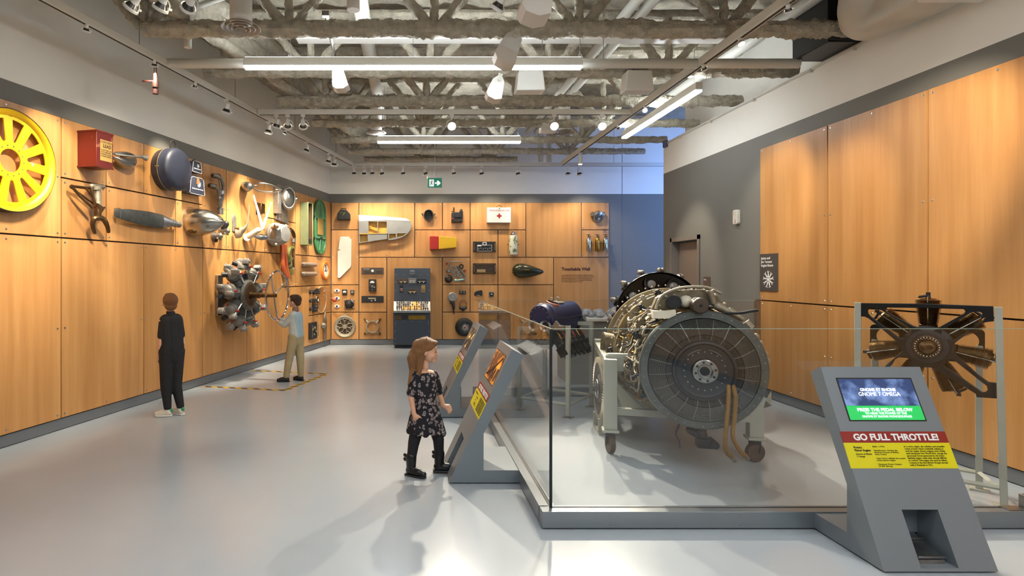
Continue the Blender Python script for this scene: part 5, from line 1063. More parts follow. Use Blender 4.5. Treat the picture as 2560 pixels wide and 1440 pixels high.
def rackbox(t, w_, h, d, col, ears=True):
    obj('face', MB().cbox((0, -d/2, 0), (w_, d, h)), col, t, bevel=.003)
    if ears:
        for x in (-w_/2+.02, w_/2-.02): obj('handle', MB().tube([(x, -d, -h*.36), (x, -d-.03, -h*.36), (x, -d-.03, h*.36), (x, -d, h*.36)], .006, 8), M['chrome'], t)
t = LT('radio_unit', 'dark square radio unit with chrome handles low on the left wall', 'radio', 12.33, .415); rackbox(t, .34, .34, .05, M['dark'])
obj('dials', MB().cyl((.03, -.05, .05), (.03, -.075, .05), .03).cyl((.1, -.05, -.03), (.1, -.07, -.03), .025).cyl((0, -.05, -.08), (0, -.07, -.08), .02), M['worn'], t); obj('label_plate', MB().cbox((-.06, -.052, .03), (.05, .004, .04)), M['yellow'], t)
t = LT('model_propeller', 'small weathered propeller blade with a hub near the corner', 'propeller', 12.93, .42)
obj('blade', MB().prism([(-.02, -.26), (.05, -.30), (.09, -.24), (.10, .2), (.06, .30), (.02, .33), (-.03, .2), (-.01, 0)], -.05, -.03, 'y'), M['alu'], t, bevel=.008); obj('hub', MB().lathe([(0, .06), (.03, .06), (.08, .02)], (-.06, -.03, .05), (-.5, -.6, .15), 16), M['worn'], t)
obj('wall_pin', MB().cyl((.02, 0, .05), (.02, -.04, .05), .012), M['dark'], t)

# ---------------------------------------------------------------- nine-cylinder radial with the hand wheel
t = LT('cutaway_radial_engine', 'grey cutaway radial engine with red plugs mounted on the left wall', 'engine', 9.118, 1.26)
gsk = mat('engine_grey', '5f5d57', .4, .4, var=.15, scale=8); gsk2 = mat('engine_head_grey', '7d7a71', .42, .45, var=.25, scale=14, bump=.3)
obj('wall_plate', MB().box((-.30, -.05, -.30), (-.17, 0, .30)).box((.17, -.05, -.30), (.30, 0, .30)).box((-.30, -.03, -.05), (.30, 0, .05)), M['steel'], t, bevel=.004)
obj('wall_plate_bolts', MB().cyl((-.24, -.05, .2), (-.24, -.056, .2), .012, n=6).cyl((-.24, -.05, -.2), (-.24, -.056, -.2), .012, n=6), M['dark'], t)
obj('crankcase', MB().lathe([(.05, .12), (.12, .16), (.16, .235), (.38, .235), (.40, .21), (.41, .2), (.41, 0)], (0, 0, 0), (0, -1, 0), 48), gsk, t)
b = MB()
for k in range(36):
    a = 2*pi*k/36
    for y in (.2, .36): b.ball((.238*cos(a), -y, .238*sin(a)), .007, 6, 4)
obj('case_studs', b, M['black'], t)
obj('sight_ring', MB().lathe([(.40, .205), (.43, .205), (.435, .19), (.43, .165), (.41, .165)], (0, 0, 0), (0, -1, 0), 56, False), M['clearp'], t); obj('gear_cover', MB().lathe([(.412, .165), (.414, .05), (.414, 0)], (0, 0, 0), (0, -1, 0), 40), mat('gear_oil_brown', '4e3b2a', .35, .5), t)
obj('crank_shaft', MB().lathe([(.40, .05), (.45, .05), (.45, .038), (.52, .038), (.525, .045), (.56, .045), (.565, .034), (.83, .03)], (0, 0, 0), (0, -1, 0), 24), M['bronze'], t)
for k in range(9):
    a = pi/2+2*pi*k/9; c_, s_ = cos(a), sin(a); o_ = Vector((c_, 0, s_)); s2 = Vector((-s_, 0, c_)); p_ = Vector((0, -.28, 0))
    cut = k == 0
    cy = obj('cylinder', MB().lathe([(.20, .10), (.225, .10)]+[(.23+.007*i, .098 if i % 2 else .090) for i in range(16)]+[(.35, .105), (.36, .112), (.38, .108)], tuple(p_), tuple(p_+o_), 22), M['clearp'] if cut else gsk, t)
    if cut: obj('piston', MB().cyl(tuple(p_+o_*.25), tuple(p_+o_*.32), .06), mat('blue_steel', '2b3558', .3, .7), cy)
    hd_ = obj('cylinder_head', MB().lathe([(.38, .10), (.385, .116), (.395, .118), (.40, .108), (.405, .116), (.415, .116), (.42, .106), (.45, .098), (.475, .075), (.488, .03), (.489, 0)], tuple(p_), tuple(p_+o_), 24).cap(tuple(p_+o_*.44+Vector((0, .05, 0))), tuple(p_+o_*.48+Vector((0, .10, 0))-s2*.03), .055, .045, 12), gsk2, cy)
    hp = M['wing']; ang = a-pi/2
    for yy, ss in ((-.085, .045), (.075, -.05)):
        b = MB().at(tuple(p_+o_*.50+Vector((0, yy, 0))+s2*ss), (0, -ang, 0)); b.prism([(-.038, -.03), (.038, -.03), (.034, .03), (.012, .05), (-.02, .048), (-.036, .02)], -.05, .05, 'y').cyl((0, -.05, .01), (0, -.062, .01), .02, n=12).cyl((.02, .02, .045), (.02, .02, .058), .012, n=10)
        obj('rocker_cover', b, hp, hd_, bevel=.009)
    obj('exhaust_port', MB().cyl(tuple(p_+o_*.46+s2*.07+Vector((0, .05, 0))), tuple(p_+o_*.49+s2*.11+Vector((0, .11, 0))), .035, .038, 14), M['black'], cy)
    obj('spark_plug', MB().cyl(tuple(p_+o_*.42+Vector((0, -.09, 0))), tuple(p_+o_*.43+Vector((0, -.16, 0))), .012, n=8).cyl(tuple(p_+o_*.43-s2*.08), tuple(p_+o_*.44-s2*.13), .011, n=8), M['red'], cy)
    obj('push_rod', MB().cyl(tuple(p_+o_*.22+Vector((0, -.10, 0))), tuple(p_+o_*.5+Vector((0, -.11, 0))+s2*.03), .009, n=8), M['steel'], cy)
wc = Vector((0, -.853, 0))
obj('hand_wheel', MB().ring(tuple(wc), (0, 1, 0), .362, .015, n=72, m=10), M['chrome'], t)
b = MB()
for a in (radians(125), radians(35), radians(270)): b.tube([tuple(wc+Vector((0, .06, 0))), tuple(wc+Vector((.36*cos(a), 0, .36*sin(a))))], .011, 8)
obj('wheel_spokes', b, M['chrome'], t)

# ================================================================ THINGS ON THE BACK WALL
def BT(name, label, cat, px, py, group=None):
    return thing(name, label, cat, (BW(px, py)[0], 12.96, BW(px, py)[2]), 0, group)
k_ = .0089
def Z3(x, y): return 820+x/3.6, 480+y/3.6
t = BT('lantern_box', 'black lunchbox-shaped case with a handle at the upper left of the back wall', 'case', 860.5, 538)
obj('case', MB().prism([(-.145, -.11), (.145, -.11), (.14, .02), (.06, .11), (-.07, .11), (-.14, .02)], -.13, 0, 'y'), M['dark'], t, bevel=.008)
obj('handle', MB().tube([(-.06, -.07, .11), (-.06, -.07, .14), (.05, -.07, .14), (.05, -.07, .11)], .01, 6), M['dark'], t); obj('scribble', MB().tube(smoothpath([(-.08, -.133, .02), (-.04, -.133, .06), (0, -.133, .01), (.03, -.133, .05), (-.02, -.133, -.02)], 4), .003, 5), mat('green_ink', '7d8f1c', .5), t)
t = BT('wing_section', 'silver cutaway wing tip showing yellow ribs', 'wing', 963, 573)
def wz(L): return [((820+x/3.6-963)*k_, (573-(480+y/3.6))*k_) for x, y in L]
out = wz([(280,210),(520,225),(700,240),(740,262),(755,300),(745,340),(715,380),(670,410),(610,428),(545,437),(540,375),(535,375),(535,425),(282,463)])
obj('frame', MB().plate(out, [wz([(368,268),(446,270),(446,372),(368,374)]), wz([(454,270),(530,270),(530,370),(454,372)]), wz([(290,386),(358,384),(362,446),(290,454)]), wz([(550,380),(610,378),(612,412),(552,424)]), wz([(622,376),(706,374),(680,396),(622,412)])], -.10, -.07, .002), M['wing'], t)
obj('leading_edge', MB().prism(wz([(280,210),(520,225),(700,240),(742,262),(700,262),(520,255),(370,262),(282,268)]), -.104, -.098, 'y'), M['wingw'], t)
obj('rib', MB().box((wz([(446,270)])[0][0], -.08, wz([(446,374)])[0][1]), (wz([(454,270)])[0][0], -.02, wz([(446,270)])[0][1])).prism(wz([(372,312),(378,306),(500,362),(488,368)]), -.075, -.05, 'y').box((wz([(612,0)])[0][0], -.08, wz([(0,420)])[0][1]), (wz([(620,0)])[0][0], -.02, wz([(0,374)])[0][1])), M['rib'], t)
obj('skin_back', MB().prism(wz([(282,212),(700,242),(750,300),(700,392),(545,432),(282,460)]), -.02, -.012, 'y').prism(wz([(366,374),(536,374),(536,378),(366,380)]), -.11, -.02, 'y').prism(wz([(284,376),(362,376),(362,382),(284,384)]), -.11, -.02), M['rib'], t)
t = BT('control_surface', 'white tapered rudder panel with a notch', 'aircraft panel', 862, 644)
obj('panel', MB().prism(wz3 if False else [((820+x/3.6-862)*k_, (644-(480+y/3.6))*k_) for x, y in [(108,410),(120,404),(188,404),(213,430),(213,658),(205,680),(110,775),(92,775),(88,770),(88,530),(108,525),(94,518)]], -.06, -.02, 'y'), M['wingw'], t, bevel=.01)
obj('mount', MB().cbox((0, -.01, 0), (.08, .02, .3)), M['dark'], t)
for i, y in enumerate((727, 746, 766)):
    t = BT('wing_badge', f'small white oval badge with a blue shield, {["top", "middle", "bottom"][i]} of three', 'badge', 842.5, y, 'oval badges with blue shields')
    obj('oval', MB().lathe([(0, .04), (.02, .04), (.03, .03), (.03, 0)], (0, 0, 0), (0, -1, 0), 24, sx=1.6, sy=1), M['cream'], t); obj('shield', MB().prism([(-.022, .025), (.022, .025), (.018, -.01), (0, -.035), (-.018, -.01)], -.034, -.03), mat('badge_blue', '2a2470', .4), t)
def gauge(px, py, w_, h, label, kind):
    t = BT('panel_meter', label, 'meter', px, py)
    obj('case', MB().cbox((0, -.03, 0), (w_, .06, h)), M['dark'], t, bevel=.008)
    if kind == 'meter': obj('dial', MB().prism(circ(0, -.01, w_*.36, 16, a0=0, a1=pi), -.064, -.06), M['dial'], t)
    elif kind == 'round': obj('dial', MB().lathe([(.0, w_*.4), (.004, w_*.38), (.004, 0)], (0, -.06, 0), (0, -1, 0), 24), M['worn'], t)
    elif kind == 'dome': obj('dome', MB().lathe([(0, w_*.46), (.05, w_*.42), (.09, w_*.25), (.1, 0)], (0, -.06, 0), (0, -1, 0), 32), M['dark'], t); obj('lugs', MB().ball((-w_*.46, -.05, w_*.4), .025, 8, 6).ball((w_*.46, -.05, w_*.4), .025, 8, 6).ball((-w_*.46, -.05, -w_*.4), .025, 8, 6).ball((w_*.46, -.05, -w_*.4), .025, 8, 6).cap((w_*.3, -.09, w_*.4), (w_*.5, -.09, w_*.2), .02, .02), M['steel'], t)
    return t
gauge(862, 730, .11, .115, 'square black meter with a white half-round dial', 'meter'); gauge(881, 730, .085, .09, 'small square black gauge right of the white-dial meter', 'round'); gauge(873.5, 760, .2, .19, 'black domed instrument below the meters', 'dome')
# spoked casting at lower left
t = BT('wheel_casting', 'round bronze-grey casting with star spokes at the lower left of the back wall', 'casting', 862.5, 816)
obj('rim', MB().lathe([(0, .24), (.05, .24), (.06, .225), (.05, .20), (.04, .17), (.0, .165)], (0, 0, 0), (0, -1, 0), 48, False).cbox((0, -.02, .25), (.1, .03, .05)), M['cast'], t)
b = MB()
for k in range(7):
    a = pi/2+2*pi*k/7; a2 = a+pi/7; b.tube([(.05*cos(a), -.04, .05*sin(a)), (.11*cos(a), -.04, .11*sin(a)), (.17*cos(a-.25), -.03, .17*sin(a-.25))], .008, 6).tube([(.11*cos(a), -.04, .11*sin(a)), (.17*cos(a+.25), -.03, .17*sin(a+.25))], .008, 6).cyl((.115*cos(a), -.02, .115*sin(a)), (.115*cos(a), -.06, .115*sin(a)), .014, n=10)
obj('spokes', b, M['cast'], t); obj('hub', MB().cyl((0, 0, 0), (0, -.07, 0), .05, n=20).ring((0, -.07, 0), (0, 1, 0), .03, .005, n=20), M['cast'], t); obj('recess', MB().cyl((0, -.004, 0), (0, -.006, 0), .17, n=32), mat('recess_brown', '4a3520', .6), t)
t = BT('ring_bracket', 'four-armed cream ring bracket low on the back wall', 'bracket', 931.5, 816)
b = MB().plate(circ(0, 0, .14, 32), [circ(0, 0, .115, 32)], -.11, -.05, .003)
for a in (45, 135, 225, 315):
    a = radians(a); b.tube([(.12*cos(a), -.08, .12*sin(a)), (.19*cos(a), -.07, .19*sin(a)), (.235*cos(a), -.05, .225*sin(a))], [.03, .02, .016], 8)
obj('ring', b, M['cast'], t); b = MB()
for a in (45, 135, 225, 315): a = radians(a); b.cap((.21*cos(a), -.06, .2*sin(a)), (.24*cos(a), -.05, .235*sin(a)), .026, .022)
obj('arm_ends', b, M['bronze'], t); obj('wall_stud', MB().cyl((.13, 0, 0), (.13, -.06, 0), .01).cyl((-.13, 0, 0), (-.13, -.06, 0), .01), M['dark'], t)
# avionics
t = BT('radio_set', 'wide brown-black radio control panel with a round white meter', 'radio', 931.5, 677); rackbox(t, .49, .14, .03, mat('panel_brown', '4c4036', .5), False)
obj('meter', MB().cyl((0, -.03, 0), (0, -.04, 0), .042, n=24), M['dark'], t); obj('meter_dial', MB().cyl((0, -.04, .0), (0, -.042, 0), .03, n=20), M['dial'], t)
b = MB()
for x in (-.17, -.13, -.08, .1, .14, .18): b.cyl((x, -.03, -.02), (x, -.05, -.02), .014, n=10)
obj('knobs', b, M['dark'], t); text('lettering', 'RADIO COMPASS', .02, M['dial'], t, (-.2, -.031, .035), width=.13)
t = BT('signal_generator', 'upright black instrument box with a half-round white meter', 'instrument', 931.5, 713); obj('case', MB().cbox((0, -.06, 0), (.16, .12, .27)), M['dark'], t, bevel=.006)
obj('meter_dial', MB().prism(circ(0, .05, .05, 16, a0=0, a1=pi), -.124, -.12), M['dial'], t); obj('knobs', MB().cyl((0, -.12, -.02), (0, -.14, -.02), .025).cyl((-.05, -.12, .01), (-.05, -.14, .01), .012).cyl((.045, -.12, -.04), (.045, -.135, -.04), .018).cyl((0, -.12, -.1), (0, -.13, -.1), .01), M['worn'], t)
t = BT('radio_set', 'wide black radio panel with a sliding scale, below the upright instrument', 'radio', 931.5, 748); rackbox(t, .49, .145, .03, M['dark'], False)
obj('scale_window', MB().cbox((-.01, -.032, .02), (.17, .004, .03)), mat('scale_cream', 'b8a98c', .4), t); obj('knobs', MB().cyl((.06, -.03, -.02), (.06, -.045, -.02), .015).cyl((-.02, -.03, -.03), (-.02, -.045, -.03), .012), M['dial'], t)
t = BT('hose_coupling', 'black ring duct coupling with side clamps', 'coupling', 1071, 538)
obj('ring', MB().lathe([(0, .10), (.09, .125), (.10, .125), (.10, .11), (.02, .09), (.02, 0)], (0, 0, 0), (0, -1, -.1), 36, True, sx=.82), M['dark'], t)
obj('side_clamp', MB().cap((-.13, -.05, 0), (-.145, -.06, .03), .014, .012).cap((.13, -.05, 0), (.145, -.06, .03), .014, .012).ring((0, -.05, 0), (0, 1, .1), .118, .004, n=30), M['steel'], t)
t = BT('carburetor', 'black bumpy machine block with knobs at the top of the back wall', 'instrument', 1142, 541)
obj('block', MB().cbox((0, -.06, -.03), (.24, .12, .22)).cbox((.02, -.13, .02), (.16, .03, .12)).cap((.09, -.06, .1), (.09, -.06, .13), .04, .03), M['dark'], t, bevel=.01)
obj('knobs', MB().cap((-.07, -.05, .1), (-.07, -.05, .18), .015, .02).cap((-.12, -.08, .11), (-.08, -.08, .1), .01, .014).cyl((-.05, -.12, -.1), (-.05, -.15, -.1), .015).cyl((.02, -.12, -.1), (.02, -.15, -.1), .015).cyl((.08, -.12, -.1), (.08, -.15, -.1), .015), M['bronze'], t); obj('red_button', MB().cyl((-.10, -.12, -.06), (-.10, -.14, -.06), .018), M['red'], t)
t = BT('float_box', 'red and yellow painted tapered box', 'box', 1107, 608)
bx = lambda x0, x1, h0, h1: MB().prism([(x0, -h0), (x1, -h1), (x1, h1), (x0, h0)], -.22, 0, 'y')
obj('red_part', bx(-.29, -.10, .145, .14), rp2 if False else mat('red_float_paint', 'a81e16', .4, col2='d9c2a0', thr=.72, scale=14), t, bevel=.006)
obj('yellow_part', bx(-.10, .29, .14, .105), M['yellow'], t, bevel=.006)
b = MB()
for i in range(6): b.cyl((-.06+.06*i, -.222, .118-.005*i), (-.06+.06*i, -.226, .118-.005*i), .006, n=6).cyl((-.06+.06*i, -.222, -.118+.005*i), (-.06+.06*i, -.226, -.118+.005*i), .006, n=6)
obj('rivets', b, M['worn'], t)
# tool panel of loose parts
t = BT('hub_assembly', 'dark round hub with a rod and lever, lower left of the loose parts panel', 'hub', 1121.5, 697)
obj('hub', MB().lathe([(0, .085), (.04, .09), (.07, .06), (.08, .05), (.08, 0)], (0, 0, 0), (0, -1, 0), 24), M['dark'], t); obj('bore', MB().cyl((0, -.08, 0), (0, -.1, 0), .03), M['bronze'], t)
obj('piston_cap', MB().lathe([(0, .02), (.01, .05), (.05, .05), (.06, .02), (.09, .02)], (-.01, -.06, .14), (0, -.06, 1.3), 20), M['steel'], t)
obj('rod', MB().tube([(-.0, -.05, .2), (.02, -.05, .36), (.04, -.05, .385), (.3, -.05, .385)], .009, 8), M['steel'], t)
for px, py, fl_, l in ((1136, 678, 1, 'left perforated lightening plate on the loose parts panel'), (1154, 690, -1, 'right perforated lightening plate on the loose parts panel')):
    t = BT('gasket_plate', l, 'plate', px, py, 'perforated plates of the loose parts panel')
    pl_ = [(-.06, .12), (.0, .13), (.03*1, .09), (.09, -.04), (.08, -.12), (.02, -.12), (-.05, -.04), (-.08, .04)]
    obj('plate', MB().plate(pl_, [circ(-.02, .05, .038, 16), circ(.035, -.03, .03, 14), circ(.04, -.09, .018, 12), circ(-.03, -.0, .014, 10)], -.03, -.02, .001), M['worn'], t); obj('edge_bolts', MB().ball((-.05, -.03, .1), .01, 6, 5).ball((.07, -.03, -.1), .01, 6, 5), M['steel'], t)
tag(obj('drilled_bar', MB().tube([(BW(1143, 665)[0], 12.93, BW(0, 665)[2]), (BW(1163, 692)[0], 12.93, BW(0, 692)[2])], .018, 4), M['worn']), 'slanted drilled metal bar on the loose parts panel', 'bar')
for px, py, r, m_, l in ((1117, 659, .02, 'red', 'small red washer on a string on the loose parts panel'), (1153, 666, .04, 'dark', 'black rubber ring on the loose parts panel'), (1162, 677, .022, 'red', 'small red hook on the loose parts panel')):
    tag(obj('washer_ring', MB().ring((BW(px, py)[0], 12.93, BW(px, py)[2]), (0, 1, 0), r, r*.35, n=20).cyl((BW(px, py)[0], 12.96, BW(px, py)[2]+r), (BW(px, py)[0], 12.93, BW(px, py)[2]+r), .004), M[m_]), l, 'ring')
tag(obj('pale_bolt', MB().cap((BW(1141, 700)[0], 12.9, BW(0, 701)[2]), (BW(1157, 698)[0], 12.9, BW(0, 699)[2]), .018, .018).ball((BW(1139, 700)[0], 12.9, BW(0, 701)[2]), .034, 10, 7).cyl((BW(1150, 700)[0], 12.96, BW(0, 700)[2]), (BW(1150, 700)[0], 12.9, BW(0, 700)[2]), .01), mat('pale_teal', '8fb3ae', .4, .3)), 'pale blue-green bolt at the bottom of the loose parts panel', 'bolt')
t = BT('hand_drill', 'hand-cranked drum tool with a pale round drum and dark grip', 'tool', 1131, 742)
obj('drum', MB().lathe([(0, .095), (.02, .1), (.06, .1), (.07, .09), (.065, .03), (.075, .0)], (0, 0, 0), (0, -1, 0), 32), M['wing'], t); obj('drum_groove', MB().ring((0, -.07, 0), (0, 1, 0), .06, .004, n=32), M['worn'], t)
obj('grip', MB().cap((0, -.05, -.11), (.02, -.06, -.22), .035, .03).cap((.04, -.05, -.15), (.04, -.05, -.26), .014, .014).cap((.02, -.05, -.24), (.03, -.05, -.37), .022, .012).cap((-.05, -.06, -.13), (0, -.06, -.16), .02, .02), M['dark'], t)
t = BT('switch_block', 'small black twin switch block', 'switch', 1156, 731); obj('block', MB().cbox((0, -.025, 0), (.15, .05, .07)), M['dark'], t, bevel=.006); obj('switches', MB().cyl((-.035, -.05, .0), (-.035, -.06, 0), .018).cyl((.035, -.05, 0), (.035, -.06, 0), .018), M['worn'], t)
t = BT('headset', 'brown headset with black ear cups hanging on the wall', 'headset', 1157, 763)
obj('headband', MB().tube([(.085*cos(a), -.05, .02+.1*sin(a)) for a in [radians(-20+22*i) for i in range(11)]], .007, 6).tube([(.075*cos(a), -.08, .01+.07*sin(a)) for a in [radians(-20+22*i) for i in range(11)]], .008, 6), mat('leather_brown', '6a4022', .6), t)
obj('ear_cup', MB().cap((-.05, -.06, -.05), (-.02, -.08, -.07), .04, .035).cap((.05, -.06, -.05), (.02, -.08, -.07), .04, .035).ball((.0, -.08, -.1), .03, 8, 6), M['dark'], t)
def tyre(px, py, r, label):
    t = BT('aircraft_wheel', label, 'wheel', px, py)
    obj('tyre', MB().lathe([(.0, r*.55), (.01, r*.8), (.05, r*.97), (.10, r), (.15, r*.95), (.19, r*.8), (.2, r*.6), (.17, r*.56)], (0, 0, 0), (0, -1, 0), 56, False), M['rubber'], t)
    obj('wheel_rim', MB().lathe([(.12, r*.56), (.19, r*.6), (.195, r*.57), (.17, r*.50)], (0, 0, 0), (0, -1, 0), 48, False), M['steel'], t); b = MB()
    for k in range(18): a = 2*pi*k/18; b.tube([(r*.22*cos(a), -.185, r*.22*sin(a)), (r*.52*cos(a+.03), -.18, r*.52*sin(a+.03))], .008, 5)
    obj('spokes', b, M['steel'], t); obj('hub_backing', MB().cyl((0, -.10, 0), (0, -.12, 0), r*.55, n=32), M['black'], t)
    obj('hub', MB().lathe([(.12, r*.24), (.19, r*.24), (.20, r*.2), (.2, 0)], (0, 0, 0), (0, -1, 0), 24), M['wing'], t); obj('hub_cap', MB().cyl((0, -.2, 0), (0, -.206, 0), r*.11, n=18), M['red'], t); return t
tyre(1160, 817, .205, 'small black aircraft tyre on a spoked silver rim')
# first aid box, heater, extinguishers etc
t = BT('first_aid_box', 'white airline first aid box with a red cross', 'first aid box', 1246, 540)
obj('case', MB().box((-.265, -.14, -.16), (.255, 0, .175)), M['white'], t, bevel=.006); obj('handle', MB().tube([(.06*cos(a), -.1, .178+.045*sin(a)) for a in [pi*i/8 for i in range(9)]], .006, 6), M['bronze'], t)
obj('red_cross', MB().box((-.055, -.1415, -.03), (.05, -.14, .005)).box((-.02, -.1417, -.065), (.015, -.14, .04)), M['red'], t); text('lettering', 'TRANS-CANADA AIR LINES', .05, M['red'], t, (-.225, -.141, .09), width=.44)
obj('latch', MB().cyl((0, -.14, .15), (0, -.15, .15), .01, n=10).cbox((-.17, -.1, .178), (.04, .02, .006)).cbox((.13, -.1, .178), (.04, .02, .006)), M['dark'], t)
t = BT('flask_tank', 'mottled green and white cylindrical tank with a small neck', 'tank', 1281, 612)
obj('tank', MB().lathe([(-.23, .06), (-.225, .085), (-.20, .092), (.18, .092), (.20, .085), (.205, .05)], (0, -.1, 0), (0, -.1, 1), 32), mat('mottled_green_tape', 'c9c9b4', .5, col2='6f7a4c', thr=.55, scale=12), t)
obj('neck', MB().lathe([(.205, .05), (.24, .05), (.26, .035), (.275, .02), (.29, .02)], (0, -.1, 0), (0, -.1, 1), 24).cap((.03, -.1, .26), (.06, -.1, .28), .01, .01), M['steel'], t); obj('side_lugs', MB().cap((-.12, -.1, 0), (-.09, -.1, 0), .012, .014).cap((.09, -.1, 0), (.12, -.1, 0), .014, .012).box((-.02, -.06, -.02), (.02, 0, .02)), M['brass'], t)
for py, l, k in ((617, 'black rack radio with chrome handles and a white label', 0), (671, 'open-front rack unit showing wiring between chrome handles', 1)):
    t = BT('rack_radio', l, 'radio', 1210.5, py); rackbox(t, .50, .225, .06, M['dark'])
    if k == 0:
        obj('label_plate', MB().cbox((-.11, -.062, .025), (.085, .003, .03)), M['dial'], t); b = MB()
        for i in range(6): b.cyl((-.13+.05*i, -.06, -.05+.015*(i % 2)), (-.13+.05*i, -.075, -.05+.015*(i % 2)), .014, n=10)
        obj('knobs', b, M['worn'], t); obj('dial_frame', MB().plate(rrect(-.16, -.1, .16, .04, .01), [rrect(-.155, -.095, .155, .035, .01)], -.064, -.06).plate(rrect(-.045, .03, .045, .1, .01), [rrect(-.03, .045, .03, .085, .01)], -.066, -.06), M['dial'], t)
    else:
        obj('wiring', MB().box((-.19, -.061, -.085), (.19, -.060, .085)), mat('wiring_brown', '3d3022', .6, .2, var=.6, scale=60), t); obj('chassis_box', MB().box((-.17, -.075, -.085), (.02, -.06, -.02)), mat('chassis_tan', '9c8058', .5), t)
        obj('edge_rails', MB().box((-.2, -.066, .088), (.2, -.06, .096)).box((-.2, -.066, -.096), (.2, -.06, -.088)), M['brass'], t)
t = BT('drop_tank', 'dark olive teardrop-shaped fuel tank', 'tank', 1315, 678)
vs = []; pr = [(0, 0), (.015, .07), (.06, .125), (.14, .155), (.24, .16), (.36, .14), (.5, .10), (.62, .06), (.68, .03), (.695, 0)]
obj('shell', MB().at((-.335, -.15, .02), (0, radians(3), 0)).lathe(pr, (0, 0, 0), (1, 0, 0), 40), mat('olive_black_gloss', '33331f', .25, .3, var=.25, scale=5), t, sharp=70); obj('bracket', MB().box((-.15, -.06, -.02), (.05, 0, .02)), M['dark'], t)
text('lettering', 'DO NOT DROP', .028, M['yellow'], t, (-.12, -.305, .02), width=.13)
obj('rivets', MB().ball((-.325, -.18, .0), .01, 8, 5).ball((.34, -.16, .0), .01, 8, 5).ball((-.02, -.2, .16), .008, 8, 5).ball((-.02, -.2, -.13), .008, 8, 5), M['steel'], t)
t = BT('canopy_window', 'small black curved perspex piece', 'plate', 1195.5, 733); obj('shell', MB().prism([(-.09, -.05), (.09, -.055), (.09, .06), (.06, .07), (-.05, .045), (-.09, .01)], -.03, 0, 'y'), M['dark'], t, bevel=.006); obj('label_plate', MB().cbox((0, -.032, -.045), (.06, .003, .014)), M['wing'], t)
t = BT('square_gauge', 'square grey-framed gauge with a black dial', 'gauge', 1228.5, 735.5); obj('plate', MB().cbox((0, -.01, 0), (.12, .02, .12)), M['worn'], t, bevel=.006); obj('dial', MB().cyl((0, -.02, 0), (0, -.04, 0), .05, n=24), M['black'], t); obj('dial_marks', MB().cbox((0, -.042, .03), (.02, .002, .01)).cbox((0, -.042, -.0), (.05, .002, .012)), M['dial'], t)
t = BT('fuel_filter', 'round silver two-eared housing at the top right of the back wall', 'housing', 1493, 539)
obj('housing', MB().lathe([(0, .12), (.06, .13), (.10, .13), (.12, .1), (.12, 0)], (0, 0, 0), (0, -1, -.5), 32, sx=.85), M['steel'], t); obj('ear', MB().lathe([(0, .05), (.03, .055), (.04, .045)], (-.11, -.06, .02), (-1, -.7, .3), 18).lathe([(0, .05), (.03, .055), (.04, .045)], (.11, -.06, .02), (1, -.7, .3), 18), M['steel'], t); obj('drain_cap', MB().cyl((.0, -.12, -.08), (.0, -.15, -.1), .03, n=16).cyl((0, -.15, -.1), (0, -.17, -.1), .012), M['chrome'], t)
for i, (px, c) in enumerate(((1469, 'chrome'), (1491, 'brass'), (1511, 'chrome'))):
    t = BT('fire_extinguisher', f'small {["silver extinguisher bottle, left", "brass extinguisher bottle, middle", "silver extinguisher bottle, right"][i]} of three', 'fire extinguisher', px, 609, 'three small extinguisher bottles')
    mm_ = M[c] if c == 'brass' else mat('bright_bottle', 'b8bcc4', .12, 1)
    obj('bottle', MB().lathe([(-.18, .01), (-.175, .04), (-.15, .052), (.08, .052), (.11, .04), (.125, .02), (.14, .018)], (0, -.08, 0), (0, -.08, 1), 26), mm_, t)
    obj('valve', MB().cap((0, -.08, .14), (0, -.08, .17), .022, .018).box((-.045, -.09, .185), (.04, -.07, .197)).cap((.02, -.08, .155), (.05, -.08, .14), .009, .008), M['bronze'], t); obj('bracket', MB().ring((0, -.08, 0), (0, 0, 1), .054, .004, n=24).box((-.015, -.03, -.1), (.015, 0, .1)), M['dark'], t)
t = BT('wall_lettering', 'dark heading Touchable Wall with a small paragraph on the wood', 'lettering', 1404, 676)
text('heading', 'Touchable Wall', .095, mat('heading_ink', '3a1208', .6), t, (0, -.002, 0), width=.635, bold=.0035)
text('paragraph', 'An aircraft is built from thousands of complexly crafted\nparts, which must all work together in order to keep the\naircraft flying. Experience the remarkable engineering\nfirst hand with the aircraft parts displayed throughout\nthis exhibit. Anyplace you can touch!', .036, mat('paragraph_ink', '6a3a10', .6), t, (0, -.002, -.115), width=.72)
# clear pane with a second ring bracket seen beside the rear glass
t = BT('ring_bracket', 'cream ring bracket low on the back wall seen through the glass case', 'bracket', 1318, 818)
obj('ring', MB().plate(circ(0, 0, .14, 28), [circ(0, 0, .115, 28)], -.1, -.05, .003).cap((-.13, -.06, .13), (-.17, -.05, .17), .02, .02).cap((.13, -.06, .13), (.17, -.05, .17), .02, .02).cap((-.13, -.06, -.13), (-.17, -.05, -.17), .02, .02).cap((.13, -.06, -.13), (.17, -.05, -.17), .02, .02), M['cast'], t); obj('wall_stud', MB().cyl((.12, 0, 0), (.12, -.06, 0), .01), M['dark'], t)
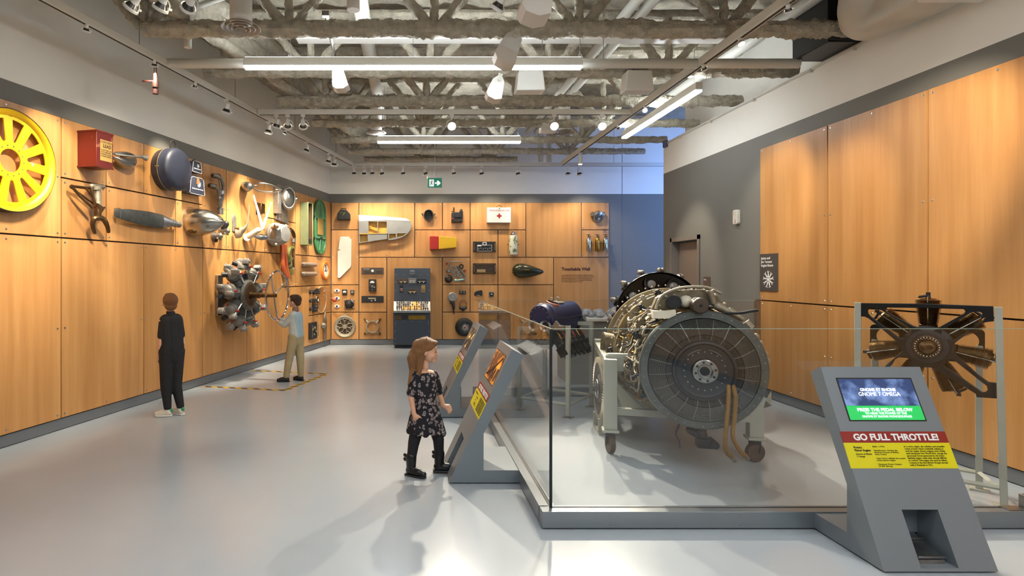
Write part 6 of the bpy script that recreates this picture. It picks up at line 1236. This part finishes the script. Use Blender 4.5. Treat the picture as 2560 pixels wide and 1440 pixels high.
# console cabinet on the floor
t = thing('console_rack', 'tall slate blue electronics console standing against the back wall', 'console', (BW(1030.5, 0)[0], 12.68, 0))
wd = .385
obj('upper_case', MB().prism([(-.27, .99), (.25, .99), (.25, 1.70), (-.19, 1.70)], -wd, wd, 'x'), M['cab'], t, bevel=.004)
obj('lower_case', MB().box((-wd-.02, -.33, .07), (wd+.0, .27, .76)), M['cab'], t, bevel=.004)
obj('plinth', MB().box((-wd+.03, -.27, 0), (wd-.03, .25, .07)), M['black'], t)
b = MB().prism([(-.43, .76), (.25, .76), (.25, .99), (-.27, .99), (-.43, .80)], -wd-.01, wd+.0, 'x'); ds = obj('control_desk', b, M['steel'], t, bevel=.003)
tl = atan2(.16, .19); knob = MB(); b1 = MB(); b2 = MB()
def dk(x, s): return (x, -.43+s*sin(tl), .80+s*cos(tl))
b1.at((0, -.43, .80), (-tl, 0, 0)); b1.box((-.22, -.006, .03), (.22, 0, .12)).box((-.02, -.006, .1), (.16, 0, .24)); b2.at((0, -.43, .80), (-tl, 0, 0)); b2.box((-.34, -.005, .08), (-.04, 0, .235))
obj('gold_panels', b1, M['gold'], ds); ptp = mat('panel_taupe', '7b756c', .5); obj('grey_panel', b2, ptp, ds); obj('grey_panel', MB().at((0, -.43, .80), (-tl, 0, 0)).box((.18, -.005, .06), (.33, 0, .24)), ptp, ds)
for i in range(15):
    for j in range(4):
        if rnd.random() < .78: x = -.32+.046*i; p0 = dk(x, .05+.055*j); knob.cyl(p0, (p0[0], p0[1]-.025, p0[2]+.02), .013, .01, 8)
obj('knobs', knob, M['black'], ds)
def fp(y, z, h): return -.27+.08*(z-.99)/.71
for x, z, w_, h, c in ((-.2, 1.42, .2, .09, 'bronze'), (.0, 1.43, .17, .11, 'worn'), (.2, 1.42, .2, .09, 'dark'), (.0, 1.2, .2, .09, 'bronze'), (-.23, 1.26, .075, .15, 'dark'), (.235, 1.26, .08, .15, 'gold')):
    y = fp(0, z, 0); mtr = obj('meter_panel', MB().cbox((x, y-.008, z), (w_, .02, h)), M[c], t, bevel=.003)
    obj('meter_marks', MB().cbox((x, y-.02, z), (w_*.8, .004, .008)).cyl((x-w_*.2, y-.015, z-h*.25), (x-w_*.2, y-.03, z-h*.25), .012).cyl((x+w_*.2, y-.015, z-h*.25), (x+w_*.2, y-.03, z-h*.25), .012), M['dial'] if c != 'gold' else M['black'], mtr)
obj('red_knob', MB().cyl((-.235, -.26, 1.23), (-.235, -.29, 1.23), .022), mat('pink_red', 'b0545c', .4), t)
obj('name_plate', MB().plate(rrect(-.05, 1.57, .05, 1.66, .004), [rrect(-.043, 1.577, .043, 1.62, .003)], -.225, -.21), M['steel'], t); obj('name_plate_lines', MB().box((-.035, -.226, 1.635), (.035, -.222, 1.64)).box((-.04, -.224, 1.585), (.04, -.218, 1.60)), M['steel'], t)
for x, w_, c in ((-.29, .11, 'bronze'), (-.16, .12, 'dark'), (.1, .36, 'brass')): obj('label_panel', MB().box((x-w_/2, -.345, .61), (x+w_/2, -.33, .70)), M[c], t, bevel=.002)
b = MB()
for x in (-.34, -.17, 0, .17, .34): 
    for z, y in ((1.56, -.207), (1.02, -.268), (.57, -.332)): b.cyl((x, y, z), (x, y-.006, z), .007, n=8)
for z in (.52, .36, .2, .1):
    for x in (-.36, .345): b.cyl((x, -.33, z), (x, -.336, z), .007, n=8)
for z in (1.4, 1.22):
    for x in (-.355, .36): b.cyl((x, -.225, z), (x, -.25, z), .007, n=8)
obj('case_screws', b, M['screw'], t)
# hazard tape on the floor
t = thing('floor_tape', 'black and yellow striped tape square on the floor under the hand wheel', 'tape', (0, 0, 0))
hz = bpy.data.materials.new('hazard_stripes'); hz.use_nodes = True; nt = hz.node_tree
tc = nt.nodes.new('ShaderNodeTexCoord'); wv = nt.nodes.new('ShaderNodeTexWave'); wv.wave_type = 'BANDS'; wv.bands_direction = 'DIAGONAL'; wv.inputs['Scale'].default_value = 3.4
nt.links.new(tc.outputs['Object'], wv.inputs[0]); rp = nt.nodes.new('ShaderNodeValToRGB'); rp.color_ramp.interpolation = 'CONSTANT'; rp.color_ramp.elements[1].position = .5
rp.color_ramp.elements[0].color = (*hexc('d0a32a'), 1); rp.color_ramp.elements[1].color = (*hexc('55493c'), 1); nt.links.new(wv.outputs[0], rp.inputs[0]); nt.links.new(rp.outputs[0], nt.nodes['Principled BSDF'].inputs['Base Color'])
def fl(px, py): Y = H*F/(py-CY); return ((px-CX)*Y/F, Y)
A, B_, C2, D_ = fl(506, 966), fl(712, 976), fl(816, 935), fl(632, 926)
for p0, p1 in ((A, B_), (B_, C2), (C2, D_)):
    d_ = Vector((p1[0]-p0[0], p1[1]-p0[1])); L = d_.length
    obj('tape_strip', MB().box((0, -.038, .0), (L, .038, .0015)), hz, t, loc=(p0[0], p0[1], 0), rot=(0, 0, atan2(d_.y, d_.x)))
# ================================================================ PEOPLE
def wp(px, py, Y): return Vector(((px-CX)*Y/F, Y, H+(CY-py)*Y/F))
class Fig:
    def __init__(s, label, x, y, rot, Y):
        s.t = thing('person', label, 'person', (x, y, 0), rot); s.Y = Y
        s.inv = (Matrix.Translation((x, y, 0)) @ Matrix.Rotation(rot, 4, 'Z')).inverted()
    def P(s, px, py, dy=0): return tuple(s.inv @ wp(px, py, s.Y+dy))
    def blob(s, name, caps, m, vox=.0065, sm=5, balls=(), boxes=(), label=None):
        b = MB()
        for c in caps: b.cap(*c, n=14)
        for c, r in balls: b.at(c[:3], c[3:] if len(c) > 3 else (0, 0, 0)).ball((0, 0, 0), r, 18, 12)
        for c, d, r in boxes: b.at(c, r).cbox((0, 0, 0), d)
        o = obj(name, b, m, s.t, label=label); remesh(o, vox, sm); return o
def hand(F_, w, fwd, palm, side, curl=.6, s=1.0):
    """capsules for a palm with five fingers: w wrist, fwd direction, palm normal, side: toward the thumb"""
    w = Vector(w); f = Vector(fwd).normalized(); p = Vector(palm).normalized(); t = Vector(side).normalized(); out = []
    out.append((tuple(w-f*.01*s), tuple(w+f*.03*s), .019*s, .022*s)); out.append((tuple(w+f*.03*s+t*.012*s), tuple(w+f*.045*s-t*.012*s), .017*s, .016*s))
    for i, L in enumerate((.024, .028, .026, .02)):
        b0 = w+f*.05*s+t*(.019-.0125*i)*s; d1 = (f*cos(curl)+p*sin(curl)); d2 = (f*cos(curl*2.2)+p*sin(curl*2.2)); m_ = b0+d1*L*s
        out.append((tuple(b0-f*.008*s), tuple(m_), .0072*s, .0066*s)); out.append((tuple(m_), tuple(m_+d2*L*.85*s), .0066*s, .0055*s))
    b0 = w+f*.015*s+t*.018*s; m_ = b0+(f*.6+t*.7+p*.2).normalized()*.026*s
    out.append((tuple(b0), tuple(m_), .009*s, .0078*s)); out.append((tuple(m_), tuple(m_+(f*.8+p*.5).normalized()*.022*s), .0075*s, .006*s)); return out
def shoe(F_, name, ank, yaw, L, m, sole, h=.05, up=0, boot=0):
    """ank: ankle point above the floor contact, yaw: heading in the local frame"""
    a = Vector(ank); d = Vector((sin(yaw), -cos(yaw), up)).normalized(); z0 = a.z
    top = [(tuple(a+Vector((0, 0, -.0))), tuple(a+Vector((0, 0, -.03))), .034, .036), (tuple(a-d*.012+Vector((0, 0, -.045))), tuple(a+d*L*.35+Vector((0, 0, -.048))), .034, .033), (tuple(a+d*L*.3+Vector((0, 0, -.05))), tuple(a+d*L*.58+Vector((0, 0, -.058))), .034, .026)]
    if boot: top.append((tuple(a+Vector((0, 0, boot))), tuple(a+Vector((0, 0, -.02))), .044, .038))
    o = F_.blob(name, top, m, .005, 3)
    b = MB().at(tuple(a+Vector((0, 0, -.085))), (0, 0, 0)); n_ = Vector((d.y, -d.x, 0)).normalized(); pts = []
    for f_, w_ in ((-.05, .02), (-.045, .03), (.0, .034), (L*.3, .036), (L*.52, .034), (L*.66, .022), (L*.7, .01)): pts.append((f_, w_))
    loop = [tuple((d*f_+n_*w_)[:2]) for f_, w_ in pts]+[tuple((d*f_-n_*w_)[:2]) for f_, w_ in reversed(pts)]
    vs = [(x, y, 0+up*0) for x, y in loop]; b.prism(loop, 0, .016, 'z'); obj('sole', b, sole, o, bevel=.003); return o
def face(F_, c, r, yaw, pitch, skin_m, brow):
    """eyes, brows, mouth on a head centred at c; yaw heading local"""
    e = bpy.data.objects.new('face', None)
    R = Matrix.Rotation(yaw, 3, 'Z') @ Matrix.Rotation(pitch, 3, 'X')
    def q(x, y, z): return tuple(Vector(c)+R @ Vector((x, y, z)))
    b = MB().ball(q(-.026, -.0695*r, .0), .0085, 10, 7).ball(q(.026, -.0695*r, .0), .0085, 10, 7); b = MB().ball(q(-.026, -.0745*r, .0), .0048, 8, 6).ball(q(.026, -.0745*r, .0), .0048, 8, 6); obj('iris', b, mat('iris_brown', '4a3020', .3), F_.t)
    obj('mouth', MB().tube([q(-.018, -.078*r, -.050), q(0, -.0865*r, -.054), q(.018, -.078*r, -.050)], .0035, 6), mat('lips', 'b8665a', .5), F_.t)
    obj('eyebrow', MB().tube([q(-.04, -.066*r, .022), q(-.026, -.074*r, .026), q(-.012, -.077*r, .022)], .003, 5).tube([q(.04, -.066*r, .022), q(.026, -.074*r, .026), q(.012, -.077*r, .022)], .003, 5), brow, F_.t)
def headcaps(c, yaw, pitch, k=1.0):
    R = Matrix.Rotation(yaw, 3, 'Z') @ Matrix.Rotation(pitch, 3, 'X'); q = lambda x, y, z: tuple(Vector(c)+R @ Vector((x*k, y*k, z*k)))
    e = (R.to_euler().x, R.to_euler().y, R.to_euler().z)
    balls = [((*q(0, .008, .02), *e), (.070*k, .085*k, .080*k)), ((*q(0, -.022, -.03), *e), (.056*k, .058*k, .062*k)), ((*q(-.07, .008, -.012), *e), (.010*k, .018*k, .026*k)), ((*q(.07, .008, -.012), *e), (.010*k, .018*k, .026*k)), ((*q(0, -.088, -.024), *e), (.009*k, .010*k, .010*k)), ((*q(0, -.064, -.078), *e), (.02*k, .018*k, .016*k)), ((*q(0, -.075, -.052), *e), (.02*k, .014*k, .014*k)), ((*q(-.034, -.055, -.03), *e), (.020*k, .018*k, .020*k)), ((*q(.034, -.055, -.03), *e), (.020*k, .018*k, .020*k))]
    caps = [(q(0, -.078, .004), q(0, -.088, -.02), .007*k, .009*k)]
    return q, balls, caps
def hair_mat(name, c1, c2):
    return mat(name, c1, .45, var=.35, scale=3, stretch=(60, 60, 6), bump=.6, bscale=8)
# ---- boy looking up at the wall
g = Fig('boy in black polo shirt and trousers, back turned, hand in pocket', -2.652, 6.48, radians(-122), 6.48)
P = g.P
hd = P(425, 757, -.0); yaw, pit = radians(-26), radians(-14); q, hb_, hc = headcaps(hd, yaw, pit, 1.0)
neck = P(426, 782); ls, rs = P(409, 803, -.05), P(446, 800, .05)
le, lw_, re, rw = P(402, 862, -.07), P(397, 898, -.02), P(456, 860, .07), P(455, 890, .10)
hipL, hipR = P(416, 892, -.03), P(443, 892, .04); kL, kR = P(415, 968, -.03), P(441, 965, .04)
aL, aR = P(419, 1026, -.02), P(451, 1021, .05)
aL = (aL[0], aL[1], .088); aR = (aR[0], aR[1], .088)
hand_c = hand(g, lw_, Vector(P(400, 912, -.0))-Vector(lw_), (0, 1, 0), (0, -1, .3), .4)
g.blob('body', [(neck, tuple(Vector(neck)+Vector((0, 0, .06))), .042, .040), (ls, le, .04, .032), (le, lw_, .031, .021), (rs, re, .04, .032), (re, rw, .031, .021), (ls, rs, .05, .05), (tuple((Vector(ls)+Vector(rs))/2), tuple((Vector(hipL)+Vector(hipR))/2), .055, .055), (hipL, kL, .05, .045), (kL, aL, .04, .03), (hipR, kR, .05, .045), (kR, aR, .04, .03)]+hc+hand_c, M['skin'], .0065, 4, balls=hb_)
hm = hair_mat('brown_hair', '85572f', '4a2d18')
g.blob('hair', [(q(-.02, -.06, .075), q(.03, -.065, .07), .022, .02)], hm, .006, 2, balls=[((*q(0, .02, .036), yaw*0, 0, yaw), (.083, .088, .080)), ((*q(0, .062, -.02), 0, 0, yaw), (.066, .035, .05)), ((*q(0, .0, .075), 0, 0, yaw), (.064, .08, .04))])
blk = mat('black_cotton', '1b1a1c', .8, var=.15, scale=10, bump=.15)
mid = (Vector(ls)+Vector(rs))/2; wst = P(430, 862); wst = Vector(wst)
sd = (Vector(rs)-Vector(ls)).normalized()
g.blob('polo_shirt', [(tuple(mid), tuple(wst+Vector((0, 0, -.05))), .088, .09), (tuple(Vector(ls)+sd*.01), tuple(Vector(rs)-sd*.01), .052, .052), (tuple(mid-sd*.05), tuple(wst-sd*.045+Vector((0, 0, .0))), .078, .08), (tuple(mid+sd*.05), tuple(wst+sd*.045), .078, .08), (ls, tuple(Vector(ls).lerp(Vector(le), .62)), .050, .048), (rs, tuple(Vector(rs).lerp(Vector(re), .62)), .050, .046), (tuple(wst-sd*.05), tuple(wst-sd*.055-Vector((0, 0, .07))), .08, .078), (tuple(wst+sd*.05), tuple(wst+sd*.055-Vector((0, 0, .07))), .08, .078)], blk, .007, 5)
g.blob('collar', [(tuple(Vector(neck)+Vector((0, .01, -.02))), tuple(Vector(neck)+Vector((0, .0, .0))), .052, .046)], blk, .005, 3)
g.blob('trousers', [(tuple(wst+Vector((0, 0, -.03))), tuple((Vector(hipL)+Vector(hipR))/2), .088, .085), (tuple(Vector(hipL)+Vector((0, 0, .05))), kL, .082, .060), (kL, (aL[0], aL[1], .10), .060, .042), (tuple(Vector(hipR)+Vector((0, 0, .05))), kR, .082, .060), (kR, (aR[0], aR[1], .10), .060, .042), (tuple(Vector(hipL)+Vector((0, 0, .06))), tuple(Vector(hipR)+Vector((0, 0, .06))), .085, .085), (tuple(Vector(lw_).lerp(Vector(hipL), .25)+Vector((0, 0, -.03))), tuple(Vector(hipL)+Vector((0, 0, -.02))), .028, .06)], blk, .007, 5)
shoe_w = mat('white_leather', 'd8d2c2', .5, var=.06, scale=15); sg_ = mat('shoe_green', '2f8f68', .5)
for a_, yw in ((aL, radians(38)), (aR, radians(5))):
    s_ = shoe(g, 'trainer', a_, yw, .20, shoe_w, M['white']); d_ = Vector((sin(yw), -cos(yw), 0)); obj('heel_tab', MB().ball(tuple(Vector(a_)-d_*.036+Vector((0, 0, -.022))), (.02, .02, .026), 10, 8), sg_, s_)
    obj('laces', MB().tube([tuple(Vector(a_)+d_*(.035+.02*i)+Vector((.012*(-1)**i, .0, -.012-.008*i))) for i in range(4)], .0045, 5), M['dial'], s_)
face(g, hd, 1.0, yaw, pit, M['skin'], hm)
# ---- boy turning the hand wheel
g = Fig('boy in pale sweater and beige trousers turning the hand wheel', -1.74, 8.58, radians(-112), 8.58)
P = g.P; hd = P(737, 754); yaw, pit = radians(0), radians(-6); q, hb_, hc = headcaps(hd, yaw, pit, .97)
neck = P(739, 774); ls, rs = P(731, 790, -.06), P(746, 788, .08); le, lw_ = P(712, 812, -.02), P(697, 806, .0); re, rw = P(722, 806, .08), P(700, 797, .10)
hipL, hipR = P(733, 853, -.05), P(747, 853, .05); kL, kR = P(722, 903, -.06), P(751, 903, .03); aL, aR = P(716, 943, -.06), P(752, 940, .04)
aL = (aL[0], aL[1], .085); aR = (aR[0], aR[1], .085)
wd_ = Vector(P(688, 800, .02))-Vector(lw_); wr_ = Vector(P(689, 790, .06))-Vector(rw)
g.blob('body', [(neck, tuple(Vector(neck)+Vector((0, 0, .06))), .040, .038), (ls, le, .036, .03), (le, lw_, .028, .02), (rs, re, .036, .03), (re, rw, .028, .02), (ls, rs, .05, .05), (tuple((Vector(ls)+Vector(rs))/2), tuple((Vector(hipL)+Vector(hipR))/2), .05, .05), (hipL, kL, .045, .042), (kL, aL, .04, .028), (hipR, kR, .045, .042), (kR, aR, .04, .028)]+hc+hand(g, lw_, wd_, (0, .5, 1), (0, -1, .6), .8)+hand(g, rw, wr_, (0, .5, 1), (0, -1, .6), .8), M['skin'], .0065, 4, balls=hb_)
hm2 = hair_mat('dark_brown_hair', '4a2e1c', '2d1a10')
g.blob('hair', [], hm2, .006, 2, balls=[((*q(0, .02, .036), 0, 0, yaw), (.080, .086, .076)), ((*q(0, .06, -.01), 0, 0, yaw), (.064, .035, .05)), ((*q(0, -.02, .072), 0, 0, yaw), (.06, .07, .034))])
swt = mat('pale_knit', 'b9bdb6', .8, var=.06, scale=14, bump=.15); vest = mat('pale_blue_knit', '9fb3ba', .8, var=.06, scale=12, bump=.15)
mid = (Vector(ls)+Vector(rs))/2; wst = Vector(P(740, 838)); sd = (Vector(rs)-Vector(ls)).normalized()
g.blob('sweater', [(tuple(mid), tuple(wst), .078, .085), (tuple(Vector(ls)+sd*.0), tuple(Vector(rs)), .05, .05), (tuple(mid-sd*.04), tuple(wst-sd*.04), .075, .08), (tuple(mid+sd*.04), tuple(wst+sd*.04), .075, .08), (ls, le, .056, .048), (le, tuple(Vector(le).lerp(Vector(lw_), .75)), .044, .034), (rs, re, .056, .048), (re, tuple(Vector(re).lerp(Vector(rw), .75)), .044, .034)], swt, .007, 5)
g.blob('vest', [(tuple(mid-sd*.035+Vector((0, .012, -.01))), tuple(wst-sd*.02+Vector((0, .012, .0))), .075, .078), (tuple(mid+sd*.045+Vector((0, .012, -.01))), tuple(wst+sd*.04+Vector((0, .012, .0))), .075, .078)], vest, .007, 5)
g.blob('collar', [(tuple(Vector(neck)+Vector((0, .0, -.01))), tuple(Vector(neck)+Vector((0, 0, .015))), .05, .046)], mat('scarf_red_brown', '8a6a5e', .8), .005, 3)
bg = mat('beige_trousers', 'a5946f', .8, var=.1, scale=9, bump=.15)
g.blob('trousers', [(tuple(wst), tuple((Vector(hipL)+Vector(hipR))/2), .082, .08), (tuple(Vector(hipL)+Vector((0, 0, .04))), kL, .078, .058), (kL, (aL[0], aL[1], .09), .058, .046), (tuple(Vector(hipR)+Vector((0, 0, .04))), kR, .078, .058), (kR, (aR[0], aR[1], .09), .058, .046), (tuple(Vector(hipL)+Vector((0, 0, .06))), tuple(Vector(hipR)+Vector((0, 0, .06))), .08, .08)], bg, .007, 5)
for a_, yw in ((aL, radians(22)), (aR, radians(-8))): shoe(g, 'shoe', a_, yw, .20, M['dark'], M['black'])
face(g, hd, 1.0, yaw, pit, M['skin'], hm2)
# ---- girl pressing the pedal
g = Fig('girl in dark paisley dress and black boots pressing the kiosk pedal', .10, 4.60, radians(50), 4.60)
P = g.P; hd = P(1068, 876); yaw, pit = radians(36), radians(8); q, hb_, hc = headcaps(hd, yaw, pit, .96)
neck = P(1063, 918); rs, ls = P(1039, 938, -.03), P(1084, 938, .05)
re, rw = P(1027, 990, -.05), P(1035, 1034, -.08); le, lw_ = P(1098, 985, .08), P(1108, 1014, .08)
hipR, hipL = P(1050, 1040, -.02), P(1080, 1040, .04); kR, kL = P(1034, 1108, -.02), P(1096, 1098, .0); aR, aL = P(1028, 1168, -.03), P(1098, 1152, .03)
aR = (aR[0], aR[1], .085)
g.blob('body', [(neck, tuple(Vector(neck)+Vector((0, 0, .05))), .029, .028), (ls, le, .03, .025), (le, lw_, .024, .018), (rs, re, .03, .025), (re, rw, .025, .018), (ls, rs, .04, .04), (tuple((Vector(ls)+Vector(rs))/2), tuple((Vector(hipL)+Vector(hipR))/2), .045, .045), (hipL, kL, .045, .036), (kL, aL, .034, .027), (hipR, kR, .05, .036), (kR, aR, .034, .027), (tuple(Vector(rs).lerp(Vector(ls), .25)), tuple(Vector(rs).lerp(Vector(ls), .75)), .045, .045)]+hc+hand(g, rw, (.25, -.3, -1), (.5, -.6, 0), (.3, -.9, .2), .75, .95)+hand(g, lw_, (.3, -.7, -.3), (.0, 0, -1), (.6, -.3, .5), .85, .95), M['skin'], .0055, 4, balls=hb_)
hg = hair_mat('long_golden_brown_hair', '8f6238', '5a3a1e')
g.blob('hair', [(q(0, .075, .03), q(.0, .095, -.10), .052, .046), (q(-.02, .105, -.08), tuple(Vector(P(1034, 925, .0))), .05, .035), (tuple(Vector(P(1036, 918, .0))), tuple(Vector(P(1020, 962, -.09))), .036, .006), (q(.02, .10, -.05), tuple(Vector(P(1040, 930, .02))), .05, .03), (q(-.040, .05, -.03), tuple(Vector(P(1047, 936, -.05))), .040, .018), (q(-.062, -.01, .03), q(-.066, .045, -.03), .016, .02), (q(.062, -.01, .03), q(.066, .045, -.03), .016, .02)], hg, .0055, 2,
       balls=[((*q(0, .018, .034), 0, 0, yaw), (.077, .086, .073)), ((*q(0, .05, -.01), 0, 0, yaw), (.068, .05, .06)), ((*q(0, -.03, .068), 0, 0, yaw), (.05, .05, .026))])
obj('hair_braid', MB().tube([q(-.075*sin(a_), .012+.03*cos(a_*2)*.2, .055+.052*cos(a_)) for a_ in [radians(-85+17*i) for i in range(11)]], [.007+.002*(i % 2) for i in range(11)], 8), hg, g.t)
dm = bpy.data.materials.new('paisley_cotton'); dm.use_nodes = True; nt = dm.node_tree; N = nt.nodes; L = nt.links
tc = N.new('ShaderNodeTexCoord'); nz = N.new('ShaderNodeTexNoise'); nz.inputs['Scale'].default_value = 16
mx = N.new('ShaderNodeMixRGB'); mx.inputs[0].default_value = .05; L.new(tc.outputs['Object'], nz.inputs[0]); L.new(tc.outputs['Object'], mx.inputs[1]); L.new(nz.outputs['Color'], mx.inputs[2])
vo = N.new('ShaderNodeTexVoronoi'); vo.inputs['Scale'].default_value = 34; L.new(mx.outputs[0], vo.inputs[0])
rp = N.new('ShaderNodeValToRGB'); rp.color_ramp.interpolation = 'LINEAR'; e = rp.color_ramp.elements
e[0].position = 0; e[0].color = (*hexc('a09690'), 1); e[1].position = 1; e[1].color = (*hexc('17121a'), 1)
for p_, c_ in ((.12, 'b5aaa4'), (.17, '2a2028'), (.25, '2a2028'), (.29, 'b0a4a0'), (.37, '9c8a86'), (.42, '17121a')): x = e.new(p_); x.color = (*hexc(c_), 1)
L.new(vo.outputs['Distance'], rp.inputs[0]); L.new(rp.outputs[0], N['Principled BSDF'].inputs['Base Color']); N['Principled BSDF'].inputs['Roughness'].default_value = .85
mid = (Vector(ls)+Vector(rs))/2; wst = Vector(P(1063, 990)); hem = Vector(P(1066, 1075)); sd = (Vector(rs)-Vector(ls)).normalized(); fw = Vector((0, -1, 0))
dc = [(tuple(mid-Vector((0, 0, .035))), tuple(wst), .072, .068), (tuple(Vector(ls)-Vector((0, 0, .008))), tuple(Vector(rs)-Vector((0, 0, .008))), .042, .042), (tuple(mid+sd*.035-Vector((0, 0, .03))), tuple(wst+sd*.03), .066, .064), (tuple(mid-sd*.035-Vector((0, 0, .03))), tuple(wst-sd*.03), .066, .064), (rs, tuple(Vector(rs).lerp(Vector(re), .82)), .042, .042), (ls, tuple(Vector(ls).lerp(Vector(le), .82)), .042, .040)]
for k in range(14):
    a_ = 2*pi*k/14; r_ = .088+.012*(k % 2); dc.append((tuple(wst+sd*.03*cos(a_)+fw*.02*sin(a_)), tuple(hem+sd*(r_+.025)*cos(a_)+fw*(r_)*sin(a_)+Vector((0, 0, -.008*(k % 3)))), .055, .030))
g.blob('dress', dc, dm, .0065, 3)
lg = mat('black_leggings', '121114', .75)
g.blob('leggings', [(tuple(Vector(hipR)), kR, .06, .046), (kR, (aR[0], aR[1], .12), .045, .036), (tuple(Vector(hipL)), kL, .06, .046), (kL, tuple(Vector(aL)+Vector((0, 0, .03))), .045, .036)], lg, .006, 4)
bt = mat('black_leather', '141214', .35, var=.2, scale=15)
aL = tuple(Vector(aL)+Vector((0, 0, .0)))
for a_, yw, up in ((aR, radians(8), 0), (aL, radians(38), .0)):
    s_ = shoe(g, 'boot', a_, yw, .19, bt, M['black'], up=up, boot=.06); d_ = Vector((sin(yw), -cos(yw), 0)); n_ = Vector((d_.y, -d_.x, 0))
    c_ = Vector(a_)-d_*.045+n_*.02+Vector((0, 0, .055)); obj('bow', MB().ball(tuple(c_+Vector((0, 0, .018))), (.008, .018, .016), 8, 6).ball(tuple(c_-Vector((0, 0, .014))), (.008, .018, .016), 8, 6), bt, s_)
face(g, hd, .96, yaw, pit, M['skin'], hg)
